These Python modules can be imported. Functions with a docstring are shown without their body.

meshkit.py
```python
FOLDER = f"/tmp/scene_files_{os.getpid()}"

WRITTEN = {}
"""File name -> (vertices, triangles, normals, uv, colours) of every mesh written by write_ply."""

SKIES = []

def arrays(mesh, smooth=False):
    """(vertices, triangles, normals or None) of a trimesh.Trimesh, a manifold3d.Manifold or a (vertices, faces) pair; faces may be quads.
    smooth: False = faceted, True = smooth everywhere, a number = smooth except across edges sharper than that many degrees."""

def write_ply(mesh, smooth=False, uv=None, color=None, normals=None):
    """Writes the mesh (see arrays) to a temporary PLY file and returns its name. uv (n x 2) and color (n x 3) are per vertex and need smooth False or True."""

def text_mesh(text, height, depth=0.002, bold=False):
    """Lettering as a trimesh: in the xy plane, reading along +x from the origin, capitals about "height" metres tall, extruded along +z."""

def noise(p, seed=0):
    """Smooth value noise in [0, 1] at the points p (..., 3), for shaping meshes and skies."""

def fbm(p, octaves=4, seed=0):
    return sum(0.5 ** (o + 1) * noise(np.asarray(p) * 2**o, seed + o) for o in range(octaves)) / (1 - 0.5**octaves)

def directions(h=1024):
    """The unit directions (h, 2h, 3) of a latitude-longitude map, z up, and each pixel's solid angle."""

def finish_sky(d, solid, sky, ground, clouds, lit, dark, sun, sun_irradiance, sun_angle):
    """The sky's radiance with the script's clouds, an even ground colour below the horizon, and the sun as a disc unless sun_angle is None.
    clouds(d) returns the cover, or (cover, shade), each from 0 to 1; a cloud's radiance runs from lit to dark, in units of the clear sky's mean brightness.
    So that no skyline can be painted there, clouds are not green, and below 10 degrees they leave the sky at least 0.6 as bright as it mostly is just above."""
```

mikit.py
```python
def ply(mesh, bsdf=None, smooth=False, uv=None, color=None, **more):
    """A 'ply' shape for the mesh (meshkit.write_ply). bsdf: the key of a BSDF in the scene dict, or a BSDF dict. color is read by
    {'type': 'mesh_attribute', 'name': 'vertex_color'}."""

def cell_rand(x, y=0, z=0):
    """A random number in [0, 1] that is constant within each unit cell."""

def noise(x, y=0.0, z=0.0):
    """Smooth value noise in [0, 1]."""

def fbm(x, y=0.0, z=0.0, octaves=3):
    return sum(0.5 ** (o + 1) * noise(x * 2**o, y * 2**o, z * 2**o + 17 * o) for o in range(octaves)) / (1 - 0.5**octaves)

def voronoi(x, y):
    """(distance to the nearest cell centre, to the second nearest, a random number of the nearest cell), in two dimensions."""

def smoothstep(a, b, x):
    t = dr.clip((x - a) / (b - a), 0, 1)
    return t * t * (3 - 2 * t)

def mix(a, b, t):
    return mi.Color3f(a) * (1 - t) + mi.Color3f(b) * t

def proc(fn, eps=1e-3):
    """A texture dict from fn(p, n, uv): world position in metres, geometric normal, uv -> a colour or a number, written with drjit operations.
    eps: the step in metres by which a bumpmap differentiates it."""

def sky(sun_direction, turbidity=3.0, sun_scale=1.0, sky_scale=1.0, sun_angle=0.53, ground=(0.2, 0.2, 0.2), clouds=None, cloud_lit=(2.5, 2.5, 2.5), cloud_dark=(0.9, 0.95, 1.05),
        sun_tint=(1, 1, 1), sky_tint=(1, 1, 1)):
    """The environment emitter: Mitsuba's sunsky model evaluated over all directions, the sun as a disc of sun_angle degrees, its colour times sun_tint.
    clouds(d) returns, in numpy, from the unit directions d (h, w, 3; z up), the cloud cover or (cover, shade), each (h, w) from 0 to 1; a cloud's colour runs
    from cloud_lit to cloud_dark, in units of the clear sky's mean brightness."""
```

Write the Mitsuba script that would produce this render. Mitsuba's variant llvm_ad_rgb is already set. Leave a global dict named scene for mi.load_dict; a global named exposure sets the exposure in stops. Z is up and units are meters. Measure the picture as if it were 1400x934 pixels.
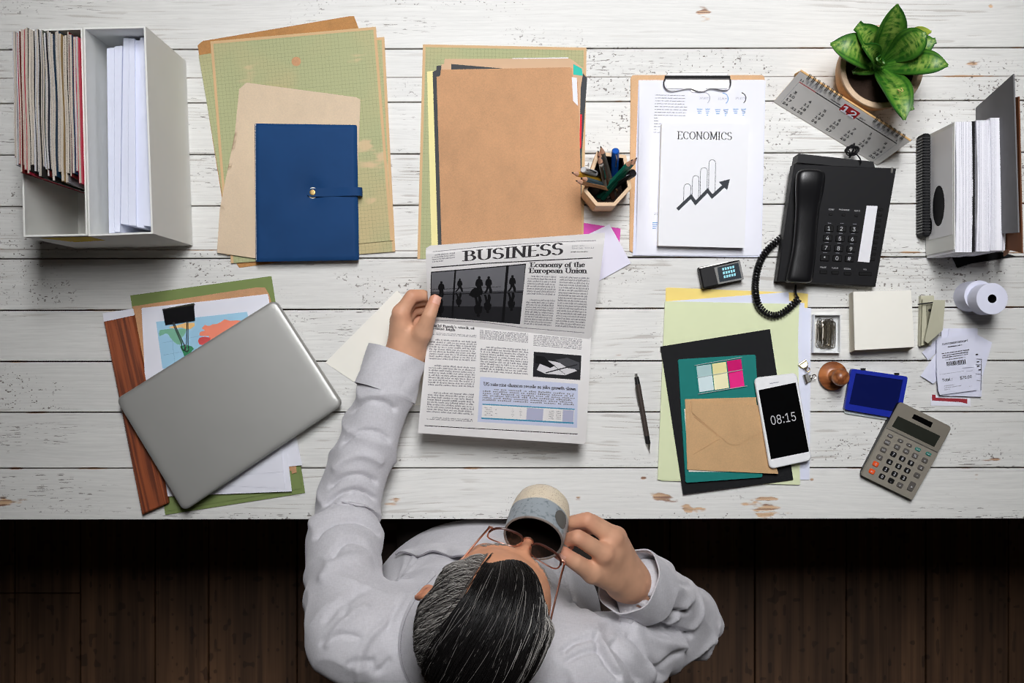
import math, random, numpy as np, trimesh, manifold3d, shapely, drjit as dr, mitsuba as mi, mikit, meshkit
from shapely.geometry import Polygon, LineString, Point, box as sbox
from shapely import affinity
from shapely.ops import unary_union
from mikit import noise, fbm, smoothstep, mix, cell_rand
T = mi.ScalarTransform4f
scene, labels = {'type': 'scene'}, {}
# ------------------------------------------------------------------ camera, sky, exposure
DIST, FPX, CX, CY, ZT = 2.25, 1766.0, 700.0, 467.0, 0.75      # camera height over the table top, focal length in pixels, table top height
scene['camera'] = {'type': 'perspective', 'fov': 2 * math.degrees(math.atan(700 / FPX)), 'fov_axis': 'x', 'near_clip': 0.05, 'far_clip': 100.0,
                   'to_world': T().look_at(origin=[0, 0, ZT + DIST], target=[0, 0, 0], up=[0, 1, 0])}
exposure = 0.0
# an added panel glows atop an unseen ceiling shaft built to narrow its light
LX0, LX1, LY0, LY1, LZ, RZ = -0.18, 0.56, 0.42, 2.12, 4.3, 3.3
LIGHT = [39.5, 39.5, 40.4]
# ------------------------------------------------------------------ helpers
def W(px, py, h=0.0):
    """The point at height h over the table top that the photograph shows at (px, py)."""
    s = (DIST - h) / FPX
    return np.array([(px - CX) * s, (CY - py) * s, ZT + h])
def lin(c):
    c = np.asarray(c, float) / 255
    return [float(x) for x in np.where(c <= 0.04045, c / 12.92, ((c + 0.055) / 1.055) ** 2.4)]
def mat(name, rgb, rough=0.6, metal=0.0, spec=0.3, **kw):
    base = rgb if isinstance(rgb, dict) else {'type': 'rgb', 'value': lin(rgb)}
    scene['m_' + name] = {'type': 'twosided', 'b': {'type': 'principled', 'base_color': base, 'roughness': rough, 'metallic': metal, 'specular': spec, **kw}}
    return 'm_' + name
def free(key):
    if key not in used:
        used.add(key); return key
    i = 1
    while f'{key}_{i:03d}' in used: i += 1
    used.add(f'{key}_{i:03d}'); return f'{key}_{i:03d}'
used = set()
def thing(name, label, cat=None, group=None, kind=None):
    key = free(name); labels[key] = {'label': label}
    if cat: labels[key]['category'] = cat
    if group: labels[key]['group'] = group
    if kind: labels[key]['kind'] = kind
    return key
def part(parent, name, mesh, m, smooth=False, label=None, kind=None, **kw):
    key = free(parent + '__' + name)
    scene[key] = mikit.ply(mesh, m, smooth, **kw)
    if label or kind: labels[key] = {k: v for k, v in (('label', label), ('kind', kind)) if v}
    return key
def solo(name, label, cat, mesh, m, smooth=False, group=None, kind=None, **kw):
    key = thing(name, label, cat, group, kind); scene[key] = mikit.ply(mesh, m, smooth, **kw)
    return key
def cat_(*ms): return trimesh.util.concatenate([x for x in ms])
def tm(man):
    m = man.to_mesh(); return trimesh.Trimesh(m.vert_properties[:, :3], m.tri_verts, process=False)
def man(mesh): return manifold3d.Manifold(manifold3d.Mesh(np.asarray(mesh.vertices, np.float32), np.asarray(mesh.faces, np.uint32)))
def hull(pts): return trimesh.convex.convex_hull(np.asarray(pts, float))
def box(lo, hi, b=0.0):
    """An axis-aligned box with chamfered edges."""
    lo, hi = np.asarray(lo, float), np.asarray(hi, float)
    if b <= 0: return trimesh.creation.box(bounds=[lo, hi])
    pts = []
    for k in range(3):
        l, h = lo + b, hi - b; l[k], h[k] = lo[k], hi[k]
        pts += [[(l, h)[i][0], (l, h)[j][1], (l, h)[q][2]] for i in (0, 1) for j in (0, 1) for q in (0, 1)]
    return hull(pts)
def px_poly(pts, h): return Polygon([tuple(W(x, y, h)[:2]) for x, y in pts])
def rounded(p, r, q=4): return p.buffer(-r, join_style=2).buffer(r, quad_segs=q)
def extrude(p, z0, z1):
    ms = [trimesh.creation.extrude_polygon(g, z1 - z0, engine='earcut') for g in getattr(p, 'geoms', [p]) if g.area > 0]
    m = cat_(*ms); m.apply_translation([0, 0, z0]); return m
def plate(p, z0, z1, b=0.001):
    """A convex outline as a plate with chamfered rims."""
    b = min(b, (z1 - z0) / 2.01); i = p.buffer(-b, join_style=2)
    pts = [[x, y, z] for q, zs in ((p, (z0 + b, z1 - b)), (i, (z0, z1))) for z in zs for x, y in q.exterior.coords]
    return hull(pts)
def warp_sheet(c, h, t, n=(14, 18), bend=None, cut=None):
    """A sheet of thickness t over the quad of four points c (tl, tr, br, bl, in pixels at the height h, one number or four), bent by bend(u, v) -> dz.
    Returns (mesh, uv): u to the right and v downwards, 0..1."""
    hs = [h] * 4 if np.isscalar(h) else h
    tl, tr, br, bl = (W(x, y, k) for (x, y), k in zip(c, hs))
    return quad_sheet(tl, tr, br, bl, t, n, bend)
def quad_sheet(tl, tr, br, bl, t, n=(14, 18), bend=None):
    u, v = np.meshgrid(np.linspace(0, 1, n[0] + 1), np.linspace(0, 1, n[1] + 1))
    U, V = u[..., None], v[..., None]
    P = (1 - V) * ((1 - U) * tl + U * tr) + V * ((1 - U) * bl + U * br)
    if bend is not None: P = P + (bend(u, v) if np.asarray(bend(u, v)).ndim == 3 else np.asarray(bend(u, v))[..., None] * np.array([0, 0, 1.0]))
    return solid_grid(P, u, v, t)
def solid_grid(P, u, v, t):
    ny, nx = P.shape[:2]
    nrm = np.cross(np.gradient(P, axis=1), -np.gradient(P, axis=0)); nrm /= np.linalg.norm(nrm, axis=-1, keepdims=True) + 1e-12
    Q = P - nrm * t
    idx = np.arange(nx * ny).reshape(ny, nx); k = nx * ny
    a, b, c, d = idx[:-1, :-1].ravel(), idx[:-1, 1:].ravel(), idx[1:, 1:].ravel(), idx[1:, :-1].ravel()
    f = [np.c_[a, d, c], np.c_[a, c, b], np.c_[a + k, c + k, d + k], np.c_[a + k, b + k, c + k]]
    rim = np.r_[idx[0, :], idx[1:, -1], idx[-1, -2::-1], idx[-2:0:-1, 0]]
    r2 = np.roll(rim, -1)
    # the rim has vertices of its own so that smooth shading stays on the faces
    V = np.vstack([P.reshape(-1, 3), Q.reshape(-1, 3), P.reshape(-1, 3)[rim], Q.reshape(-1, 3)[rim]])
    m = len(rim); j = np.arange(m); j2 = np.roll(j, -1); o = 2 * k
    f += [np.c_[o + j, o + j2, o + m + j2], np.c_[o + j, o + m + j2, o + m + j]]
    uv = np.c_[u.ravel(), v.ravel()]
    return trimesh.Trimesh(V, np.vstack(f), process=False), np.vstack([uv, uv, uv[rim], uv[rim]])
def tube(pts, r, sides=8, caps=True, closed=False):
    p = np.asarray(pts, float); n = len(p)
    t = np.gradient(p, axis=0) if not closed else np.roll(p, -1, 0) - np.roll(p, 1, 0)
    t /= np.linalg.norm(t, axis=1, keepdims=True) + 1e-12
    a = np.zeros_like(p); g = np.array([0, 0, 1.0]) if abs(t[0, 2]) < 0.9 else np.array([1.0, 0, 0])
    for i in range(n):
        g = g - t[i] * (g @ t[i]); g /= np.linalg.norm(g) + 1e-12; a[i] = g
    b = np.cross(t, a); ang = np.arange(sides) * 2 * np.pi / sides
    rr = np.broadcast_to(np.asarray(r, float), (n,))[:, None, None]
    v = (p[:, None] + rr * (np.cos(ang)[None, :, None] * a[:, None] + np.sin(ang)[None, :, None] * b[:, None])).reshape(-1, 3)
    i, j = np.meshgrid(np.arange(n if closed else n - 1), np.arange(sides), indexing='ij')
    i2, j2 = (i + 1) % n, (j + 1) % sides
    q = np.stack([i * sides + j, i * sides + j2, i2 * sides + j2, i2 * sides + j], -1).reshape(-1, 4)
    f = np.vstack([q[:, [0, 1, 2]], q[:, [0, 2, 3]]])
    if caps and not closed:
        v = np.vstack([v, p[0], p[-1]]); e, s2 = (n - 1) * sides, np.arange(sides)
        f = np.vstack([f, np.c_[np.full(sides, n * sides), (s2 + 1) % sides, s2], np.c_[np.full(sides, n * sides + 1), e + s2, e + (s2 + 1) % sides]])
    return trimesh.Trimesh(v, f, process=False)
def lathe(prof, n=40, at=(0, 0, 0), axis=(0, 0, 1)):
    m = trimesh.creation.revolve(np.asarray(prof, float), sections=n)
    m.apply_transform(trimesh.geometry.align_vectors([0, 0, 1], axis)); m.apply_translation(at); return m
def spline(pts, n=40):
    from scipy.interpolate import CubicSpline
    p = np.asarray(pts, float); s = np.r_[0, np.cumsum(np.linalg.norm(np.diff(p, axis=0), axis=1))]
    return CubicSpline(s, p)(np.linspace(0, s[-1], n))
def frame(o, ex, up=(0, 0, 1)):
    """A 4x4: origin o, x along ex, z near up."""
    x = np.asarray(ex, float); x /= np.linalg.norm(x); z = np.asarray(up, float); z = z - x * (z @ x); z /= np.linalg.norm(z)
    m = np.eye(4); m[:3, 0], m[:3, 1], m[:3, 2], m[:3, 3] = x, np.cross(z, x), z, o; return m
def moved(mesh, M): mesh = mesh.copy(); mesh.apply_transform(M); return mesh
# lettering: sans from meshkit, serif from skeletons that a broad nib follows
SANS = {}
def sans(text, height, depth=0.0003, bold=False, centre=False, squeeze=1.0):
    if (text, bold) not in SANS: SANS[text, bold] = meshkit.text_mesh(text, 1.0, 1.0, bold)
    m = SANS[text, bold].copy(); m.vertices = m.vertices * [height * squeeze, height, depth]
    if centre: m.apply_translation([-m.bounds[:, 0].mean(), -height / 2, 0])
    return m
def arc(cx, cy, rx, ry, a0, a1, n=14): return [(cx + rx * math.cos(math.radians(a)), cy + ry * math.sin(math.radians(a))) for a in np.linspace(a0, a1, n)]
XH = 0.66
GL = {  # advance, strokes (thick where upright), serifs (x, y)
 'B': (.72, [[(.15,0),(.15,1)], [(.15,1)] + arc(.32,.76,.22,.24,90,-90) + [(.15,.52)], [(.15,.52)] + arc(.36,.26,.25,.26,90,-90) + [(.15,0)]], [(.1,0),(.1,1)]),
 'U': (.84, [[(.15,1),(.15,.3)] + arc(.42,.3,.27,.3,180,360) + [(.69,1)]], [(.15,1),(.69,1)]),
 'S': (.66, [arc(.33,.74,.22,.26,25,270) + arc(.33,.26,.24,.26,90,-155)], []),
 'I': (.38, [[(.19,0),(.19,1)]], [(.19,0),(.19,1)]),
 'N': (.86, [[(.15,0),(.15,1)], [(.15,1),(.7,0)], [(.7,0),(.7,1)]], [(.15,0),(.13,1),(.7,1)]),
 'E': (.68, [[(.15,0),(.15,1)], [(.15,1),(.58,1),(.58,.86)], [(.15,.52),(.46,.52)], [(.15,0),(.6,0),(.6,.16)]], [(.1,0),(.1,1)]),
 'C': (.78, [arc(.43,.5,.32,.5,40,320,22)], [(.67,.78)]),
 'O': (.86, [arc(.43,.5,.33,.5,0,360,28)], []),
 'M': (1.0, [[(.15,0),(.17,1)], [(.17,1),(.5,.05)], [(.5,.05),(.83,1)], [(.83,1),(.86,0)]], [(.15,0),(.13,1),(.86,0),(.87,1)]),
 'W': (1.1, [[(.06,1),(.32,0)], [(.32,0),(.54,.9)], [(.54,.9),(.78,0)], [(.78,0),(1.03,1)]], [(.06,1),(1.03,1)]),
 'a': (.56, [arc(.27,.5,.17,.16,150,0) + [(.44,.1),(.52,.02)], arc(.26,.2,.18,.2,40,330)], []),
 'b': (.58, [[(.12,1),(.12,0)], arc(.3,.33,.2,.33,-150,150)], [(.09,1)]),
 'c': (.5, [arc(.28,.33,.2,.33,45,315)], []),
 'd': (.6, [[(.46,1),(.46,0),(.54,0)], arc(.28,.33,.2,.33,30,330)], [(.43,1)]),
 'e': (.52, [[(.1,.36),(.44,.36)] + arc(.27,.34,.18,.32,10,320)], []),
 'f': (.38, [[(.16,0),(.16,.8)] + arc(.3,.82,.14,.17,180,50), [(.04,.64),(.32,.64)]], [(.16,0)]),
 'g': (.56, [arc(.26,.42,.17,.22,0,360), arc(.27,-.1,.2,.15,90,-250)], []),
 'h': (.64, [[(.14,1),(.14,0)], [(.14,.5)] + arc(.32,.46,.18,.2,150,0) + [(.5,0)]], [(.14,0),(.5,0),(.11,1)]),
 'i': (.32, [[(.16,0),(.16,.64)], [(.16,.86),(.16,.92)]], [(.16,0),(.13,.64)]),
 'j': (.32, [[(.18,.64),(.18,-.1),(.06,-.22)], [(.18,.86),(.18,.92)]], [(.15,.64)]),
 'k': (.6, [[(.14,1),(.14,0)], [(.46,.64),(.16,.3)], [(.24,.38),(.5,0)]], [(.14,0),(.5,0),(.11,1)]),
 'l': (.32, [[(.16,0),(.16,1)]], [(.16,0),(.13,1)]),
 'm': (.94, [[(.14,.64),(.14,0)], [(.14,.5)] + arc(.3,.46,.16,.2,150,0) + [(.46,0)], [(.46,.5)] + arc(.62,.46,.16,.2,150,0) + [(.78,0)]], [(.14,0),(.46,0),(.78,0)]),
 'n': (.64, [[(.14,.64),(.14,0)], [(.14,.5)] + arc(.32,.46,.18,.2,150,0) + [(.5,0)]], [(.14,0),(.5,0),(.11,.64)]),
 'o': (.56, [arc(.28,.33,.2,.33,0,360)], []),
 'p': (.6, [[(.14,.64),(.14,-.28)], arc(.32,.33,.2,.33,-150,150)], [(.14,-.28)]),
 'r': (.46, [[(.14,.64),(.14,0)], [(.14,.46)] + arc(.32,.44,.16,.2,150,60)], [(.14,0),(.11,.64)]),
 's': (.46, [arc(.23,.48,.14,.17,30,265) + arc(.23,.17,.15,.17,90,-150)], []),
 't': (.38, [[(.16,.88),(.16,.12)] + arc(.26,.12,.1,.12,180,300), [(.04,.64),(.32,.64)]], []),
 'u': (.64, [[(.14,.64),(.14,.2)] + arc(.31,.2,.17,.2,180,330) + [(.48,.2),(.48,.64)], [(.48,.3),(.48,0),(.56,0)]], [(.11,.64),(.45,.64)]),
 'w': (.8, [[(.06,.64),(.24,0)], [(.24,0),(.4,.6)], [(.4,.6),(.56,0)], [(.56,0),(.74,.64)]], [(.06,.64),(.74,.64)]),
 'y': (.56, [[(.06,.64),(.28,0)], [(.5,.64),(.22,-.24),(.1,-.24)]], [(.06,.64),(.5,.64)]),
 'v': (.56, [[(.06,.64),(.28,0)], [(.28,0),(.5,.64)]], [(.06,.64),(.5,.64)]),
 '-': (.4, [[(.08,.32),(.32,.32)]], []), "'": (.2, [[(.1,1),(.1,.8)]], []), ' ': (.34, [], []),
}
def serif_poly(text, height, stem=0.13, hair=0.035):
    nib = Polygon([(stem / 2 * math.cos(a), hair / 2 * math.sin(a)) for a in np.linspace(0, 2 * np.pi, 9)[:-1]])
    out, x = [], 0.0
    N = np.array(nib.exterior.coords)[:-1]
    for ch in text:
        adv, strokes, serifs = GL[ch]
        for s in strokes:
            for a, b in zip(s[:-1], s[1:]):
                out.append(shapely.MultiPoint(np.vstack([N + a, N + b]) + (x, 0)).convex_hull)
        for sx, sy in serifs: out.append(sbox(x + sx - stem * 1.05, sy - hair * .6, x + sx + stem * 1.05, sy + hair * .6))
        x += adv
    return affinity.scale(unary_union(out), height, height, origin=(0, 0)), x * height
def flat_mesh(p, z=0.0, dz=0.00025):
    m = extrude(p.simplify(1e-6), 0, dz); m.apply_translation([0, 0, z]); return m
def serif(text, height, width=None, stem=0.13, hair=0.035, dz=0.00025):
    p, w = serif_poly(text, height, stem, hair)
    if width: p = affinity.scale(p, width / w, 1, origin=(0, 0))
    return flat_mesh(p.simplify(height * 0.006), 0, dz)
# ------------------------------------------------------------------ room: walls, floor, ceiling, added light panel
mat('wall', (128, 124, 119), 0.9)
mat('ceiling', (150, 148, 144), 0.9)
mat('shaft', (120, 118, 115), 0.9)
mat('window_frame', (225, 225, 222), 0.5)
RX0, RX1, RY0, RY1 = -2.6, 2.6, -2.6, 2.7
def struct(name, mesh, m, label, **kw):
    key = free(name); scene[key] = mikit.ply(mesh, m, **kw); labels[key] = {'label': label, 'kind': 'structure'}; return key
wt = 0.2
struct('wall_north', box([RX0 - wt, RY1, 0], [RX1 + wt, RY1 + wt, RZ]), 'm_wall', 'plain grey wall beyond the table')
struct('wall_west', box([RX0 - wt, RY0 - wt, 0], [RX0, RY1, RZ]), 'm_wall', 'plain grey wall on the left')
struct('wall_east', box([RX1, RY0 - wt, 0], [RX1 + wt, RY1, RZ]), 'm_wall', 'plain grey wall on the right')
struct('wall_south', box([RX0, RY0 - wt, 0], [RX1, RY0, RZ]), 'm_wall', 'plain grey wall behind the man')
struct('ceiling', cat_(*[box(lo, hi) for lo, hi in (([RX0 - wt, RY0 - wt, RZ], [LX0, RY1 + wt, RZ + .1]), ([LX1, RY0 - wt, RZ], [RX1 + wt, RY1 + wt, RZ + .1]), ([LX0, RY0 - wt, RZ], [LX1, LY0, RZ + .1]), ([LX0, LY1, RZ], [LX1, RY1 + wt, RZ + .1]))]), 'm_ceiling', 'plain ceiling with an opening for the added light panel')
struct('trim_1', cat_(box([LX0 - .05, LY0 - .05, RZ + .1], [LX0, LY1 + .05, LZ]), box([LX1, LY0 - .05, RZ + .1], [LX1 + .05, LY1 + .05, LZ]), box([LX0, LY0 - .05, RZ + .1], [LX1, LY0, LZ]), box([LX0, LY1, RZ + .1], [LX1, LY1 + .05, LZ])), 'm_shaft', 'unseen shaft added round the light panel to narrow its light')  # added out of view so the table dims towards left and right
light_quad = trimesh.Trimesh([[LX0, LY0, LZ], [LX0, LY1, LZ], [LX1, LY1, LZ], [LX1, LY0, LZ]], [[0, 1, 2], [0, 2, 3]], process=False)
struct('window_1', light_quad, 'm_window_frame', 'unseen glowing ceiling panel added to light the table', emitter={'type': 'area', 'radiance': {'type': 'rgb', 'value': LIGHT}})
# floor boards
def floor_col(p, n, uv):
    b = cell_rand(dr.floor(p.x * 5.7), 3)
    g = fbm(p.x * 70, p.y * 2.2, 1, 4)
    k = fbm(p.x * 9, p.y * 5, 5, 3)
    f = noise(p.x * 330, p.y * 9, 2)
    c = mix(lin((60, 41, 27)), lin((98, 70, 48)), smoothstep(.25, .75, g) * .7 + f * .3)
    c = c * (.6 + .7 * k) * (.85 + .3 * b)
    sp = smoothstep(.8, .86, noise(p.x * 90, p.y * 60, 9)) * .5
    return mix(c, lin((22, 14, 10)), sp)
mat('floor', mikit.proc(floor_col), 0.55, spec=0.4)
mat('underfloor', (10, 7, 5), 0.9)
struct('floor', box([RX0, RY0, -.06], [RX1, RY1, -.03]), 'm_underfloor', 'dark brown wooden board floor')
bx = [RX0]
fx = [-1.94, -1.76, -1.57, -1.40] + [(x - 700) * 3 / FPX for x in (20, 110, 212, 285, 406, 490, 610, 700, 800, 916, 1032, 1157, 1266, 1379)] + [1.33, 1.5, 1.69, 1.87]
bx = [RX0, -2.35, -2.15] + fx + [2.1, 2.33, RX1]
rng = np.random.default_rng(4)
for i in range(len(bx) - 1):
    cuts = [RY0, RY1]
    if bx[i] < -1.1 and bx[i + 1] > -1.2: cuts = [RY0, -.585, RY1]
    elif rng.random() < .5: cuts = [RY0, rng.uniform(.2, 1.5), RY1]
    for y0, y1 in zip(cuts[:-1], cuts[1:]):
        dz = rng.uniform(-.0015, .0015)
        part('floor', 'board', box([bx[i] + .0015, y0 + .001, -.03], [bx[i + 1] - .0015, y1 - .001, dz], .0015), 'm_floor')
# ------------------------------------------------------------------ table of white-painted planks
YB = [(-14, -12), (68, 65), (107, 104), (141.5, 137), (212, 208), (282.5, 278), (341, 346), (354, 351), (424.5, 420), (494.5, 493), (564, 563), (640.5, 639.5), (711.5, 710)]
def yb(k, x):
    a, b = YB[k]; px = x * FPX / DIST + CX
    return (CY - (a + (b - a) * px / 1400)) * DIST / FPX
PEEL = [(1055, 692, 34, 14, 1.0), (905, 680, 22, 8, .8), (792, 680, 9, 9, .75), (545, 684, 30, 10, .8), (968, 18, 16, 14, .6), (700, 36, 22, 5, .5), (850, 42, 36, 6, .55), (1032, 55, 14, 4, .5), (20, 684, 30, 14, .85), (1352, 628, 24, 4, .7),
        (1335, 655, 9, 8, .7), (1210, 672, 16, 9, .6), (1355, 8, 6, 7, .6), (1320, 88, 26, 6, .6), (1034, 55, 18, 5, .5), (640, 640, 14, 8, .5), (957, 697, 16, 9, .5), (375, 20, 15, 4, .5), (360, 330, 20, 7, .5), (1110, 655, 6, 5, .6), (880, 655, 7, 5, .6), (40, 495, 40, 3, .5), (1000, 668, 40, 10, .35), (470, 605, 26, 7, .6), (612, 672, 24, 7, .6), (985, 662, 20, 5, .6), (1085, 700, 24, 6, .7), (940, 695, 12, 10, .6), (1285, 590, 5, 5, .5), (70, 590, 60, 20, .2)]
PEELW = [(*W(a, b)[:2], c * DIST / FPX, d * DIST / FPX, e) for a, b, c, d, e in PEEL]
def table_parts(p):
    row = dr.floor(p.y * 11.05 + 40.3)
    sx = p.x + 7 * cell_rand(row, 1)
    wob = noise(sx * 5, p.y * 14, 3) * .012 + noise(sx * 1.6, p.y * 5, 8) * .03
    y = p.y + wob
    streak = noise(sx * 12, y * 420, 1) * .4 + noise(sx * 34, y * 900, 2) * .35 + noise(sx * 90, y * 1500, 4) * .25
    crack = smoothstep(.74, .86, noise(sx * 16, y * 420, 5)) * smoothstep(.45, .7, fbm(sx * 5, p.y * 11, 6, 3))
    dots = smoothstep(.71, .76, fbm(sx * 240, p.y * 320, 11, 3)) * smoothstep(.54, .7, fbm(sx * 6, p.y * 13, 12, 3))
    dots = dr.maximum(dots, .8 * smoothstep(.70, .76, fbm(sx * 60, p.y * 600, 13, 3)) * smoothstep(.55, .7, fbm(sx * 3, p.y * 20, 14, 3)))
    blob = mi.Float(0)
    for x0, y0, a, b, w in PEELW:
        blob = dr.maximum(blob, w * dr.exp(-dr.square((p.x - x0) / a) - dr.square((p.y - y0) / b)))
    edge = mi.Float(1)
    for k in range(1, len(YB)):
        a, b = YB[k]
        ye = (CY - (a + (b - a) * (p.x * FPX / DIST + CX) / 1400)) * DIST / FPX
        edge = dr.minimum(edge, dr.abs(p.y - ye))
    edge = 1 - smoothstep(.0, .0032, edge)
    rough = fbm(sx * 26, p.y * 95, 21, 4)
    peel = smoothstep(.60, .68, rough * .62 + blob * .42 + edge * .2 + .14 * fbm(sx * 3, p.y * 6, 30, 2) - .02)
    return streak, crack, dots, peel, edge, rough, row
def table_col(p, n, uv):
    streak, crack, dots, peel, edge, rough, row = table_parts(p)
    tone = .93 + .1 * cell_rand(row, 7) + .06 * (fbm(p.x * 3, p.y * 8, 40, 2) - .5)
    c = mi.Color3f(lin((217, 217, 213))) * tone * (.86 + .2 * streak)
    c = mix(c, lin((140, 130, 118)), crack * .42)
    c = mix(c, lin((150, 118, 92)) , smoothstep(.35, 1, edge) * .35 * rough)
    wood = mix(lin((205, 168, 128)), lin((128, 84, 52)), smoothstep(.3, .75, noise(p.x * 18, p.y * 520, 50)))
    c = mix(c, wood, peel * .9)
    c = mix(c, lin((62, 44, 34)), dots * .75)
    return c
def table_bump(p, n, uv):
    streak, crack, dots, peel, edge, rough, row = table_parts(p)
    return streak * .35 - crack * .8 - dots - peel * .7 + .3 * rough
scene['m_table'] = {'type': 'twosided', 'b': {'type': 'bumpmap', 'arbitrary': {**mikit.proc(table_bump, eps=4e-4)}, 'scale': 0.00045,
                    'bsdf': {'type': 'principled', 'base_color': mikit.proc(table_col), 'roughness': 0.55, 'specular': 0.4}}}
mat('table_edge', (150, 140, 128), 0.8)
table = thing('table', 'long white-painted plank table with worn peeling paint', 'table')
TX0, TX1, TTH = -1.05, 1.05, 0.035
rng = np.random.default_rng(7)
for k in range(len(YB) - 1):
    g0, g1 = (.0003 if k in (2, 6) else .0011), (.0003 if k + 1 in (2, 6) else .0011)
    b = .0008
    dz = 0.0
    xs = np.linspace(TX0, TX1, 2)
    ring = []
    for z, i in ((ZT - TTH, 0), (ZT - b, 0), (ZT, b)):
        for x in (TX0 + i, TX1 - i):
            ring += [[x, yb(k, x) - g0 - i, z], [x, yb(k + 1, x) + g1 + i, z]]
    part(table, 'plank', hull(ring), 'm_table')
mat('table_leg', (196, 192, 184), 0.7)
y0, y1 = yb(12, 0) + .06, yb(0, 0) - .06
for x in (TX0 + .08, TX1 - .08):
    for y in (y0, y1): part(table, 'leg', box([x - .035, y - .035, 0.002], [x + .035, y + .035, ZT - TTH], .002), 'm_table_leg')
for y in (y0, y1): part(table, 'apron', box([TX0 + .115, y - .012, ZT - TTH - .09], [TX1 - .115, y + .012, ZT - TTH], .001), 'm_table_leg')
# ------------------------------------------------------------------ shared materials
def flat(name, rgb, rough=0.75, **kw): return mat(name, rgb, rough, spec=kw.pop('spec', 0.15), **kw)
flat('white_card', (226, 227, 222), 0.5)
flat('white_paper', (226, 227, 236))
flat('blue_white_paper', (216, 220, 236))
flat('cream_paper', (232, 230, 220))
flat('black_card', (24, 25, 27), 0.7)
flat('black_paper_edge', (16, 16, 17), 0.8)
flat('dark_ink', (34, 34, 36), 0.9)
flat('blue_ink', (110, 150, 205), 0.9)
flat('grey_ink', (150, 152, 160), 0.9)
flat('kraft_plain', (196, 152, 110))
mat('chrome', (205, 205, 208), 0.18, 1.0)
mat('steel', (190, 188, 182), 0.28, 1.0)
mat('brass', (176, 148, 98), 0.3, 1.0)
def kraft_fn(rgb, k=1.0):
    def fn(p, n, uv):
        f = fbm(p.x * 900, p.y * 900, 3, 2) * .5 + fbm(p.x * 60, p.y * 40, 5, 3) * .3 + fbm(p.x * 9, p.y * 12, 8, 2) * .3
        return mi.Color3f(lin(rgb)) * (1 + k * .5 * (f - .55)) * mi.Color3f(1, 1 - .05 * k * (f - .5), 1 - .1 * k * (f - .5))
    return mikit.proc(fn)
mat('kraft', kraft_fn((192, 148, 111)), 0.8, spec=.12)
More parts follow.
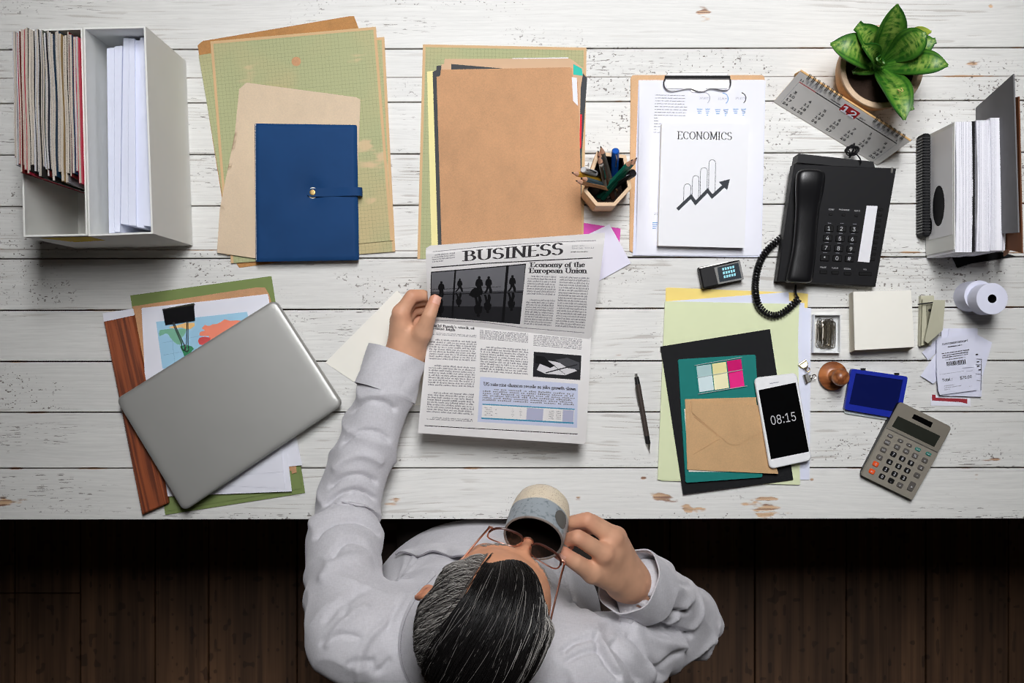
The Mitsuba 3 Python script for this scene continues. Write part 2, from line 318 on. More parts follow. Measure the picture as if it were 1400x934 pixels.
mat('parchment', kraft_fn((208, 188, 162), .55), 0.75, spec=.12)
mat('envelope_kraft', kraft_fn((196, 160, 118), .8), 0.75, spec=.12)
# green ruled ledger board: uv in metres
def ledger_fn(p, n, uv):
    x, y = uv.x, uv.y
    d = 0.0063
    fx, fy = dr.abs(x / d - dr.floor(x / d) - .5), dr.abs(y / d - dr.floor(y / d) - .5)
    g = dr.maximum(smoothstep(.44, .485, fx), smoothstep(.44, .485, fy)) * (.25 + .5 * fbm(x * 30, y * 30, 2, 2))
    X, Y = dr.abs(x / (d * 5) - dr.floor(x / (d * 5)) - .5), dr.abs(y / (d * 5) - dr.floor(y / (d * 5)) - .5)
    g = dr.maximum(g, dr.maximum(smoothstep(.485, .495, X), smoothstep(.485, .495, Y)) * .55)
    base = mix(lin((170, 173, 131)), lin((190, 174, 131)), smoothstep(.42, .75, fbm(x * 9, y * 7, 4, 3)) * .9)
    c = mix(base, lin((112, 122, 90)), g * .85)
    worn = smoothstep(.68, .8, fbm(x * 16, y * 40, 9, 4)) * smoothstep(.45, .7, fbm(x * 7, y * 7, 15, 2))
    return mix(c, lin((214, 184, 148)), worn * .7)
mat('ledger', mikit.proc(ledger_fn), 0.7, spec=.15)
flat('ledger_rim', (204, 172, 130))
def sheet(parent, name, c, h, t, m, n=(2, 2), bend=None, label=None, uvm=False, cut=None):
    """One sheet given by four corners in pixels as a part of the parent (None: only the mesh)."""
    mesh, uv = warp_sheet(c, h, t, n, bend)
    tl, tr, bl = W(*c[0], h if np.isscalar(h) else h[0]), W(*c[1], h if np.isscalar(h) else h[1]), W(*c[3], h if np.isscalar(h) else h[3])
    if uvm: uv = uv * [np.linalg.norm(tr - tl), np.linalg.norm(bl - tl)]
    return part(parent, name, mesh, m, uvm or n[0] > 2, label, uv=uv)
def curl(a=0.004, corner=(1, 0), r=.45):
    return lambda u, v: a * np.clip(1 - np.hypot(u - corner[0], v - corner[1]) / r, 0, 1) ** 2
# ------------------------------------------------------------------ stack of ledger folders, envelope and blue notebook
fold = thing('folder', 'tilted brown folder with green grid cover, lowest of the pile under the blue notebook', 'folder')
mat('brown_board', kraft_fn((176, 128, 78), 1.2), .8)
p = px_poly([(270, 62), (277, 56), (478, 22), (484, 22), (490, 38), (532, 338), (327, 366), (316, 350)], .002)
part(fold, 'back_cover', extrude(p, ZT + .0004, ZT + .0016), 'm_brown_board', label='brown back cover with rounded tab')
sheet(fold, 'front_cover', [(272, 76), (492, 40), (533, 330), (318, 352)], .0034, .0012, 'm_ledger', (10, 10), curl(.003, (0, 0)), 'green ruled front cover', uvm=True)
def ledger(label, c, h, holed=None):
    t = thing('ledger_folder', label, 'folder')
    cen = np.mean([W(*q, h) for q in c], axis=0)
    mesh, uv = warp_sheet(c, h, .0012, (2, 2))
    if holed:
        q = px_poly(c, h); a = W(*holed, h); q = q.difference(Point(a[:2]).buffer(.0082))
        mesh = extrude(q, ZT + h - .0012, ZT + h)
    ex = W(*c[1], h) - W(*c[0], h); ex /= np.linalg.norm(ex); ey = np.array([-ex[1], ex[0], 0])
    d = mesh.vertices - W(*c[0], h)
    part(t, 'cover', mesh, 'm_ledger', uv=np.c_[d @ ex, -d @ ey])
    if holed: part(t, 'hole_backing', extrude(Point(a[:2]).buffer(.0086), ZT + h - .0013, ZT + h - .0006), 'm_kraft', label='punched hole showing brown board')
    L = [W(*q, h) for q in c]
    for i, j in ((0, 1), (1, 2), (3, 0)):       # cloth-bound rims
        a, b = L[i], L[j]; d = b - a; ln = np.linalg.norm(d); d /= ln; nn = np.array([d[1], -d[0], 0]); w = .0042
        q = Polygon([(a + nn * -.0005)[:2], (b + nn * -.0005)[:2], (b + nn * w)[:2], (a + nn * w)[:2]])
        part(t, 'binding_strip', extrude(q, ZT + h - .0014, ZT + h + .0004), 'm_ledger_rim', label='cream binding strip along the edge')
    return t
ledger('green grid folder under the parchment envelope, right edge showing', [(300, 72), (525, 51), (540, 344), (316, 360)], .0055)
ledger('green grid folder with punched hole on top of its pile', [(288, 57), (513.5, 37), (537, 329), (311, 349)], .0080, (405, 84))
t = thing('envelope', 'creased pale brown parchment envelope between the grid folder and the blue notebook', 'envelope')
q = px_poly([(327, 122), (337, 113), (487, 133), (492.5, 136), (492.5, 143), (484, 352), (347.5, 353), (296.6, 345.5), (300.7, 285), (321, 183)], .0105)
def crumple(mesh, amp, f, seed=0, zmin=None):
    m = mesh.copy(); v = m.vertices; d = (np.abs(meshkit.fbm(v * f, 3, seed) - .5)) * amp; v[:, 2] += d; m.vertices = v; return m
def gridded(p, z, t, step=.006):
    """A polygon as a finely triangulated sheet."""
    e = extrude(p, z - t, z); return trimesh.Trimesh(*trimesh.remesh.subdivide_to_size(e.vertices, e.faces, step))
mesh = gridded(q, ZT + .0105, .0012)
v = mesh.vertices
for px_, py_, nx, ny, a in ((310, 188, .25, -1, .0007), (312, 196, .2, -1, .0008), (308, 204, .12, -1, .0006), (306, 285, -.9, -1, .0006), (330, 330, -.2, 1, .0007), (318, 228, -.1, 1, .0007), (400, 140, .3, 1, .0006)):
    o = W(px_, py_, .01); nv = np.array([nx, ny]) / math.hypot(nx, ny)
    s = (v[:, :2] - o[:2]) @ nv; along = np.abs((v[:, :2] - o[:2]) @ np.array([-nv[1], nv[0]]))
    v[:, 2] += a * np.exp(-(s / .0025) ** 2) * np.exp(-(along / .05) ** 2)
v[:, 2] += .0016 * np.abs(meshkit.fbm(v * 28, 3, 3) - .5) * 2
mesh.vertices = v
part(t, 'pouch', mesh, 'm_parchment', 40)
q = px_poly([(350, 350), (348, 356), (325, 361), (317, 351), (300, 346)], .004)
# blue notebook
def leather_blue(p, n, uv):
    f = fbm(p.x * 1500, p.y * 1500, 2, 2); g = fbm(p.x * 14, p.y * 14, 4, 3)
    return mi.Color3f(lin((26, 62, 106))) * (.8 + .28 * g + .12 * f)
mat('blue_leather', mikit.proc(leather_blue), 0.6, spec=.08)
nb = thing('notebook', 'navy blue leather notebook closed with a strap and brass snap', 'notebook')
c = [(348.3, 169), (488, 171), (491, 356), (349.5, 358)]
nbh = .030
q = rounded(px_poly(c, nbh - .016), .003)
part(nb, 'back_cover', plate(q, ZT + .0135, ZT + .0155, .0008), 'm_blue_leather')
q2 = px_poly([(350, 171), (486, 173), (488.5, 354), (351, 356)], nbh - .01)
part(nb, 'pages', extrude(q2, ZT + .0155, ZT + nbh - .0035), 'm_cream_paper', label='cream page block')
o = W(426.9, 263, nbh)
def nbend(u, v):
    x, y = u - .565, v - .5
    z = -.0058 * np.exp(-((x / .09) ** 2 + (y / .085) ** 2)) - .0012 * np.exp(-((x + .12) / .10) ** 2 - ((y - .06) / .08) ** 2) - .0035 * np.clip((u - .965) / .035, 0, 1) ** 2 - .0025 * np.clip((.02 - v) / .02, 0, 1) ** 2 - .0025 * np.clip((v - .98) / .02, 0, 1) ** 2 - .004 * np.clip((.03 - u) / .03, 0, 1) ** 2
    return z + .0012 * np.sin(np.pi * u) * np.sin(np.pi * v)
mesh, uv = warp_sheet([(348.3, 168.5), (487, 170.5), (489.5, 355.5), (349.5, 358)], nbh, .003, (50, 60), nbend)
part(nb, 'front_cover', mesh, 'm_blue_leather', 50)
a, b = W(420, 263.4, nbh + .0022), W(494.5, 261.8, nbh + .0022)
d = (b - a) / np.linalg.norm(b - a); nn = np.array([-d[1], d[0], 0])
L = np.linalg.norm(b - a); w = .0072
path = [(0, .0005), (L * .25, .0), (L * .6, .0012), (L - .004, .0012), (L - .0005, -.001), (L, -.006), (L - .0004, -.016)]
prof = spline([[x, 0, z] for x, z in path], 30)
us = np.linspace(0, 1, 30); wd = np.full(30, w); wd[0] = w * .55; wd[1] = w * .85
P = np.stack([a + d * x[0] + nn * (wd[i] * k) + np.array([0, 0, x[2]]) for k in (1, .5, 0, -.5, -1) for i, x in enumerate(prof)]).reshape(5, 30, 3)
uu, vv = np.meshgrid(us, np.linspace(0, 1, 5))
mesh, uv = solid_grid(P, uu, vv, .0022)
st = part(nb, 'strap', mesh, 'm_blue_leather', 50, label='blue leather closing strap')
part(st, 'snap', lathe([[0, -.001], [.0052, -.001], [.0052, .0006], [.0046, .0012], [.003, .0013], [.0028, .0009], [.0012, .0009], [.0008, .0016], [0, .0017]], 28, W(427.3, 263.2, nbh + .002)), 'm_brass', 40, label='brass snap button')
# ------------------------------------------------------------------ middle stack of folders
ledger('green grid folder at the bottom of the middle pile beside the pencil cup', [(578.6, 61), (801.5, 65.5), (797, 354), (571, 354)], .002)
flat('yellow_card', (232, 222, 160)); flat('charcoal_card', (72, 74, 76), .8); flat('teal_tab', (60, 190, 170)); flat('red_tab', (214, 50, 62)); flat('tan_card', (205, 172, 140))
def layers(name, label, cat, pts, h, t, m, group=None, smooth=False):
    return solo(name, label, cat, extrude(px_poly(pts, h), ZT + h - t, ZT + h), m, group=group)
t = layers('folder', 'pale yellow folder whose left edge shows beside the black folder', 'folder', [(583.8, 98), (591, 97), (700, 97), (793, 110), (790, 345), (590, 345)], .0034, .001, 'm_yellow_card')
t = thing('folder', 'charcoal folder tapering out behind the red and teal tabs', 'folder')
part(t, 'cover', extrude(px_poly([(591.5, 98), (596.5, 96), (597, 90), (602, 89.5), (790, 92), (802.8, 107), (795.5, 210), (794.5, 345), (599, 345)], .005), ZT + .0038, ZT + .005), 'm_charcoal_card')
part(t, 'index_tab', extrude(px_poly([(786, 155), (795.8, 156.5), (794.6, 203), (786, 203)], .0052), ZT + .005, ZT + .0053), 'm_red_tab', label='red index tab')
t = thing('folder', 'light tan folder with a white sheet inside under the top brown folder', 'folder')
part(t, 'cover', extrude(px_poly([(602.8, 103), (603.4, 88), (607, 87.5), (608, 80.6), (779, 80), (785.5, 84), (798, 94), (794, 120), (789, 330), (604, 330)], .0066), ZT + .0055, ZT + .0066), 'm_tan_card')
part(t, 'white_sheet', extrude(px_poly([(700, 79.5), (777, 78.4), (778, 100), (701, 100)], .0062), ZT + .0050, ZT + .0053), 'm_white_paper', label='white sheet edge')
part(t, 'index_tab', extrude(px_poly([(784, 87.5), (795.5, 94), (796.8, 103.5), (784, 102)], .0069), ZT + .0066, ZT + .0069), 'm_teal_tab', label='teal index tab')
layers('folder', 'thin charcoal sheet showing as a sliver above the top brown folder', 'folder', [(617, 87.5), (686, 93.5), (700, 96), (700, 130), (617, 130)], .0078, .0006, 'm_charcoal_card')
t = thing('folder', 'large brown kraft folder on top of the middle pile, its foot under the newspaper', 'folder')
part(t, 'cover', extrude(px_poly([(596.8, 105), (600.5, 104.4), (602.2, 102.4), (602.6, 95.3), (779.5, 92), (782.3, 93.5), (783.4, 106), (790, 112), (791.5, 145), (796.3, 345), (604, 345)], .0095), ZT + .0082, ZT + .0095), 'm_kraft')
part(t, 'label_tab', extrude(px_poly([(781.8, 105.5), (788.6, 106.5), (790.2, 145), (783.6, 138)], .0099), ZT + .0095, ZT + .0099), 'm_white_paper', label='white label tab')
# notes by the pencil cup
flat('pink_note', (208, 84, 172)); flat('lilac_note', (222, 220, 236))
mesh, uv = warp_sheet([(787, 303), (848.5, 312.5), (846, 345), (780, 345)], .0022, .0008, (6, 6))
solo('note', 'pink sticky note under the white slip beside the newspaper', 'note', mesh, 'm_pink_note')
mesh, uv = warp_sheet([(833, 306.5), (862.5, 360), (812, 388), (780, 332)], [.006, .005, .003, .004], .0005, (10, 10), lambda u, v: .003 * np.sin(np.pi * u) * (1 - v))
solo('note', 'white paper slip lying on the pink note beside the newspaper', 'note', mesh, 'm_lilac_note', 40)
# loose cream paper under the left hand
t = solo('paper_sheet', 'blank cream sheet under the hand that holds the newspaper', 'paper', warp_sheet([(543, 397), (640, 520), (544, 562), (444.5, 496)], .0018, .0014, (2, 2))[0], 'm_cream_paper')
solo('paper_sheet', 'second blank cream sheet under the first and the newspaper', 'paper', warp_sheet([(560, 400), (640, 400), (640, 551), (530, 556)], .0004, .0003, (2, 2))[0], 'm_cream_paper')
# ------------------------------------------------------------------ pile below the laptop
def wood_red(p, n, uv):
    y = p.x * .97 + p.y * .22
    g = fbm(y * 260, p.y * 9, 2, 3)
    return mix(lin((94, 42, 20)), lin((150, 76, 40)), smoothstep(.25, .75, g))
mat('red_wood', mikit.proc(wood_red), .45, spec=.5)
t = thing('document_box', 'flat red-brown wooden box standing left of the papers under the laptop', 'box')
part(t, 'lid', plate(rounded(px_poly([(141, 436), (182, 429), (230, 688), (194, 704)], .0175), .001), ZT + .004, ZT + .0175, .002), 'm_red_wood')
part(t, 'base', plate(px_poly([(143, 437), (182, 430), (229, 687), (195, 702)], .004), ZT + .0002, ZT + .004, .001), 'm_red_wood')
part(t, 'paper', extrude(px_poly([(140.5, 428.5), (182, 422), (184, 431), (141.8, 440)], .0181), ZT + .0176, ZT + .0181), 'm_white_paper', label='white paper edge')
flat('olive_card', (122, 138, 84), .7)
t = thing('folder', 'olive green folder at the bottom of the pile under the laptop', 'folder')
sheet(t, 'back_cover', [(178, 404), (371, 377.5), (417, 674), (226, 704)], .003, .0014, 'm_olive_card', (3, 3))
sheet(t, 'front_cover', [(181, 424), (365, 398), (413, 668), (228, 699)], .0048, .0012, 'm_olive_card', (3, 3))
t = thing('folder', 'tan kraft folder inside the olive folder under the laptop', 'folder')
part(t, 'cover', extrude(px_poly([(181, 419), (350, 393), (362, 393), (368, 403), (404, 530), (405, 643), (214, 662), (212, 650), (199, 560)], .0075), ZT + .0056, ZT + .0075), 'm_kraft')
part(t, 'tab', extrude(px_poly([(398, 639), (404.6, 637.5), (405.6, 646), (399, 648)], .0079), ZT + .0075, ZT + .0079), 'm_kraft')
for lab, c, h in (('white printed sheet low in the pile, its right corner showing past the laptop', [(196, 424), (365, 403), (413, 636), (211, 660)], .0098), ('white sheet with a stepped corner under the laptop', [(198, 423), (367, 405), (399, 672), (222, 679)], .0112),
                  ('white ruled sheet under the map and laptop', [(193.5, 422), (366, 402), (390, 668), (205, 659)], .0126), ('white sheet under the map page, lower edge lined', [(194, 421), (364, 404), (388, 645), (204, 659)], .0140)):
    solo('paper_sheet', lab, 'paper', warp_sheet(c, h, .0011, (2, 2))[0], 'm_white_paper')
for a, b in (((330, 651), (391, 644)), ((318, 672), (393, 664))):
    pass
mp = thing('map_sheet', 'white sheet with a coloured world map clipped under the laptop', 'map')
MC = [(194.5, 421), (364, 403), (390, 560), (212, 590)]
MH = .0158
def mapuv(u, v):
    tl, tr, br, bl = (W(*q, MH) for q in MC)
    return (1 - v) * ((1 - u) * tl + u * tr) + v * ((1 - u) * bl + u * br)
mesh, uv = warp_sheet(MC, MH, .0012, (8, 8), curl(.0015, (0, 1)))
part(mp, 'page', mesh, 'm_white_paper', 40)
flat('map_sea', (160, 202, 226)); flat('map_green', (124, 180, 152)); flat('map_coral', (240, 142, 116)); flat('map_red', (206, 84, 84)); flat('map_dark_green', (60, 132, 92)); flat('map_orange', (240, 196, 130)); flat('map_line', (120, 160, 190)); flat('map_violet', (206, 190, 225))
def zz(pts): return [(170 + x / 7.183, 390 + y / 7.185) for x, y in pts]
def print_on(parent, name, pts, h, m, label=None, dz=.0002, wob=0):
    return part(parent, name, extrude(px_poly(pts, h), ZT + h, ZT + h + dz), m, label=label)
h = MH + .0006
sea = zz([(312, 360), (1205, 262), (1290, 640), (860, 800), (375, 820)])
print_on(mp, 'sea', sea, h, 'm_map_sea', 'pale blue printed sea')
print_on(mp, 'land', zz([(340, 470), (350, 440), (440, 430), (470, 425), (505, 440), (560, 425), (610, 430), (600, 470), (580, 500), (560, 520), (575, 540), (570, 575), (555, 585), (520, 580), (490, 560), (455, 520), (430, 480), (400, 475), (375, 490), (345, 500)]), h + .0002, 'm_map_green', 'green printed land')
print_on(mp, 'land', zz([(545, 600), (600, 585), (660, 600), (685, 625), (660, 650), (650, 690), (610, 740), (590, 700), (570, 650)]), h + .0002, 'm_map_dark_green', 'dark green printed land')
print_on(mp, 'land', zz([(440, 410), (520, 395), (600, 370), (690, 370), (690, 400), (650, 430), (600, 430), (560, 415), (500, 425), (450, 420)]), h + .0004, 'm_map_orange', 'orange printed land')
print_on(mp, 'land', zz([(735, 490), (745, 460), (790, 445), (760, 425), (790, 390), (830, 400), (870, 385), (910, 380), (950, 360), (985, 335), (1040, 350), (1100, 345), (1160, 350), (1240, 400), (1250, 500), (1200, 560), (1140, 570), (1080, 620), (1010, 570), (950, 600), (900, 580), (850, 560), (830, 500), (760, 500)]), h + .0002, 'm_map_coral', 'coral printed land')
print_on(mp, 'land', zz([(722, 545), (740, 515), (790, 505), (845, 515), (840, 540), (860, 590), (840, 640), (800, 680), (780, 640), (770, 590), (735, 580)]), h + .0004, 'm_map_red', 'red printed land')
gl = []
for k in range(7):
    a = .095 + k * .125
    s, e = mapuv(a * .95 + .12, .27 + .02 * k * 0), mapuv(a * .95 + .12, .75)
    gl.append(LineString([s[:2], e[:2]]).buffer(.00022))
for k in range(5):
    s, e = mapuv(.13, .3 + k * .1), mapuv(.97, .23 + k * .1 + .02)
    gl.append(LineString([s[:2], e[:2]]).buffer(.00022))
part(mp, 'grid_lines', extrude(unary_union(gl).intersection(px_poly(sea, h)), ZT + h + .0002, ZT + h + .0003), 'm_map_line')
# binder clip
mat('black_metal', (20, 20, 22), .35, 0.0, .5)
bc = thing('binder_clip', 'black binder clip holding the map sheet, silver wire handles folded down', 'binder clip')
a, b, c, d = W(222.5, 424, MH + .0105), W(265, 417, MH + .0105), W(266.5, 438.5, MH + .0035), W(226, 444.5, MH + .0035)
top = hull([a, b, c, d, *(q - [0, 0, .0012] for q in (a, b, c, d))])
e, f = W(221.5, 422.5, MH + .004), W(265.3, 414.5, MH + .004)
e2, f2 = e - [0, 0, .016], f - [0, 0, .016]
part(bc, 'body', cat_(top, hull([e, f, a, b, e2 + [0, -.002, 0], f2 + [0, -.002, 0], e2, f2])), 'm_black_metal')
for (p0, p1, p2, p3, p4) in ((( 236, 441), (250, 473), (246.5, 480), (251, 486), (257.5, 482)), ((255.5, 439.5), (254.8, 474), (258, 477), (261, 480), (264, 478))):
    Z = MH + .0045
    a_, b_ = np.array(p0, float), np.array(p1, float); dd = (b_ - a_) / np.linalg.norm(b_ - a_); nn_ = np.array([dd[1], -dd[0]]); lp_ = [a_, b_ - dd * 4, b_ - nn_ * 2.2 + dd * 1, b_ + dd * 5 - nn_ * 1.6, b_ + dd * 6.5 + nn_ * 1.4, b_ + dd * 3 + nn_ * 3.6, b_ - dd * 2 + nn_ * 2.4, a_ + nn_ * 1.6]
    pts = np.vstack([np.linspace(p, q, 5, endpoint=False) for p, q in zip(lp_[:-1], lp_[1:])] + [lp_[-1:]])
    part(bc, 'wire_handle', tube([W(*q, Z) for q in pts], .00075, 6), 'm_chrome', 40, label='silver wire handle')
# laptop
lap = thing('laptop', 'closed silver laptop lying diagonally on the pile of papers', 'laptop')
mat('aluminium', (166, 166, 162), .42, .5, .5)
mat('rubber', (40, 40, 42), .8)
def lp(z0, z1, inset, r):
    q = px_poly([(375, 409), (469, 554), (251, 699), (158, 546)], z1)
    return q
H0, H1 = .019, .043
q = px_poly([(376, 409.5), (469, 553), (251, 699.5), (158.5, 546)], H1 - .004)
def slab_round(q, r, levels):
    """Stacked rounded outlines (inset, z) joined as a convex hull."""
    pts = []
    for i, z in levels:
        o = q.buffer(-r - i, join_style=2).buffer(r, quad_segs=8)
        pts += [[x, y, z] for x, y in o.exterior.coords]
    return hull(pts)
part(lap, 'base', slab_round(q, .011, [(.006, ZT + H0), (.001, ZT + H0 + .004), (.0, ZT + H0 + .008), (.0, ZT + H1 - .0092)]), 'm_aluminium', 30)
part(lap, 'lid', slab_round(q, .011, [(.0, ZT + H1 - .0085), (.0, ZT + H1 - .004), (.0005, ZT + H1 - .0028), (.0018, ZT + H1 - .0015), (.004, ZT + H1 - .0006), (.009, ZT + H1 - .0001), (.016, ZT + H1)]), 'm_aluminium', 30)
cx_ = np.array(q.centroid.coords[0])
for sx in (-1, 1):
    for sy in (-1, 1):
        part(lap, 'foot', trimesh.creation.cylinder(.006, .0025, transform=trimesh.transformations.translation_matrix([*(cx_ + np.array([.06 * sx + .03 * sy, .08 * sy * .7])), ZT + H0 - .001])), 'm_rubber')
# ------------------------------------------------------------------ magazine files, magazines and papers
def open_box(parent, c, h, t=.0028):
    """Upright open box from the four rim corners in pixels (tl, tr, br, bl); each wall its own part."""
    P = [W(*q, h) for q in c]
    O = Polygon([p[:2] for p in P]); I = O.buffer(-t, join_style=2)
    ic = np.array(I.exterior.coords)[:-1]
    inn = [ic[np.argmin(np.hypot(*(ic - p[:2]).T))] for p in P]
    for k, nm in enumerate(('back_panel', 'side_panel', 'front_panel', 'side_panel')):
        a, b = P[k][:2], P[(k + 1) % 4][:2]; ia, ib = inn[k], inn[(k + 1) % 4]
        part(parent, nm, hull([[*q, z] for q in (a, b, ia, ib) for z in (ZT + .0005, ZT + h)]), 'm_white_card')
    part(parent, 'bottom_panel', extrude(Polygon([tuple(q) for q in inn]), ZT + .0005, ZT + .004), 'm_white_card')
    return inn
BH = .25
mf2 = thing('magazine_file', 'white magazine file holding white paper stacks, right of the pair', 'magazine file')
open_box(mf2, [(113.7, 37.6), (198.9, 35.8), (209.2, 319.4), (120.9, 323)], BH)
mf1 = thing('magazine_file', 'white magazine file stuffed with old magazines at the left edge', 'magazine file')
in1 = open_box(mf1, [(25.5, 41), (112.6, 38), (119.8, 322), (32.2, 324)], BH)
flat('yellow_label', (206, 176, 40), .6)
def wallpt(px_, z):
    a, b = W(32.2, 324, BH), W(119.8, 322, BH); k = (px_ - 32.2) / 87.6; q = a + (b - a) * k; return [q[0], q[1] - .0004, ZT + z]
a, b, c_, d = wallpt(48, .232), wallpt(119, .235), wallpt(119, .16), wallpt(70, .14)
part(mf1, 'label', hull([a, b, c_, d, *(np.array(q) - [0, .0003, 0] for q in (a, b, c_, d))]), 'm_yellow_label', label='yellow label on the front')
# paper stacks in the right file (sheets bundled by the ream)
def stack(label, c, h, z0, m, n, group=None):
    t = thing('paper_stack', label, 'paper stack', group)
    tl, tr, br, bl = (W(*q, h) for q in c)
    rng = np.random.default_rng(int(c[0][0]))
    for k in range(n):
        a, b = k / n, (k + .985) / n
        j = rng.uniform(-.003, .003); jz = rng.uniform(-.006, .003)
        top = [tl + (tr - tl) * a, tl + (tr - tl) * b, bl + (br - bl) * b, bl + (br - bl) * a]
        top = [q + [0, j, jz] for q in top]
        lean = np.array([.004, 0, 0])
        part(t, 'sheaf', hull([*top, *(np.array([q[0], q[1], ZT + z0]) + lean for q in top)]), m)
    return t
stack('left stack of white paper standing in the right magazine file', [(145, 66), (166, 63.5), (163, 318.5), (148, 319)], .205, .0045, 'm_blue_white_paper', 2)
stack('right stack of white paper standing in the right magazine file', [(169, 52), (199, 53), (207, 311), (165, 306)], .2, .0045, 'm_blue_white_paper', 4)
# magazines in the left file
def pages_fn(p, n, uv):
    k = dr.floor(p.x * 2100 + .8 * noise(p.y * 30, p.z * 8, 3))
    r, q = cell_rand(k, 2), cell_rand(dr.floor(p.x * 620), 5)
    c = mix(lin((168, 158, 143)), lin((198, 190, 178)), .25 + .75 * r)
    c = mix(c, lin((160, 150, 140)), smoothstep(.75, .95, q) * .6)
    c = mix(c, lin((178, 188, 206)), smoothstep(.7, .9, cell_rand(dr.floor(p.x * 400), 8)) * .5)
    dark = smoothstep(.9, .93, cell_rand(k, 9)) * smoothstep(.35, .6, noise(p.y * 22, k, 4))
    return mix(c, lin((92, 80, 74)), dark * .55)
mat('magazine_pages', mikit.proc(pages_fn), .8, spec=.3)
COVERS = [(40, 44, 58), (120, 46, 44), (60, 58, 56), (214, 206, 196), (36, 66, 92), (170, 140, 90), (150, 150, 156), (20, 22, 26), (206, 60, 84), (84, 96, 84)]
for i, c in enumerate(COVERS): flat(f'magazine_cover_{"abcdefghij"[i]}', c, .4)
ORD = 'leftmost second third fourth fifth sixth seventh eighth ninth tenth eleventh twelfth thirteenth fourteenth fifteenth sixteenth seventeenth eighteenth nineteenth twentieth'.split()
rng = np.random.default_rng(12)
N = 28; x = 0.0
ws = rng.uniform(.6, 1.5, N); ws[[5, 11, 18]] *= 1.5; ws /= ws.sum()
inl, inr = [in1[0], in1[3]], [in1[1], in1[2]]
yB, yF = W(20, 41, .28)[1], W(27, 232, .28)[1]
def wallx(pair, y):
    (x0, y0), (x1, y1) = pair; return x0 + (x1 - x0) * (y - y0) / (y1 - y0)
for k in range(N):
    u0, u1 = x, x + ws[k]; x = u1; um = (u0 + u1) / 2
    h = .288 - .024 * um + rng.uniform(-.006, .004)
    j0, j1 = rng.uniform(-.006, .003), rng.uniform(-.012, .008) + .014 * (um < .06) - .008 * (um > .55) + .004 * abs(um - .45)
    w = u1 - u0; ny = 9
    def slab(ua, ub, z1, z0, ya, yb_, wav=1.0):
        ys = np.linspace(ya, yb_, ny); P = []
        for z in (z1, z0):
            for uu in (ua, ub):
                for y in ys:
                    a, b = wallx(inl, y) + .0012 + .0085 * (1 - um) ** 4, wallx(inr, y) - .0012
                    P.append([a + (b - a) * uu + (.0011 * math.sin(38 * y + k * .35) * math.sin(np.pi * uu) ) * (z > .1) - .0085 * (1 - um) ** 4 * z / .25, y, ZT + z - .0012 * abs(math.sin(21 * y + 2.1 * k)) * (z > .1)])
        P = np.array(P).reshape(2, 2, ny, 3); idx = np.arange(4 * ny).reshape(2, 2, ny); f = []
        def quad(a, b, c, d): f.extend([[a, c, b], [a, d, c]])
        for i in range(ny - 1):
            quad(idx[0, 0, i], idx[0, 0, i + 1], idx[0, 1, i + 1], idx[0, 1, i])
            quad(idx[1, 0, i], idx[1, 1, i], idx[1, 1, i + 1], idx[1, 0, i + 1])
            quad(idx[0, 0, i], idx[1, 0, i], idx[1, 0, i + 1], idx[0, 0, i + 1])
            quad(idx[0, 1, i], idx[0, 1, i + 1], idx[1, 1, i + 1], idx[1, 1, i])
        for i, s in ((0, 1), (ny - 1, -1)): quad(*[idx[0, 0, i], idx[0, 1, i], idx[1, 1, i], idx[1, 0, i]][::s])
        m = trimesh.Trimesh(P.reshape(-1, 3), f, process=False); m.fix_normals(); return m
    ci = 'abcdefghij'[rng.integers(10)]
    if k in (2, 5, N - 1, N - 2): ci = 'i'
    nm = {'a': 'dark blue', 'b': 'dark red', 'c': 'dark grey', 'd': 'cream', 'e': 'blue', 'f': 'ochre', 'g': 'grey', 'h': 'black', 'i': 'pinkish red', 'j': 'grey green'}[ci]
    place = ORD[k] + (' from the left' if k else '') if k < 14 else ('rightmost' if k == N - 1 else ORD[N - 1 - k] + ' from the right')
    t = thing('magazine', f'{place} of the magazines packed in the left file, {nm} cover edge', 'magazine', 'magazines packed in the left file')
    a_, b_ = yB + j0, yF + j1
    part(t, 'page_block', slab(u0 + .10 * w, u1 - .10 * w, h, .0055, a_, b_), 'm_magazine_pages')
    part(t, 'cover', cat_(slab(u0 + .015 * w, u0 + .09 * w, h + (.0004 if k == N - 1 else -.0004), .005, a_, b_ - .001), slab(u1 - .09 * w, u1 - .015 * w, h - .0006, .005, a_, b_ - .001), slab(u0 + .015 * w, u1 - .015 * w, h - .016, .005, b_ - .001, b_ - .0016)), 'm_magazine_cover_' + ci)
# ------------------------------------------------------------------ pencil cup
mat('cup_wood', kraft_fn((214, 184, 150), .6), .6)
cup = thing('pencil_cup', 'hexagonal pale wooden pencil cup beside the clipboard', 'pencil cup')
CH = .095
oc = [(797.7, 261), (815, 281.5), (841, 281.5), (863.5, 257), (856, 212), (816, 207)]
O = px_poly(oc, CH); I = O.buffer(-.0058, join_style=2)
part(cup, 'wall', tm(man(extrude(O, ZT + .0002, ZT + CH)) - man(extrude(I, ZT + .006, ZT + CH + .01))), 'm_cup_wood')
cupc = np.array([*O.centroid.coords[0], ZT])
mat('cup_lining', (44, 32, 26), .9)  # near-black brown puts the shade of the cup's inside into its colour
part(cup, 'lining', cat_(tm(man(extrude(I.buffer(-.0002), ZT + .006, ZT + CH - .004)) - man(extrude(I.buffer(-.0012), ZT + .0068, ZT + CH)))), 'm_cup_lining', label='dark shell standing in for the shade inside the cup')
for nm, c in (('green', (18, 112, 92)), ('green_dark', (16, 84, 66)), ('grey', (96, 92, 84)), ('brown', (92, 60, 48)), ('dark', (34, 32, 34)), ('gold', (198, 152, 50)), ('tan', (150, 108, 76)), ('slate', (74, 92, 100)), ('blue', (20, 84, 176))):
    mat('pencil_' + nm, c, .35)
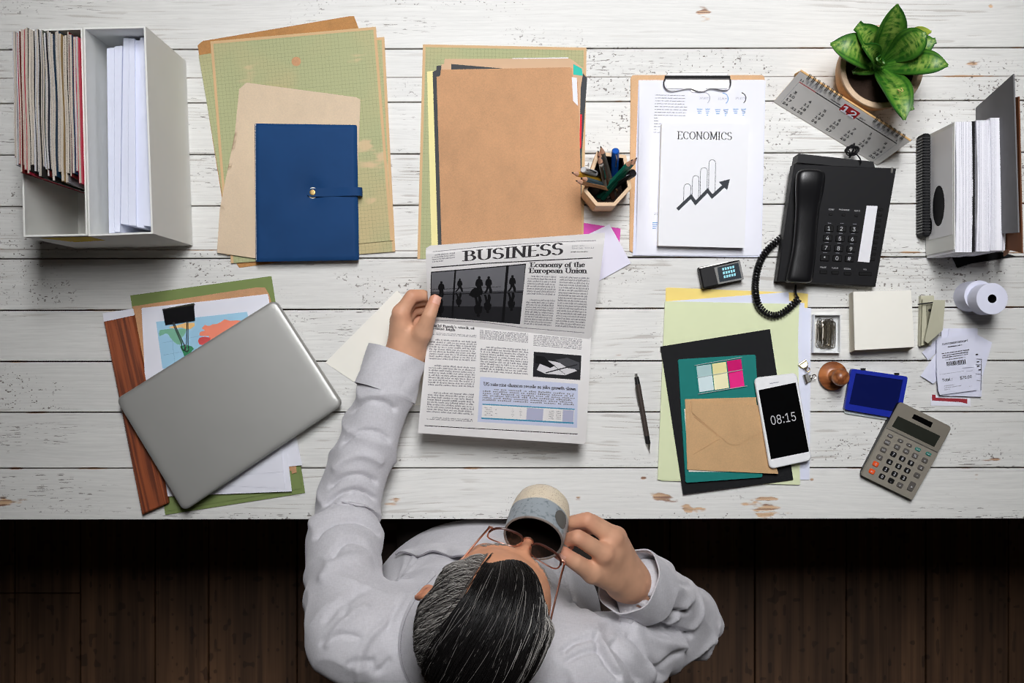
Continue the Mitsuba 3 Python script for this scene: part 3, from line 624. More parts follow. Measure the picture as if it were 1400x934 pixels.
mat('pencil_tip_wood', (206, 158, 130), .7); mat('pencil_lead', (40, 34, 36), .6)
mat('clear_plastic', (200, 200, 200), .12, 0, .5)
def pencil(label, tip, h, foot, colour, r=.0045, lead='m_pencil_lead'):
    """tip: pixel and height of the point; foot: offset from the cup's centre, on its floor."""
    t = thing('pencil', label, 'pencil')
    a = W(*tip, h); b = np.array([cupc[0] + foot[0], cupc[1] + foot[1], ZT + .0075]); d = (a - b); L = np.linalg.norm(d); d /= L
    def seg(s0, s1, r0, r1, n=6): return tube([b + d * s0, b + d * s1], [r0, r1], n)
    part(t, 'shaft', seg(0.004, L - .019, r, r), 'm_pencil_' + colour)
    part(t, 'sharpened_cone', seg(L - .019, L - .0045, r * .97, r * .3, 10), 'm_pencil_tip_wood', label='bare wood cone')
    part(t, 'lead', seg(L - .0045, L, r * .3, .0003, 8), lead, label='dark point')
def pen(label, tip, h, foot, m, r=.0060, cap=None, capm=None):
    t = thing('pen', label, 'pen')
    a = W(*tip, h); b = np.array([cupc[0] + foot[0], cupc[1] + foot[1], ZT + .0075]); d = (a - b); L = np.linalg.norm(d); d /= L
    part(t, 'barrel', tube([b + d * .004, b + d * (L - .05)], [r, r], 14), m, 40)
    part(t, 'cap', tube([b + d * (L - .05), b + d * (L - .002), b + d * L], [r * 1.08, r * 1.05, r * .8], 14), capm or m, 40)
    s = np.cross(d, [0, 0, 1.0]); s /= np.linalg.norm(s); up = np.cross(s, d)
    part(t, 'clip', tube([b + d * (L - .003) + up * r, b + d * (L - .004) + up * r * 1.9, b + d * (L - .04) + up * r * 1.3], .0011, 6), 'm_chrome')
pencil('brown pencil at the top of the cup, leaning up beside the blue pen', (821, 199.5), .155, (.018, -.018), 'grey')
pencil('dark pencil second from the top of the cup, pointing up left', (817.5, 206), .150, (.010, -.010), 'slate')
pencil('brown pencil third from the top of the cup, pointing up left', (818, 213), .145, (.015, -.022), 'brown')
pen('blue capped pen in the pencil cup', (841.5, 206), .128, (.0165, -.004), 'm_pencil_blue')
pencil('green pencil leaning right, the left of the pair', (865, 218), .150, (-.012, -.020), 'green')
pencil('green pencil leaning furthest right, nearest the clipboard', (871, 215.5), .152, (-.004, -.024), 'green_dark')
pencil('yellow pencil leaning left out of the cup', (781.5, 236), .150, (.020, .004), 'gold')
pencil('brown pencil leaning left, lowest of the left group in the cup', (787, 247), .150, (.021, -.009), 'tan')
pencil('slate pencil leaning left between the brown pencil and the clear pen', (794, 243.5), .142, (.018, -.004), 'slate')
mat('pen_grey', (150, 150, 140), .3)
pen('grey pen with a silver top in the middle of the cup', (822, 225), .126, (.006, -.020), 'm_pen_grey', .0042, capm='m_steel')
pen('black pen with clear top leaning left in the cup', (797, 232), .135, (.020, .010), 'm_pencil_dark', .005, capm='m_clear_plastic')
pen('black capped marker leaning right in the cup', (866, 236), .112, (-.006, -.014), 'm_pencil_dark', .0065)
# ------------------------------------------------------------------ clipboard with papers, ECONOMICS book
mat('hardboard', kraft_fn((204, 164, 122), .7), .6)
cb = thing('clipboard', 'brown hardboard clipboard with printed pages under a silver clip', 'clipboard')
part(cb, 'board', plate(rounded(px_poly([(862.3, 102.5), (1045.5, 102.5), (1040, 348), (860.5, 345)], .004), .006), ZT + .0004, ZT + .004, .0006), 'm_hardboard')
CBP = 'loose page on the clipboard'
for lab, c, h in (('lowest white page on the clipboard, fanned out at lower left', [(873, 110), (1044, 109), (1036, 352), (865, 349.5)], .0052), ('middle white page on the clipboard under the printed page', [(873.5, 109.5), (1046.5, 110), (1041, 351), (867, 349)], .0064)):
    solo('paper_sheet', lab, 'paper', warp_sheet(c, h, .0009, (6, 8), curl(.001, (0, 1)))[0], 'm_blue_white_paper', 40)
PC = [(874, 109.5), (1045.5, 109.5), (1040, 349.5), (869.5, 348.5)]
PH = .0078
pg = thing('paper_sheet', 'printed page with percentage dials on the clipboard, half covered by the white book', 'paper')
def pgbend(u, v): return .012 * np.clip((.14 - u) / .14, 0, 1) ** 2 * np.clip((v - .02) / .3, 0, 1) * np.clip((1.0 - v) / .3, 0, 1)
mesh, uv = warp_sheet(PC, PH, .0008, (36, 30), pgbend)
part(pg, 'page', mesh, 'm_white_paper', 60)
def zc(x, y): return (860 + x / 7.0, 80 + y / 7.0)
def line_px(pts, w_, h):
    return LineString([W(*q, h)[:2] for q in pts]).buffer(w_ / 2, cap_style=2)
rng = np.random.default_rng(5)
tx = []
for k in range(15):
    y = 350 + k * 27.5; x = 250 - k * 1.2; xe = (565 if k < 8 else 312) - rng.uniform(0, 40) - (200 if k == 14 else 0)
    while x < xe:
        l = rng.uniform(12, 50); tx.append(line_px([zc(x, y + (x - 250) * .02), zc(min(x + l, xe), y + (x - 250) * .02)], .0012, PH)); x += l + 7
h = PH + .0004
part(pg, 'text', extrude(unary_union(tx), ZT + h, ZT + h + .0001), 'm_grey_ink', label='grey lines of small print', kind='stuff')
for k, (cx_, cy_) in enumerate(((720, 380), (895, 385), (1065, 380))):
    o = np.array(W(*zc(cx_, cy_), h)[:2]); r = .0098
    full = LineString([o + r * np.array([math.cos(a), math.sin(a)]) for a in np.linspace(-.9, 1.7 - .2 * k, 24)]).buffer(.0005 + .0001 * k)
    part(pg, 'dial', extrude(full, ZT + h, ZT + h + .0001), ('m_grey_ink', 'm_blue_ink', 'm_dark_ink')[k])
    m = sans(('37.80%', '33.80%', '20.21%')[k], .0034, .0001); m.apply_translation([o[0] - .0085, o[1] - .0016, ZT + h])
    part(pg, 'figure', m, 'm_grey_ink')
    bl = [line_px([zc(cx_ - 70 + 80 * q + 4 * s, cy_ + 105 + 19 * s), zc(cx_ - 70 + 80 * q + (52, 44)[q] - 6 * s, cy_ + 105 + 19 * s)], .0012, h) for q in (0, 1) for s in range(4) if not (q == 0 and s == 3)]
    part(pg, 'caption', extrude(unary_union(bl), ZT + h, ZT + h + .0001), 'm_blue_ink', label='pale blue figures', kind='stuff')
    if k: part(pg, 'dial', extrude(LineString([o + np.array([.0, -.03]) + r * np.array([math.cos(a), math.sin(a)]) for a in np.linspace(.5, 1.4, 12)]).buffer(.0004), ZT + h, ZT + h + .0001), 'm_grey_ink')
m = sans('21.8', .004, .0001); m.apply_translation([W(894, 294, h)[0], W(894, 294, h)[1], ZT + h]); part(pg, 'figure', m, 'm_grey_ink')
bl = [line_px([(892, 304.5 + 2.6 * s), (900 - s, 304.5 + 2.6 * s)], .0012, h) for s in range(4)]
part(pg, 'caption', extrude(unary_union(bl), ZT + h, ZT + h + .0001), 'm_blue_ink', kind='stuff')
# clip
clip = part(cb, 'clip', cat_(plate(rounded(px_poly([(909, 103), (998, 103), (998, 108.6), (909, 108.6)], .013), .0015), ZT + .004, ZT + .0165, .002), plate(px_poly([(912, 99.5), (995, 99.5), (995, 104), (912, 104)], .008), ZT + .004, ZT + .009, .001)), 'm_chrome', label='silver clip')
part(cb, 'clip__spring_bar', tube([W(909, 105.2, .019), W(998, 105.2, .019)], .0022, 10), 'm_black_metal', 30)
wire = [W(909.5, 107, .016), W(908, 110, .016), W(908, 118, .0128), W(910, 121.5, .0125), W(945, 121.8, .0125), W(952, 124.5, .0125), W(962, 124.5, .0125), W(968, 121.8, .0125), W(995, 122, .0125), W(997.5, 119, .0128), W(998.8, 110, .016), W(997.5, 107, .016)]
part(cb, 'clip__wire_lever', tube(spline(wire, 80), .0011, 8), 'm_chrome', 40)
part(cb, 'clip__plate', plate(px_poly([(910, 108.5), (997, 108.5), (996, 121), (911, 121)], .010), ZT + .0092, ZT + .0102, .0004), 'm_steel')
part(cb, 'clip__tab', plate(rounded(px_poly([(942, 120.5), (966, 120.5), (962, 126), (946, 126)], .010), .002), ZT + .0092, ZT + .0102, .0004), 'm_steel')
part(cb, 'clip__hook', tube([W(953 + 4.6 * math.cos(a), 100.5 + 3.5 * math.sin(a), .008) for a in np.linspace(.1, np.pi - .1, 12)], .0008, 6), 'm_black_metal')
EH = .030
ec = [(904.8, 168), (1024.3, 169.2), (1017.8, 339.2), (899.8, 336)]
bk = thing('book', 'white book titled ECONOMICS with a rising bar chart, lying on the clipboard', 'book')
flat('book_white', (226, 227, 230), .45)
part(bk, 'cover', extrude(px_poly(ec, EH), ZT + EH - .0006, ZT + EH), 'm_book_white')
part(bk, 'pages', extrude(px_poly([(904.8, 169), (1023.8, 170.2), (1017.4, 338.2), (900.2, 335)], EH), ZT + .0112, ZT + EH - .0006), 'm_cream_paper')
part(bk, 'back_cover', extrude(px_poly(ec, EH), ZT + .0104, ZT + .0112), 'm_book_white')
M = frame(W(926, 190, EH), W(1001, 191.2, EH) - W(926, 190, EH))
wd = np.linalg.norm(W(1001, 190.5, EH) - W(926, 190, EH))
part(bk, 'title', moved(serif('ECONOMICS', .0128, wd, .12, .055), M), 'm_dark_ink', label='title ECONOMICS in black serif letters')
def ze(x, y): return (850 + x / 3.219, 80 + y / 3.2207)
flat('graphite_ink', (62, 65, 70), .8)
zg = [(245, 665), (305, 608), (325, 636), (378, 582), (398, 608), (455, 556)]
arrow = LineString([W(*ze(*q), EH)[:2] for q in zg]).buffer(.0029, join_style=2, mitre_limit=8, cap_style=2)
head = Polygon([W(*ze(*q), EH)[:2] for q in ((476, 531), (427, 544), (464, 580))])
part(bk, 'arrow', extrude(unary_union([arrow, head]), ZT + EH, ZT + EH + .0002), 'm_graphite_ink', label='dark zigzag arrow')
for (x0, x1, y0, ya, yb_) in ((274, 304, 552, 632, 606), (312, 340, 516, 612, 615), (347, 377, 481, 612, 580), (384, 413, 446, 590, 590)):
    r = (x1 - x0) / 2; pts = [(x0 - 2, ya), (x0, y0 + r)] + [((x0 + x1) / 2 - r * math.cos(a), y0 + r - r * math.sin(a)) for a in np.linspace(0, np.pi, 12)] + [(x1, y0 + r), (x1 - 2, yb_)]
    part(bk, 'chart_bar', extrude(LineString([W(*ze(*q), EH)[:2] for q in pts]).buffer(.00042), ZT + EH, ZT + EH + .0002), 'm_graphite_ink')
# ------------------------------------------------------------------ calendar
cal = thing('desk_calendar', 'small tent desk calendar turned to month 12, standing by the plant pot', 'calendar')
RH = .098
r0, r1 = W(1095, 96, RH), W(1245.5, 192, RH)
f0, f1 = W(1058, 138.5, .002), W(1200, 225, .002)
mat('calendar_board', kraft_fn((214, 172, 116), .6), .7); flat('calendar_page', (214, 212, 208), .6)
part(cal, 'front_board', quad_sheet(r0, r1, f1, f0, .0016)[0], 'm_calendar_board')
nrm = np.cross(r1 - r0, f0 - r0); nrm /= np.linalg.norm(nrm); nrm *= -np.sign(-nrm[1])
if nrm[1] > 0: nrm = -nrm
bo = (r0 - f0) * [.42, .42, 0]
part(cal, 'back_board', quad_sheet(r1, r0, np.array([*(r0 + bo)[:2], ZT + .002]), np.array([*(r1 + bo)[:2], ZT + .002]), .0016)[0], 'm_calendar_board')
def cpt(u, v, off=.0022): return r0 + (r1 - r0) * u + ((f0 - r0) * (1 - u) + (f1 - r1) * u) * v + nrm * off
part(cal, 'page', quad_sheet(cpt(.0, .03, .0012), cpt(1, .03, .0012), cpt(1, 1, .0012), cpt(0, 1, .0012), .0008)[0], 'm_calendar_page')
ex = (r1 - r0) / np.linalg.norm(r1 - r0); CL = np.linalg.norm(r1 - r0); CV = np.linalg.norm(f0 - r0)
def cal_text(txt, u, v, hgt, m='m_dark_ink', bold=True, nm='day_number', off=.0014):
    t = sans(txt, hgt, .0002, bold); t.apply_translation([-t.bounds[:, 0].mean(), 0, 0])
    part(cal, nm, moved(t, frame(cpt(u, v, off), ex, nrm)), m)
def cal_quad(u0, u1, v0, v1, m, nm, off=.0015):
    part(cal, nm, quad_sheet(cpt(u0, v0, off), cpt(u1, v0, off), cpt(u1, v1, off), cpt(u0, v1, off), .0002, (1, 1))[0], m)
flat('calendar_red', (170, 40, 42), .7)
for k in range(31):
    s = k + 4   # the month's first day falls in the sixth of seven columns
    d = k + 1; s = d + 4; row, col = divmod(s, 7)
    if row == 5: row, col = 4, col + .58
    cal_text(str(d), .085 + col * .138 - .02 * (row == 0), .42 + row * .123, .0062)
cal_quad(.05, .2, .235, .25, 'm_calendar_red', 'red_rule'); cal_quad(.2, .95, .235, .255, 'm_dark_ink', 'rule')
for u in (.05, .95): cal_quad(u - .001, u + .001, .25, .97, 'm_grey_ink', 'grid_line')
cal_quad(.43, .57, .09, .30, 'm_calendar_red', 'month_panel')
cal_text('12', .5, .28, .0165, 'm_white_paper', True, 'month_number', .0024)
cal_text('11', .06, .2, .0045, nm='month_number'); cal_text('1', .93, .2, .0045, nm='month_number')
for u in (.37,): cal_text('DECEMBER', u, .2, .0026, nm='month_name')
cal_text('2017', .615, .2, .0032, nm='year_number')
def days(u0, red):
    qs = []
    for i in range(6):
        for j in range(5):
            a, b = u0 + i * .024, .1 + j * .022
            qs.append(quad_sheet(cpt(a, b, .0014), cpt(a + .014, b, .0014), cpt(a + .014, b + .012, .0014), cpt(a, b + .012, .0014), .0001, (1, 1))[0])
    part(cal, 'mini_month', cat_(*qs), 'm_grey_ink', kind='stuff')
days(.1, 0); days(.72, 0)
for k in list(range(8)) + list(range(15, 22)):
    c = cpt(.075 + k * .0405, .015, .001); a = 0
    ring = [c + nrm * (.004 * math.cos(t) + .0006) + np.array([0, 0, 1]) * .0 + np.cross(nrm, ex) * (.0055 * math.sin(t)) for t in np.linspace(0, 2 * np.pi, 17)[:-1]]
    part(cal, 'ring', cat_(tube(ring, .0007, 6, closed=True), tube([q + ex * .0026 for q in ring], .0007, 6, closed=True)), 'm_black_metal')
# ------------------------------------------------------------------ potted plant
pot = thing('plant_pot', 'round pale wooden plant pot at the top right of the table', 'plant pot')
mat('pot_wood', kraft_fn((210, 182, 152), 1.0), .7)
mat('soil', kraft_fn((52, 38, 30), 2.0), .95)
PZ = .105; pc = W(1206, 91, PZ); pb = np.array([pc[0], pc[1], ZT])
part(pot, 'bowl', lathe([[0, .0005], [.045, .0005], [.052, .004], [.064, .05], [.0695, .092], [.0705, .1], [.069, .1045], [.066, PZ], [.0615, PZ], [.0595, .102], [.058, .088], [0, .088]], 56, pb), 'm_pot_wood', 40)
sm = lathe([[0, .0905], [.03, .091], [.0575, .0895], [.0575, .0885], [0, .0885]], 40, pb); sm = trimesh.Trimesh(*trimesh.remesh.subdivide_to_size(sm.vertices, sm.faces, .006))
v = sm.vertices; v[:, 2] += .004 * (meshkit.fbm(v * 160, 3, 2) - .4); sm.vertices = v
part(pot, 'soil', sm, 'm_soil', True)
pl = thing('succulent', 'green leafy plant with broad pointed leaves growing in the wooden pot', 'plant')
def leaf_fn(p, n, uv):
    s = dr.abs(uv.x - .5) * 2
    st = noise(uv.x * 14, uv.y * 3, 2) * .75 + noise(uv.x * 22, uv.y * 20, 7) * .3
    band = smoothstep(.25, .8, fbm(uv.x * 6, uv.y * 30, 4, 3))
    c = mix(lin((34, 86, 24)), lin((78, 130, 40)), smoothstep(.25, .95, st) * .8)
    c = mix(c, lin((168, 192, 92)), band * smoothstep(.9, .2, s) * .55 * smoothstep(.05, .5, uv.y))
    c = mix(c, lin((22, 66, 20)), smoothstep(.82, 1, s) * .6)
    return c
mat('leaf', mikit.proc(leaf_fn), .42, spec=.35)
mat('leaf_pale', (160, 178, 70), .4); mat('leaf_dry', (196, 176, 110), .7)
def leaf(base, tip, width, hb, ht, arch=.02, cupd=.25, m='m_leaf', blunt=.0, label=None, twist=0., peak=.5):
    a, b = W(*base, hb), W(*tip, ht); n, k = 22, 11
    s = np.linspace(0, 1, n); d = b - a
    mid = a + d * s[:, None] + np.array([0, 0, 1.0]) * (arch * np.sin(np.pi * s))[:, None]
    t = np.gradient(mid, axis=0); t /= np.linalg.norm(t, axis=1, keepdims=True)
    side = np.cross(t, [0, 0, 1.0]); side /= np.linalg.norm(side, axis=1, keepdims=True)
    ca, sa = math.cos(twist), math.sin(twist); up0 = np.cross(side, t); side, up = side * ca + up0 * sa, up0 * ca - side * sa
    w = width / 2 * (np.sin(np.pi * np.clip(s, 0, 1) ** (math.log(.5) / math.log(peak))) ** .75 * (1 - .45 * (1 - s) ** 3) + .30 * (1 - s) ** 2)
    w[-1] = width * .5 * blunt + .0003
    if blunt: w = np.maximum(w, width / 2 * blunt * (s > .5))
    x = np.linspace(-1, 1, k)
    P = mid[:, None] + side[:, None] * (w[:, None, None] * x[None, :, None]) + up[:, None] * ((cupd * w)[:, None] * (x ** 2)[None] + .0012 * np.sin(9 * s + 3)[:, None] * np.abs(x)[None])[..., None]
    uu, vv = np.meshgrid((x + 1) / 2, s)
    mesh, uv = solid_grid(P, uu, 1 - vv, .0022)
    part(pl, 'leaf', mesh, m, True, label, uv=np.c_[uv[:, 0], 1 - uv[:, 1]])
def zp(x, y): return (1020 + x / 3.684, y / 3.686)
S = 2.25 / FPX / 3.684
leaf(zp(668, 300), zp(760, 22), 150 * S * .93, .10, .215, .012, .3)
leaf(zp(648, 300), zp(555, 130), 125 * S, .10, .17, .02, .45, blunt=.45)
leaf(zp(640, 330), zp(427, 222), 150 * S, .10, .15, .03, .25)
leaf(zp(640, 345), zp(585, 228), 90 * S, .10, .19, .02, .6, blunt=.3)
leaf(zp(660, 345), zp(535, 365), 66 * S, .10, .125, .01, .5, blunt=.3, label='small pale lower leaf')
leaf(zp(700, 310), zp(905, 168), 140 * S, .10, .205, .03, .3, peak=.55)
leaf(zp(720, 300), zp(955, 205), 115 * S, .095, .16, .02, .3, blunt=.25)
leaf(zp(780, 200), zp(932, 160), 66 * S, .095, .165, .01, .3, m='m_leaf_pale', label='yellow-tipped leaf')
leaf(zp(685, 345), zp(1015, 330), 122 * S, .10, .19, .03, .25)
leaf(zp(665, 350), zp(797, 604), 140 * S, .10, .19, .03, .25, peak=.45)
leaf(zp(700, 380), zp(832, 558), 90 * S, .095, .16, .015, .3, blunt=.35)
leaf(zp(660, 325), zp(655, 300), 50 * S, .115, .185, .0, .9, blunt=.4)
leaf(zp(668, 332), zp(690, 318), 40 * S, .115, .18, .0, .9, blunt=.4)
part(pl, 'dry_tip', tube(spline([W(1231, 127, .19), W(1229, 123, .197), W(1234, 125, .199), W(1232, 120, .2)], 14), .0007, 5), 'm_leaf_dry')
part(pl, 'stem', lathe([[0, .085], [.012, .088], [.014, .1], [.010, .115], [0, .118]], 16, pb + [W(1199, 90, .1)[0] - pc[0], W(1199, 90, .1)[1] - pc[1], 0]), 'm_leaf', True, uv=None)
# ------------------------------------------------------------------ telephone
mat('phone_black', (24, 24, 26), .5, spec=.18); mat('phone_gloss', (18, 18, 20), .33, spec=.4); mat('phone_key', (15, 15, 16), .4); mat('phone_print', (190, 190, 192), .8); flat('label_white', (226, 226, 230), .5)
ph = thing('telephone', 'black push-button desk telephone with handset on the left side', 'telephone')
P0, P1 = .062, .034                         # top surface: higher at the back
TLp, TRp, BRp, BLp = W(1086, 224, P0), W(1226, 230, P0), W(1197.5, 392, P1), W(1062.5, 384, P1)
def grow(q, k): c = (TLp + TRp + BRp + BLp) / 4; r = c + (q - c) * k; return r
body = [TLp, TRp, BRp, BLp]
pts = []
for q, zb in ((TLp, .03), (TRp, .03), (BRp, .006), (BLp, .006)):
    i = grow(q, .985)
    pts += [[i[0], i[1], q[2]], [q[0], q[1], q[2] - .003], [q[0], q[1], ZT + zb]]
    j = grow(q, .93); pts += [[j[0], j[1], ZT + .0015]]
part(ph, 'body', hull(pts), 'm_phone_black')
st = [W(1092, 210, .045), W(1194, 221, .045), W(1197, 232, .045), W(1090, 222, .045)]
part(ph, 'stand', hull([*(q for q in st), *([q[0], q[1], ZT + .001] for q in st)]), 'm_phone_black')
pex = (TRp - TLp) / np.linalg.norm(TRp - TLp); pdn = (BLp - TLp)
def zf(x, y): return np.array([1020 + x / 3.459, 180 + y / 3.459])
pn = np.cross(pex, pdn / np.linalg.norm(pdn)); pn *= np.sign(pn[2]); 
def on_top(x, y, off=0.0):
    """The point of the sloped top that zoomed pixel (x, y) shows."""
    px_, py_ = zf(x, y); e = np.array([0, 0, ZT + DIST]); d = W(px_, py_, 0) - e
    o = TLp + pn * off; t = ((o - e) @ pn) / (d @ pn); return e + d * t
def top_box(cx_, cy_, w, h_, t, m, nm, b=.0008, parent=None, label=None):
    o = on_top(cx_, cy_); M = frame(o, pex, pn)
    return part(parent or ph, nm, moved(box([-w / 2, -h_ / 2, -.002], [w / 2, h_ / 2, t], b), M), m, label=label)
def top_text(txt, cx_, cy_, hgt, off, parent, m='m_phone_print', bold=False, nm='character'):
    o = on_top(cx_, cy_, off); part(parent, nm, moved(sans(txt, hgt, .0002, bold, True), frame(o, pex, pn)), m)
keys = [((392, 458), '1'), ((451, 459), '2'), ((511, 462), '3'), ((385, 503), '4'), ((444, 506), '5'), ((503, 508), '6'), ((378, 549), '7'), ((437, 552), '8'), ((496, 555), '9'), ((371, 597), '*'), ((430, 599), '0'), ((488, 601), '#')]
for (x, y), ch in keys:
    k = top_box(x, y, .0155, .0105, .0030, 'm_phone_key', 'key', .001)
    top_text(ch, x, y, .0068 if ch != '*' else .006, .0030, k, 'm_phone_print')
    bl = moved(cat_(*[box([-.003 + i * .0022, -.0004, 0], [-.0014 + i * .0022, .0004, .0002]) for i in range(3)]), frame(on_top(x + 3, y - 25, .0), pex, pn)); part(ph, 'key_caption', bl, 'm_grey_ink')
for (x, y), tx in (((400, 392), 'CONF'), ((460, 394), 'PROGRAM'), ((521, 398), 'AUTO'), ):
    k = top_box(x, y, .006, .004, .0015, 'm_phone_key', 'button', .0008)
    top_text(tx, x + 4, y - 24, .0026, .0001, ph, 'm_phone_print', nm='caption')
for (x, y), tx in (((365, 664), 'PAUSE'), ((420, 667), 'FLASH'), ((479, 671), 'REDIAL')):
    top_box(x, y, .0125, .0055, .0022, 'm_phone_key', 'button', .0008); top_text(tx, x, y - 22, .0024, .0001, ph, nm='caption')
top_box(563, 672, .022, .006, .0022, 'm_phone_key', 'button', .0008); top_text('VOL', 563, 652, .0022, .0001, ph, nm='caption')
part(ph, 'label_strip', hull([q + pn * k for q in (on_top(570, 350), on_top(622, 352), on_top(583, 619), on_top(528, 614)) for k in (-.001, .0006)]), 'm_label_white', label='white blank directory strip')
for k in range(10):
    x, y = 637 - k * 4.3, 368 + k * 26.4
    top_box(x, y, .0075, .0042, .0018, 'm_phone_key', 'memory_button', .0008)
part(ph, 'indicator_lamp', hull([q + pn * k for q in (on_top(686, 168), on_top(696, 169), on_top(692, 196), on_top(683, 194)) for k in (-.001, .0015)]), 'm_steel')
hs = thing('handset', 'black curved telephone handset resting on the left side of the phone', 'handset')
# cross-sections along the handset
hp = [(310, 178, 60, .030), (309, 186, 112, .035), (306, 205, 138, .037), (303, 240, 140, .038), (298, 290, 134, .036), (292, 350, 118, .033), (286, 420, 112, .032), (280, 500, 112, .032), (273, 570, 116, .033), (264, 630, 122, .034), (256, 680, 126, .035), (250, 706, 120, .034), (247, 716, 70, .028)]
ws_ = []
rows = []
for x, y, w, hh in hp:
    o = on_top(x, y, .004); s = np.linalg.norm(on_top(x + w / 2, y, hh) - on_top(x - w / 2, y, hh)) / 2
    o2 = on_top(x, y, hh); rows.append((o, o2, s))
n = 24; ring = []
for o, o2, s in rows:
    up = (o2 - o); H = np.linalg.norm(pn) and (hh)
    a = np.linspace(0, 2 * np.pi, n, endpoint=False)
    sgx = np.sign(np.cos(a)) * np.abs(np.cos(a)) ** .65; sgz = np.sign(np.sin(a)) * np.abs(np.sin(a)) ** .65
    c = o + up * .55
    ring.append(c + pex * (s * sgx)[:, None] + up * .45 * sgz[:, None])
ring = np.array(ring)
from scipy.interpolate import CubicSpline
tt = np.linspace(0, 1, len(ring)); ring = np.clip(CubicSpline(tt, ring)(np.linspace(0, 1, 60)), -9, 9)
def loft(R, cap=True):
    k, n = R.shape[:2]; v = R.reshape(-1, 3); i, j = np.meshgrid(np.arange(k - 1), np.arange(n), indexing='ij')
    q = np.stack([i * n + j, i * n + (j + 1) % n, (i + 1) * n + (j + 1) % n, (i + 1) * n + j], -1).reshape(-1, 4)
    f = [q[:, [0, 1, 2]], q[:, [0, 2, 3]]]
    if cap:
        v = np.vstack([v, R[0].mean(0), R[-1].mean(0)]); s = np.arange(n)
        f += [np.c_[np.full(n, k * n), (s + 1) % n, s], np.c_[np.full(n, k * n + 1), (k - 1) * n + s, (k - 1) * n + (s + 1) % n]]
    m = trimesh.Trimesh(v, np.vstack(f), process=False); m.fix_normals(); return m
part(hs, 'shell', loft(ring), 'm_phone_gloss', True)
# coiled cord
path = spline([W(1068, 325, .012), W(1060, 332, .012), W(1046, 346, .008), W(1036, 368, .007), (W(1032.5, 394, .007)), W(1034, 408, .0165), W(1041, 423, .0165), W(1058, 431.5, .0165), W(1076, 424, .0165), W(1092, 409, .0165)], 900)
tg = np.gradient(path, axis=0); tg /= np.linalg.norm(tg, axis=1, keepdims=True)
sd = np.cross(tg, [0, 0, 1.0]); sd /= np.linalg.norm(sd, axis=1, keepdims=True); upv = np.cross(sd, tg)
an = np.linspace(0, 2 * np.pi * 44, 900)
coil = path + .0048 * (np.cos(an)[:, None] * sd + np.sin(an)[:, None] * upv)
cord = thing('coiled_cord', 'black coiled telephone cord looping from the phone over the green folder', 'cord')
part(cord, 'coil', tube(coil, .0019, 7), 'm_phone_gloss', 40)
part(cord, 'lead', tube(spline([W(1092, 408, .0165), W(1089, 404, .017), W(1087.5, 396, .014), W(1088, 390, .010)], 14), .0018, 8), 'm_phone_black', 40)
part(cord, 'lead', tube(spline([W(1078, 386, .020), W(1072, 382, .016), W(1073, 378, .018)], 10), .0012, 8), 'm_steel', 40)
wire = thing('telephone_wire', 'black knotted line wire coiled at the back of the telephone', 'wire')
rng = np.random.default_rng(3); c0 = W(1164.5, 206, .03); pts = []
for k in range(60):
    a = k * .62; r = .0085 + .0022 * math.sin(k * 1.7)
    pts.append(c0 + [r * math.cos(a) * 1.0, r * math.sin(a) * .8, .007 * math.sin(k * .9) + .002])
pts += [W(1172, 212, .05), W(1177, 221, .053), W(1176, 224, .05)]
part(wire, 'strand', tube(spline(pts, 380), .0012, 6), 'm_phone_black', 40)
part(wire, 'tie', tube([c0 + [-.004, -.012, 0], c0 + [.0, 0, .011], c0 + [.004, .012, 0]], .0018, 6), 'm_phone_black')
# ------------------------------------------------------------------ books and folders standing at the right edge
HB = .148
def standing(parent, nm, x0, x1, y0, y1, h, m, lean=0.0, h0=.004, label=None, smooth=False, bulge=0.0, kind=None):
    """A block that stands on the table; x0..x1, y0..y1 in pixels at its top."""
    a, b = W(x0, y0, h), W(x1, y1, h); n = 8
    top = []; 
    ys = np.linspace(0, 1, n)
    P = []
    for z in (h, h0):
        for xx in (a[0], b[0]):
            for s in ys:
                P.append([xx + bulge * math.sin(np.pi * s) + lean * (h - z) / h + .0 , a[1] + (b[1] - a[1]) * s, ZT + z])
    P = np.array(P).reshape(2, 2, n, 3); idx = np.arange(4 * n).reshape(2, 2, n); f = []
    def quad(a, b, c, d): f.extend([[a, c, b], [a, d, c]])
    for i in range(n - 1):
        quad(idx[0, 0, i], idx[0, 0, i + 1], idx[0, 1, i + 1], idx[0, 1, i]); quad(idx[1, 0, i], idx[1, 1, i], idx[1, 1, i + 1], idx[1, 0, i + 1])
        quad(idx[0, 0, i], idx[1, 0, i], idx[1, 0, i + 1], idx[0, 0, i + 1]); quad(idx[0, 1, i], idx[0, 1, i + 1], idx[1, 1, i + 1], idx[1, 1, i])
    for i, s in ((0, 1), (n - 1, -1)): quad(*[idx[0, 0, i], idx[0, 1, i], idx[1, 1, i], idx[1, 0, i]][::s])
    mm = trimesh.Trimesh(P.reshape(-1, 3), f, process=False); mm.fix_normals(); return part(parent, nm, mm, m, label=label)
def book_pages(p, n, uv):
    k = dr.floor(p.x * 1300 + 1.2 * noise(p.y * 14, p.z * 3, 2)); c = mix(lin((196, 196, 206)), lin((234, 234, 240)), smoothstep(.1, .4, cell_rand(k, 4)))
    return mix(c, lin((120, 122, 140)), smoothstep(.94, .96, cell_rand(k, 7)) * smoothstep(.3, .7, noise(p.y * 20, k, 1)) * .7)
mat('book_pages', mikit.proc(book_pages), .75, spec=.3)
b1 = thing('book', 'standing book with white cover bearing black ovals, leftmost at the right edge', 'book')
x_c = W(1304.6, 0, HB)[0]
standing(b1, 'page_block', 1306, 1328.5, 166.5, 345, HB, 'm_book_pages', bulge=.002)
standing(b1, 'front_cover', 1304.6, 1305.6, 167, 341, HB, 'm_white_card', label='white front cover')
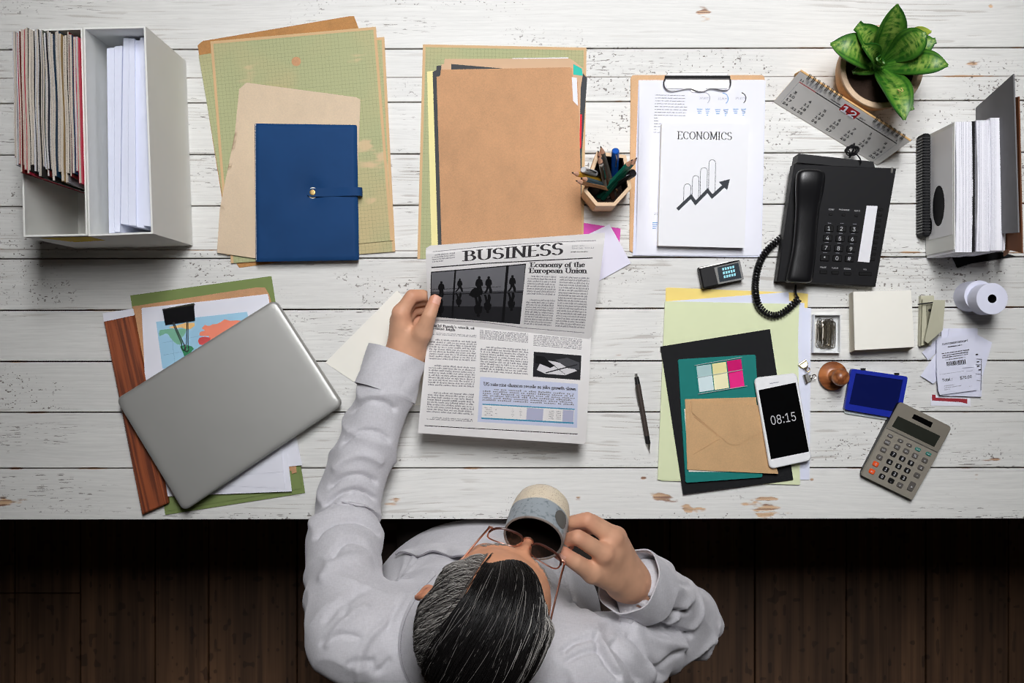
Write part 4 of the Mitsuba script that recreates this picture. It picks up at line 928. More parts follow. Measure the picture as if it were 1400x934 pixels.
standing(b1, 'back_cover', 1328.8, 1332.8, 166, 344, HB, 'm_black_card', label='black back cover')
standing(b1, 'spine', 1304.6, 1331, 341.5, 344.5, .13, 'm_black_card', label='black lower edge')
xs = x_c - .0004
def on_cover(u, v): # u along y from the top edge of the picture down, v from the top rim down to the table
    y0, y1 = W(0, 167, HB)[1], W(0, 341, HB)[1]; return np.array([xs, y0 + (y1 - y0) * u, ZT + HB * (1 - v) + .002])
def cover_print(nm, pts, m, d=0.0003): 
    q = [on_cover(u, v) for u, v in pts]; part(b1, nm, hull([*q, *(k - [d, 0, 0] for k in q)]), m)
flat('cover_grey', (236, 236, 237), .5)
cover_print('cover_panel', [(.03, .05), (.88, .05), (.88, .86), (.03, .86)], 'm_cover_grey', .0002)
cover_print('cover_oval', [(.62 + .165 * math.cos(a), .52 + .20 * math.sin(a)) for a in np.linspace(0, 2 * np.pi, 28)], 'm_black_card', .0005)
cover_print('cover_oval', [(.765 + .07 * math.cos(a), .82 + .07 * math.sin(a)) for a in np.linspace(0, 2 * np.pi, 20)], 'm_black_card', .0005)
bd = thing('ring_binder', 'black ribbed binder spine standing left of the white-covered book', 'binder')
bx0, bx1 = W(1263.5, 0, .012)[0] + .002, W(1263.5, 0, .012)[0] + .016
yb0, yb1 = W(1270, 183, .03)[1], W(1270, 324, .03)[1]
part(bd, 'spine', box([bx0 - .012, yb1, ZT + .0005], [bx0 + .001, yb0, ZT + .038], .003), 'm_black_card')
for k in range(34):
    y = yb1 + .008 + (yb0 - yb1 - .016) * k / 33
    part(bd, 'rib', box([bx0 - .0135, y - .0013, ZT + .004], [bx0 + .0005, y + .0013, ZT + .0392], .0005), 'm_black_metal')
b2 = thing('book', 'standing white-paged book second from the left at the right edge', 'book')
standing(b2, 'page_block', 1334.3, 1353, 164.5, 344, HB, 'm_book_pages', bulge=.0028)
standing(b2, 'cover', 1333.0, 1334.0, 168, 340, HB - .012, 'm_black_card', label='black cover')
b3 = thing('book', 'standing white-paged book against the grey folder at the right edge', 'book')
standing(b3, 'page_block', 1354, 1374, 161, 342.5, HB + .002, 'm_book_pages', bulge=.002)
standing(b3, 'cover', 1374.6, 1375.4, 164, 341, HB - .004, 'm_charcoal_card')
flat('grey_board', (112, 112, 114), .8)
gf = thing('folder', 'large grey board folder leaning behind the standing books at the right edge', 'folder')
GT0, GT1 = W(1385.3, 101, .235), W(1392, 318, .235)
xb = W(1374.6, 0, HB)[0] + .0045
GB0, GB1 = np.array([xb, W(1330, 163, 0)[1] + .02, ZT + .001]), np.array([xb, W(1372, 322, .0)[1], ZT + .001])
part(gf, 'board', quad_sheet(GT0, GT1, GB1, GB0, .0022)[0], 'm_grey_board')
flat('brown_board2', (104, 66, 44), .8); flat('peach_paper', (214, 168, 138))
bf = thing('folder', 'brown folder standing outermost at the right edge, peach papers at its foot', 'folder')
o = np.array([.004, 0, 0])
part(bf, 'board', quad_sheet(W(1388.8, 132, .22) + o, W(1393.5, 346, .22) + o, GB1 + o + [0, -.012, 0], GB0 + o, .0022)[0], 'm_brown_board2')
part(bf, 'papers', cat_(*[quad_sheet(W(1383 - 4 * k, 318 + 3 * k, .1) , W(1383 - 4 * k, 340 + 6 * k, .1), W(1376 - 4 * k, 348 + 3 * k, .03), W(1375 - 4 * k, 322 + 3 * k, .03), .0006)[0] for k in range(2)]), 'm_peach_paper', label='peach papers')
part(bf, 'flap', extrude(px_poly([(1302, 346), (1372, 344), (1392, 350), (1330, 360), (1312, 366)], .012), ZT + .0005, ZT + .003), 'm_black_card', label='dark flap on the table')
# ------------------------------------------------------------------ small device
dv = thing('pager', 'small black device with a lit display below the clipboard', 'device')
mat('display_dark', (18, 34, 44), .25); mat('display_glow', (150, 220, 232), .5)
def zd(x, y): return (940 + x / 13.34, 340 + y / 13.34)
dq = [zd(205, 335), zd(960, 205), zd(1035, 560), zd(285, 735)]
dz = .026
O = rounded(px_poly(dq, dz), .003)
part(dv, 'body', plate(O, ZT + .0005, ZT + dz - .001, .0025), 'm_phone_black')
def dpoly(pts): return px_poly([zd(*q) for q in pts], dz)
part(dv, 'display', extrude(dpoly([(535, 330), (925, 240), (990, 545), (590, 625)]), ZT + dz - .002, ZT + dz - .0006), 'm_display_dark')
rim = dpoly([(485, 345), (955, 225), (1025, 560), (560, 650)]).difference(dpoly([(540, 345), (925, 255), (985, 535), (585, 615)]))
mat('bezel_grey', (120, 120, 118), .5)
part(dv, 'bezel', extrude(rim, ZT + dz - .003, ZT + dz), 'm_bezel_grey', label='grey bezel')
part(dv, 'button_bar', hull([W(*zd(*q), z) for q, z in (((215, 345), dz), ((735, 235), dz), ((740, 250), dz), ((220, 362), dz), ((215, 345), dz - .004), ((740, 250), dz - .004))]), 'm_steel')
gl = []
for r in range(3):
    for k in range(5):
        x, y = 630 + k * 46 + r * 14, 375 + r * 70 - k * 10
        gl.append(dpoly([(x, y - 22), (x + 34, y - 30), (x + 40, y + 18), (x + 8, y + 26)]))
part(dv, 'characters', extrude(unary_union(gl).difference(unary_union([dpoly([(600, 352 + 70 * r), (900, 290 + 70 * r), (902, 298 + 70 * r), (602, 362 + 70 * r)]) for r in range(4)])), ZT + dz - .0006, ZT + dz - .0004), 'm_display_glow', label='pale blue display characters')
# ------------------------------------------------------------------ papers, notebooks, envelopes and phone in the middle right
flat('gold_folder', (238, 214, 128)); flat('pale_green', (216, 224, 184)); flat('teal_cover', (22, 118, 112), .6); flat('teal_pages', (210, 222, 218))
def zh(x, y): return (840 + x / 3.014, 380 + y / 3.014)
def gsheet(name, label, cat, pts, h, t, m, r=0.0, n=(2, 2)):
    p = px_poly(pts, h); p = rounded(p, r) if r else p
    return solo(name, label, cat, extrude(p, ZT + h - t, ZT + h), m)
gsheet('folder', 'golden yellow folder at the bottom of the pale green pile', 'folder', [zh(212, 42), zh(225, 40), zh(770, 62), zh(798, 66), zh(795, 150), zh(760, 800), zh(205, 780)], .0016, .0012, 'm_gold_folder')
gsheet('paper_sheet', 'white sheet sticking out right of the pale green folder', 'paper', [zh(700, 120), zh(810, 124), zh(804, 832), zh(690, 830)], .0028, .0011, 'm_blue_white_paper')
gsheet('paper_sheet', 'white sheet with a cut corner under the pale green folder near the phone cord', 'paper', [zh(214, 97), zh(718, 58), zh(720, 95), zh(783, 104), zh(770, 820), zh(690, 826), zh(208, 800)], .0038, .0009, 'm_blue_white_paper')
pg = thing('folder', 'pale green folder under the black sheet and the teal notebook', 'folder')
part(pg, 'back_cover', extrude(rounded(px_poly([zh(208, 100), zh(755, 108), zh(765, 853), zh(190, 836)], .0049), .002), ZT + .0039, ZT + .0049), 'm_pale_green')
part(pg, 'front_cover', extrude(px_poly([zh(208, 96), zh(762, 108), zh(735, 832), zh(178, 832)], .0061), ZT + .0051, ZT + .0061), 'm_pale_green')
gsheet('sketchbook', 'thin black sketchbook tilted on the pale green folder', 'notebook', [zh(190, 283), zh(641, 211), zh(737, 832), zh(284, 893)], .0092, .003, 'm_black_card')
te = thing('notebook', 'teal notebook under the kraft envelopes and the page flags', 'notebook')
tc = [zh(263, 336), zh(582, 316), zh(610, 822), zh(294, 845)]
O = rounded(px_poly(tc, .0165), .003)
part(te, 'back_cover', extrude(O, ZT + .0093, ZT + .0100), 'm_teal_cover'); part(te, 'pages', extrude(O.buffer(-.0012), ZT + .0100, ZT + .0158), 'm_teal_pages', label='pale page block'); part(te, 'front_cover', extrude(O, ZT + .0158, ZT + .0165), 'm_teal_cover')
# page flags in a clear holder
fl = thing('page_flags', 'clear holder with pale blue, yellow and pink page flags on the teal notebook', 'page flags')
mat('clear_card', (206, 216, 214), .2); mat('rail_grey', (170, 186, 186), .3); flat('flag_blue', (206, 224, 226)); flat('flag_blue_dark', (168, 196, 196)); flat('flag_yellow', (238, 234, 190)); flat('flag_yellow_dark', (226, 218, 158)); flat('flag_pink', (226, 44, 130)); flat('flag_pink_dark', (196, 20, 104))
FH = .0185
part(fl, 'holder', extrude(px_poly([zh(330, 362), zh(525, 328), zh(546, 446), zh(346, 480)], FH - .001), ZT + .0166, ZT + FH - .001), 'm_teal_cover')
for nm, c1, c2, (tl, tr, br, bl) in (('blue', 'flag_blue_dark', 'flag_blue', ((338, 364), (398, 356), (410, 462), (350, 471))), ('yellow', 'flag_yellow_dark', 'flag_yellow', ((402, 354), (460, 346), (472, 453), (413, 462))), ('pink', 'flag_pink_dark', 'flag_pink', ((463, 343), (522, 334), (536, 448), (478, 457)))):
    tl, tr, br, bl = (np.array(q, float) for q in (tl, tr, br, bl)); ml, mr = tl + (bl - tl) * .46, tr + (br - tr) * .42
    g = part(fl, 'flag_pad', extrude(px_poly([zh(*q) for q in (tl, tr, mr, ml)], FH), ZT + FH - .001, ZT + FH), 'm_' + c1, label=f'{nm} flags')
    part(fl, 'flag_pad', extrude(px_poly([zh(*q) for q in (ml, mr, br, bl)], FH), ZT + FH - .001, ZT + FH + .0006), 'm_' + c2, label=f'paper end of the {nm} flags')
for a, b in (((330, 361), (526, 327)), ((345, 479), (548, 445)), ((340, 412), (530, 378))):
    part(fl, 'rail', tube([W(*zh(*a), FH + .0012), W(*zh(*b), FH + .0012)], .0006, 6), 'm_rail_grey')
# envelopes
def env(label, c, h, flap=True, m='m_envelope_kraft'):
    t = thing('envelope', label, 'envelope'); part(t, 'pouch', warp_sheet(c, h, .0014, (10, 10), lambda u, v: .0012 * np.sin(np.pi * u) * np.sin(np.pi * v))[0], m, 40)
    return t
gsheet('envelope', 'cream envelope at the bottom of the kraft envelopes', 'envelope', [zh(288, 540), zh(330, 536), zh(600, 560), zh(600, 800), zh(306, 799)], .0172, .0006, 'm_cream_paper')
env('kraft envelope underneath the one with the visible flap', [zh(291, 500), zh(584, 492), zh(604, 790), zh(300, 786)], .0188)
e = env('kraft envelope with pointed flap, on top beside the white phone', [zh(314, 507), zh(592, 524), zh(676, 808), zh(300, 790)], .0206)
ft = px_poly([zh(316, 509), zh(590, 526), zh(612, 632), zh(512, 688), zh(490, 690), zh(470, 684), zh(320, 556)], .0228)
part(e, 'flap', extrude(ft, ZT + .0214, ZT + .0230), 'm_envelope_kraft', label='pointed flap')
part(e, 'seam', cat_(*[tube([W(*zh(*a), .0214), W(*zh(*b), .0220)], .0007, 5) for a, b in (((322, 728), (438, 660)), ((430, 655), (330, 572)))]), 'm_envelope_kraft')
# smartphone
sp = thing('smartphone', 'white smartphone showing 08:15 on its black screen', 'phone')
SC = [(1031.2, 518.5), (1088.5, 510.5), (1110.2, 629), (1054.2, 643)]
sh0 = [.0236, .012, .012, .0236]
SH = .0300
O = px_poly([zh(575, 412), zh(752, 391), zh(815, 752), zh(640, 790)], SH); O = O.buffer(-.0085, join_style=2).buffer(.0085, quad_segs=8)
mat('phone_white', (232, 233, 234), .3); mat('screen_black', (6, 6, 7), .12)
part(sp, 'body', slab_round(px_poly([zh(575, 412), zh(752, 391), zh(815, 752), zh(640, 790)], SH), .0085, [(.002, ZT + SH - .0078), (.0004, ZT + SH - .0062), (0, ZT + SH - .0045), (0, ZT + SH - .0028), (.0005, ZT + SH - .0012), (.0016, ZT + SH)]), 'm_phone_white', 30)
part(sp, 'screen', extrude(px_poly([zh(594, 463), zh(747, 431), zh(802, 716), zh(645, 748)], SH), ZT + SH - .001, ZT + SH + .0002), 'm_screen_black')
a, b = W(*zh(645, 607), SH), W(*zh(750, 588), SH)
m = sans('08:15', .0155, .0002); m.vertices[:, 0] *= np.linalg.norm(b - a) / m.bounds[1, 0]
part(sp, 'time_display', moved(m, frame(a + [0, 0, .0002], b - a)), 'm_phone_print', label='grey digits 08:15')
part(sp, 'home_button', trimesh.creation.cylinder(.0045, .0004, transform=trimesh.transformations.translation_matrix(W(*zh(729, 752), SH) - [0, 0, .00005])), 'm_phone_white')
part(sp, 'speaker_slot', extrude(px_poly([zh(640, 434), zh(676, 428), zh(677, 431), zh(641, 437)], SH), ZT + SH - .0005, ZT + SH + .0001), 'm_grey_ink')
# mechanical pencil
mp_ = thing('mechanical_pencil', 'dark mechanical pencil lying alone on the table right of the newspaper', 'pencil')
a, b = W(869.5, 511, .005), W(888.5, 620, .0045); d = (b - a); L = np.linalg.norm(d); d /= L
mat('pencil_graphite', (62, 54, 50), .4); mat('pencil_black', (26, 25, 26), .35)
def seg(s0, s1, r0, r1, n=16): return tube([a + d * L * s0, a + d * L * s1], [r0, r1], n)
part(mp_, 'button', seg(0, .045, .0022, .0022), 'm_steel'); part(mp_, 'cap', seg(.04, .13, .0036, .0043), 'm_pencil_black', 40); part(mp_, 'barrel', seg(.13, .78, .0045, .0045), 'm_pencil_graphite', 40)
part(mp_, 'grip', seg(.78, .88, .0045, .0042), 'm_pencil_black', 40); part(mp_, 'nose', seg(.88, .95, .004, .0014), 'm_steel', 40); part(mp_, 'lead_sleeve', seg(.95, 1, .0007, .0004), 'm_steel')
sd_ = np.array([-d[1], d[0], 0])
part(mp_, 'clip', tube([a + d * L * .14 - sd_ * .003 + [0, 0, .004], a + d * L * .16 - sd_ * .005 + [0, 0, .005], a + d * L * .38 - sd_ * .0045 + [0, 0, .0042]], .0009, 6), 'm_steel', 40)
# bulldog clips
for lab, c, ang, m in (('small silver bulldog clip on the white sheet, upper of the two', (1099.5, 500), -35, 'm_brass'), ('small dark steel bulldog clip on the white sheet, lower of the two', (1105.5, 517), 38, 'm_steel')):
    t = thing('bulldog_clip', lab, 'clip'); o = W(*c, .006); M = frame(o, [math.cos(math.radians(ang - 20)), math.sin(math.radians(ang - 20)), 0])
    part(t, 'jaw', moved(cat_(tube([[-.0065, -.008, .002], [-.0065, .008, .002]], .0022, 8), box([-.007, -.008, -.0028], [.002, .008, -.0018])), M), 'm_steel')
    part(t, 'body', moved(hull([[-.006, -.0075, .003], [-.006, .0075, .003], [.003, -.0042, .0045], [.003, .0042, .0045], [-.006, -.0075, .002], [-.006, .0075, .002], [.003, -.0042, .0035], [.003, .0042, .0035]]), M), m)
    part(t, 'spring', moved(tube([[.003, .0042 * math.cos(s) , .003 + .004 * math.sin(s)] for s in np.linspace(0, 2 * np.pi, 16)[:-1]], .0012, 6, closed=True), M), 'm_steel', 40)
    part(t, 'grip', moved(tube([[.003, 0, .005]] + [[.0085 + .0035 * math.cos(s), .0035 * math.sin(s), .0062] for s in np.linspace(np.pi, 3 * np.pi, 14)], .0009, 6), M), m, 40)
# ------------------------------------------------------------------ paper clip box, memo pad, stamp, ink pad
bxp = thing('clip_box', 'clear plastic box of paper clips between the green pile and the memo pad', 'box')
mat('clear_box', (214, 216, 216), .08, 0, .5)
scene['m_clear_lid'] = {'type': 'thindielectric', 'int_ior': 1.3}
q = [(1113, 430), (1149.5, 430), (1149.5, 483), (1112, 482.5)]
O = px_poly(q, .018); I = O.buffer(-.0015)
part(bxp, 'tray', tm(man(extrude(O, ZT + .0003, ZT + .018)) - man(extrude(I, ZT + .0018, ZT + .03))), 'm_clear_box')
mat('clip_wire', (176, 170, 158), .25, 1.0)
def clip_path(L=.047, w=.0088):
    def cap(cx_, r, top, n=7): return [(cx_ + r * math.cos(a), (L / 2 - r if top else -L / 2 + r) + r * math.sin(a)) for a in (np.linspace(0, np.pi, n) if top else np.linspace(np.pi, 2 * np.pi, n))]
    r = w / 2; p = [(r, -L * .28)] + cap(0, r, True) + [(-r, -L / 2 + r)] + [(-r + .0012 + (r - .0008) * (1 + math.cos(a)), -L / 2 + r + (r - .0006) * math.sin(a)) for a in np.linspace(np.pi, 2 * np.pi, 7)] + [(r - .0006, L * .25)] + [(.0004 + (r - .0012) * math.cos(a), L * .28 + (r - .0012) * math.sin(a)) for a in np.linspace(0, np.pi, 6)] + [(-r + .0016, -L * .2)]
    return np.array([[x, y, 0] for x, y in p])
cp = clip_path()
rng = np.random.default_rng(8)
clip_mesh = tube(cp, .0006, 5)
CO = np.array([*O.centroid.coords[0], ZT])
lay = [(-.0145, 0, .0022), (-.011, 1, .0035), (-.0065, -1, .003), (-.002, 1, .0045), (.003, 0, .0035), (.0075, -1, .0045), (.0115, 1, .003), (.0145, 0, .0040), (-.008, 2, .0062), (-.001, -2, .0068), (.005, 1, .0065), (.011, -2, .006), (-.013, -1, .0075), (-.0035, 2, .0092), (.0025, -1, .0098), (.0095, 1, .0088), (.0005, 0, .0122), (.0048, 1, .0126), (-.006, 0, .0118)]
for i, (x, ph_, z) in enumerate(lay):
    M = trimesh.transformations.rotation_matrix(.025 * ph_ + rng.uniform(-.03, .03), [0, 0, 1]) @ trimesh.transformations.rotation_matrix(rng.uniform(-.5, .5), [0, 1, 0])
    M[:3, 3] = CO + [x * .88, rng.uniform(-.004, .004), z + .001]
    solo('paper_clip', 'silver wire paper clip lying in the clear clip box', 'paper clip', moved(clip_mesh, M), 'm_clip_wire', 40, group='paper clips in the clear box')
mm = thing('memo_pad', 'thick blank cream memo cube right of the paper clips', 'memo pad')
MT = [(1166.5, 399), (1245.5, 397), (1250.3, 474.5), (1168.8, 479)]
MBt = [(1160.8, 401.5), (1238, 400), (1240, 480.5), (1161.5, 482)]
n = 10
flat('memo_edge', (214, 208, 192)); flat('memo_top', (236, 234, 224))
for k in range(n):
    z0, z1 = .0005 + .047 * k / n, .0005 + .047 * (k + 1) / n
    s = ((k + 1) / n) ** 1.2
    qt = np.array(MT) * s + np.array(MBt) * (1 - s)
    m_ = 'm_memo_top' if k == n - 1 else 'm_memo_edge'
    Tp = [W(*c, .047) for c in MT]; Bt = [W(*c, .0) for c in MBt]
    c = [a[:2] * s + b[:2] * (1 - s) for a, b in zip(Tp, Bt)]
    part(mm, 'sheaf', extrude(Polygon(c), ZT + z0, ZT + z1 - .0001), m_)
# wooden stamp
def stamp_wood(p, n, uv):
    g = fbm(p.x * 90 + 6 * noise(p.x * 30, p.y * 30, p.z * 20), p.y * 90, p.z * 25, 3)
    return mix(lin((108, 58, 30)), lin((178, 110, 64)), smoothstep(.3, .7, g))
mat('stamp_wood', mikit.proc(stamp_wood), .35, spec=.5)
sp_ = thing('rubber_stamp', 'turned brown wooden stamp standing beside the blue ink pad', 'stamp')
base = W(1139.5, 514, .012); b0 = np.array([base[0], base[1], ZT])
tip = W(1149.5, 516, .055)
ax = np.array([.0, 0, 1.0])
part(sp_, 'base', lathe([[0, .004], [.0235, .004], [.025, .007], [.025, .011], [.022, .0135], [.016, .016], [.012, .019], [0, .019]], 44, b0), 'm_stamp_wood', 40)
part(sp_, 'die', lathe([[0, .0003], [.0235, .0003], [.0235, .004], [0, .004]], 40, b0), 'm_rubber', label='dark rubber die')
sl = (tip - (b0 + [0, 0, .019])); 
part(sp_, 'handle', lathe([[0, -.002], [.0115, -.002], [.0092, .006], [.009, .014], [.0115, .022], [.0145, .030], [.0150, .036], [.0135, .042], [.009, .046], [.004, .0475], [0, .048]], 40, b0 + [0, 0, .019], sl / np.linalg.norm(sl)), 'm_stamp_wood', 40)
ip = thing('ink_pad', 'blue plastic ink pad with dark blue felt, partly under the calculator', 'ink pad')
mat('ink_blue', (14, 36, 150), .4, spec=.2); mat('ink_felt', (11, 20, 76), .9, spec=.05)
iq = [(1164, 504), (1241.5, 515), (1230.5, 573), (1154.5, 560)]
IH = .016
O = px_poly(iq, IH); O = rounded(O, .004); I = px_poly([(1170, 510.5), (1234.5, 519.5), (1225.5, 563.5), (1161, 552.5)], IH)
part(ip, 'case', tm(man(extrude(O, ZT + .0055, ZT + IH)) - man(extrude(I, ZT + IH - .003, ZT + .05))), 'm_ink_blue')
part(ip, 'felt', extrude(I.buffer(-.0004), ZT + IH - .0031, ZT + IH - .0016), 'm_ink_felt', label='dark blue felt')
part(ip, 'lid', extrude(rounded(px_poly([(1163, 506), (1242, 517), (1231, 577), (1154, 565)], .005), .004), ZT + .0004, ZT + .0052), 'm_clear_card', label='pale translucent lid folded under')
for x, y in ((1180, 505.5), (1226, 512)): part(ip, 'hinge', box(W(x - 3.5, y + 1, IH - .001), W(x + 3.5, y - 2, IH + .0008)), 'm_phone_black')
# ------------------------------------------------------------------ stapler
stp = thing('stapler', 'sage grey stapler standing behind the receipts', 'stapler')
mat('stapler_grey', (182, 180, 158), .4); mat('stapler_dark', (128, 126, 108), .45)
def zs(x, y): return (1240 + x / 8.75, 360 + y / 8.75)
sb = [zs(165, 395), zs(325, 385), zs(330, 470), zs(330, 800), zs(310, 950), zs(170, 1080), zs(160, 900)]
part(stp, 'base', extrude(rounded(px_poly([zs(165, 390), zs(325, 385), zs(322, 700), zs(290, 980), zs(150, 1000)], .012), .002), ZT + .0006, ZT + .012), 'm_stapler_grey')
part(stp, 'magazine', hull([W(*zs(x, y), h) for x, y in ((185, 420), (300, 415), (275, 960), (170, 985)) for h in (.012, .022)]), 'm_stapler_grey')
arm = [(318, 440, .052), (458, 440, .052), (428, 800, .046), (250, 960, .036), (210, 930, .036)]
part(stp, 'arm', hull([W(*zs(x, y), h) for x, y, h in arm] + [W(*zs(x, y), h - .012) for x, y, h in arm]), 'm_stapler_grey')
part(stp, 'channel', hull([W(*zs(x, y), h) for x, y, h in ((225, 500, .0225), (310, 480, .0225), (265, 900, .0225), (240, 760, .0225))] + [W(*zs(x, y), .021) for x, y in ((225, 500), (310, 480), (265, 900), (240, 760))]), 'm_stapler_dark', label='darker slotted channel')
part(stp, 'pivot_pin', tube([W(*zs(130, 492), .030), W(*zs(312, 468), .030)], .0011, 8), 'm_black_metal')
part(stp, 'screw', trimesh.creation.cylinder(.0024, .002, transform=trimesh.transformations.translation_matrix(W(*zs(272, 563), .023))), 'm_black_metal')
# ------------------------------------------------------------------ paper rolls
flat('roll_paper', (218, 220, 236), .7); flat('roll_core', (12, 12, 12), .9)
def roll(label, c, h0, h1, r):
    t = thing('paper_roll', label, 'paper roll'); o = W(*c, h1); o[2] = ZT
    ri = .0072
    part(t, 'paper', lathe([[ri, h0], [r, h0], [r, h1 - .0004], [r - .0004, h1], [ri + .0012, h1], [ri, h1 - .0002], [ri, h0]], 48, o), 'm_roll_paper', 40)
    part(t, 'core', lathe([[ri - .0012, h0 + .0002], [ri, h0 + .0002], [ri, h1], [ri - .0012, h1], [ri - .0012, h0 + .0002]], 32, o), 'm_roll_core', 40)
    part(t, 'core_plug', lathe([[0, h0 + .004], [ri - .0012, h0 + .004], [ri - .0012, h0 + .005], [0, h0 + .005]], 24, o), 'm_roll_core')
roll('lower white receipt paper roll, peeking out under the other', (1339.5, 404.5), .0004, .0555, .0262)
roll('upper white receipt paper roll showing its dark core', (1356.5, 408.5), .056, .1, .0262)
# ------------------------------------------------------------------ receipts
flat('receipt', (214, 216, 232), .6)
def zr(x, y): return (1240 + x / 6.669, 430 + y / 6.671)
RCP = [('small white receipt fanned out at the upper left of the pile', [(135, 345), (300, 195), (380, 250), (190, 420)], .0020), ('white slip at the lower left of the receipt pile', [(122, 560), (280, 330), (330, 560), (236, 632)], .0042),
       ('white slip behind the top of the receipt pile', [(310, 128), (640, 125), (640, 300), (310, 320)], .0054), ('grey white slip fanned out at the right of the receipt pile', [(640, 185), (772, 255), (690, 560), (560, 520)], .0064),
       ('white slip showing its right edge with ruled boxes in the receipt pile', [(380, 130), (692, 210), (680, 752), (300, 740)], .0086)]
gsheet('card', 'red and white card at the bottom of the receipt pile', 'card', [zr(220, 735), zr(580, 765), zr(578, 838), zr(218, 832)], .0016, .001, 'm_white_paper')
mat('card_red', (150, 40, 52), .5)
part('card', 'red_band', extrude(px_poly([zr(228, 730), zr(260, 735), zr(262, 760), zr(550, 770), zr(550, 815), zr(490, 800), zr(228, 785)], .0018), ZT + .0016, ZT + .0019), 'm_card_red', label='red band')
for lab, pts, h in RCP:
    key = thing('receipt', lab, 'receipt'); c = [zr(*q) for q in pts]
    part(key, 'paper', warp_sheet(c, h, .0004, (8, 8), lambda u, v: .0035 * (u - .5) ** 2 + .0015 * np.sin(3 * v + u))[0], 'm_receipt', 40)
    rr = np.random.default_rng(int(pts[0][0]))
    if pts[0][0] == 380:
        for x0, y0, x1, y1 in ((630, 405, 678, 408), (628, 455, 676, 458), (626, 540, 672, 543), (628, 600, 670, 603), (680, 405, 675, 690)):
            part(key, 'ruled_line', tube([W(*zr(x0, y0), h + .004), W(*zr(x1, y1), h + .004)], .0003, 4), 'm_dark_ink')
        for x0, y0 in ((628, 365), (638, 432), (640, 472), (654, 505)): part(key, 'figure', tube([W(*zr(x0, y0), h + .004), W(*zr(x0 + 20, y0 - 2), h + .004)], .0008, 4), 'm_dark_ink')
rc = thing('receipt', 'top receipt headed CUSTOMER RECEIPT with a barcode', 'receipt')
R1 = [zr(270, 222), zr(612, 172), zr(640, 700), zr(240, 735)]; RZ1 = .0118
part(rc, 'paper', warp_sheet([zr(270, 222), zr(612, 172), zr(622, 478), zr(268, 505)], RZ1, .0004, (8, 8), lambda u, v: .003 * (v - .3) ** 2)[0], 'm_receipt', 40)
rex = W(*zr(612, 172), RZ1) - W(*zr(270, 222), RZ1)
def rtext(parent, txt, x, y, hgt, width, z, bold=False, m='m_dark_ink', nm='print', ex=None):
    t = sans(txt, hgt, .0002, bold); t.vertices[:, 0] *= width / t.bounds[1, 0]; part(parent, nm, moved(t, frame(W(*zr(x, y), z), rex if ex is None else ex)), m)
S6 = 2.25 / FPX / 6.67
zt = RZ1 + .0009
rtext(rc, 'CUSTOMER RECEIPT', 322, 280, 15 * S6, 236 * S6, zt, True)
def greek(parent, x, y, hgt, width, z, m, seed=0):
    """A line of print too small to read."""
    r = np.random.default_rng(seed); q, x_ = [], 0.0
    while x_ < width:
        w = hgt * r.uniform(.35, .6)
        if r.random() > .16: q.append(box([x_, 0, 0], [min(x_ + w, width), hgt * r.uniform(.7, 1), .0002]))
        x_ += w + hgt * .18
    part(parent, 'small_print', moved(cat_(*q), frame(W(*zr(x, y), z), rex)), m, kind='stuff')
for k, (a, b) in enumerate(((318, 570), (325, 560), (325, 560), (358, 530))): greek(rc, a, 362 + k * 19, 9 * S6, (b - a) * S6, zt, 'm_dark_ink', k)
greek(rc, 375, 300, 9 * S6, 128 * S6, zt, 'm_dark_ink', 9)
rng = np.random.default_rng(2); x = 0; bars = []
while x < 166:
    w_ = rng.choice([3, 5, 8]); bars.append(box([x * S6, 0, 0], [(x + w_) * S6, 46 * S6, .0002])); x += w_ + rng.choice([2.5, 4, 6])
part(rc, 'barcode', moved(cat_(*bars), frame(W(*zr(366, 480), zt), rex)), 'm_dark_ink', label='printed barcode')
r2 = thing('receipt', 'torn receipt reading Total $70.00 lying over the customer receipt', 'receipt')
RZ2 = .0136
part(r2, 'paper', extrude(px_poly([zr(268, 510), zr(330, 490), zr(400, 484), zr(470, 480), zr(520, 494), zr(600, 484), zr(622, 478), zr(640, 690), zr(470, 712), zr(300, 735), zr(285, 690)], RZ2), ZT + RZ2 - .0006, ZT + RZ2), 'm_receipt')
z2 = RZ2 + .0001
rtext(r2, 'Total :', 322, 614, 26 * S6, 92 * S6, z2, True); rtext(r2, '$70.00', 484, 594, 26 * S6, 108 * S6, z2, True)
for (x0, y0, x1, y1) in ((300, 548, 520, 516), (540, 520, 600, 512)): part(r2, 'ruled_line', tube([W(*zr(x0, y0), z2), W(*zr(x1, y1), z2)], .0003, 4), 'm_grey_ink')
for (x0, y0, l) in ((340, 658, 90), (340, 675, 155), (340, 692, 50), (560, 662, 34)): greek(r2, x0, y0, 8 * S6, l * S6, z2, 'm_grey_ink', x0 + y0)
# ------------------------------------------------------------------ calculator
ca = thing('calculator', 'grey desk calculator with black number keys and orange C keys', 'calculator')
mat('calc_body', (140, 134, 122), .4, .35); mat('calc_side', (24, 24, 25), .5); mat('calc_lcd', (40, 42, 36), .25); mat('calc_grey', (88, 84, 80), .45); mat('calc_black', (20, 20, 21), .35); mat('calc_orange', (226, 84, 34), .4); mat('calc_green', (30, 116, 106), .4); mat('calc_frame', (150, 144, 132), .45, .3)
def zk(x, y): return (1160 + x / 5.84, 540 + y / 5.8375)
KH0, KH1 = .030, .017
kq = [zk(410, 52), zk(828, 258), zk(508, 842), zk(93, 640)]
kt = [W(*kq[0], KH0), W(*kq[1], KH0), W(*kq[2], KH1), W(*kq[3], KH1)]
kn = np.cross(kt[1] - kt[0], kt[0] - kt[3]); kn /= np.linalg.norm(kn); kn *= np.sign(kn[2])
kx = (kt[1] - kt[0]) / np.linalg.norm(kt[1] - kt[0])
KW, KL = np.linalg.norm(kt[1] - kt[0]), np.linalg.norm(kt[3] - kt[0])
KM = frame((kt[0] + kt[1] + kt[2] + kt[3]) / 4, kx, kn)
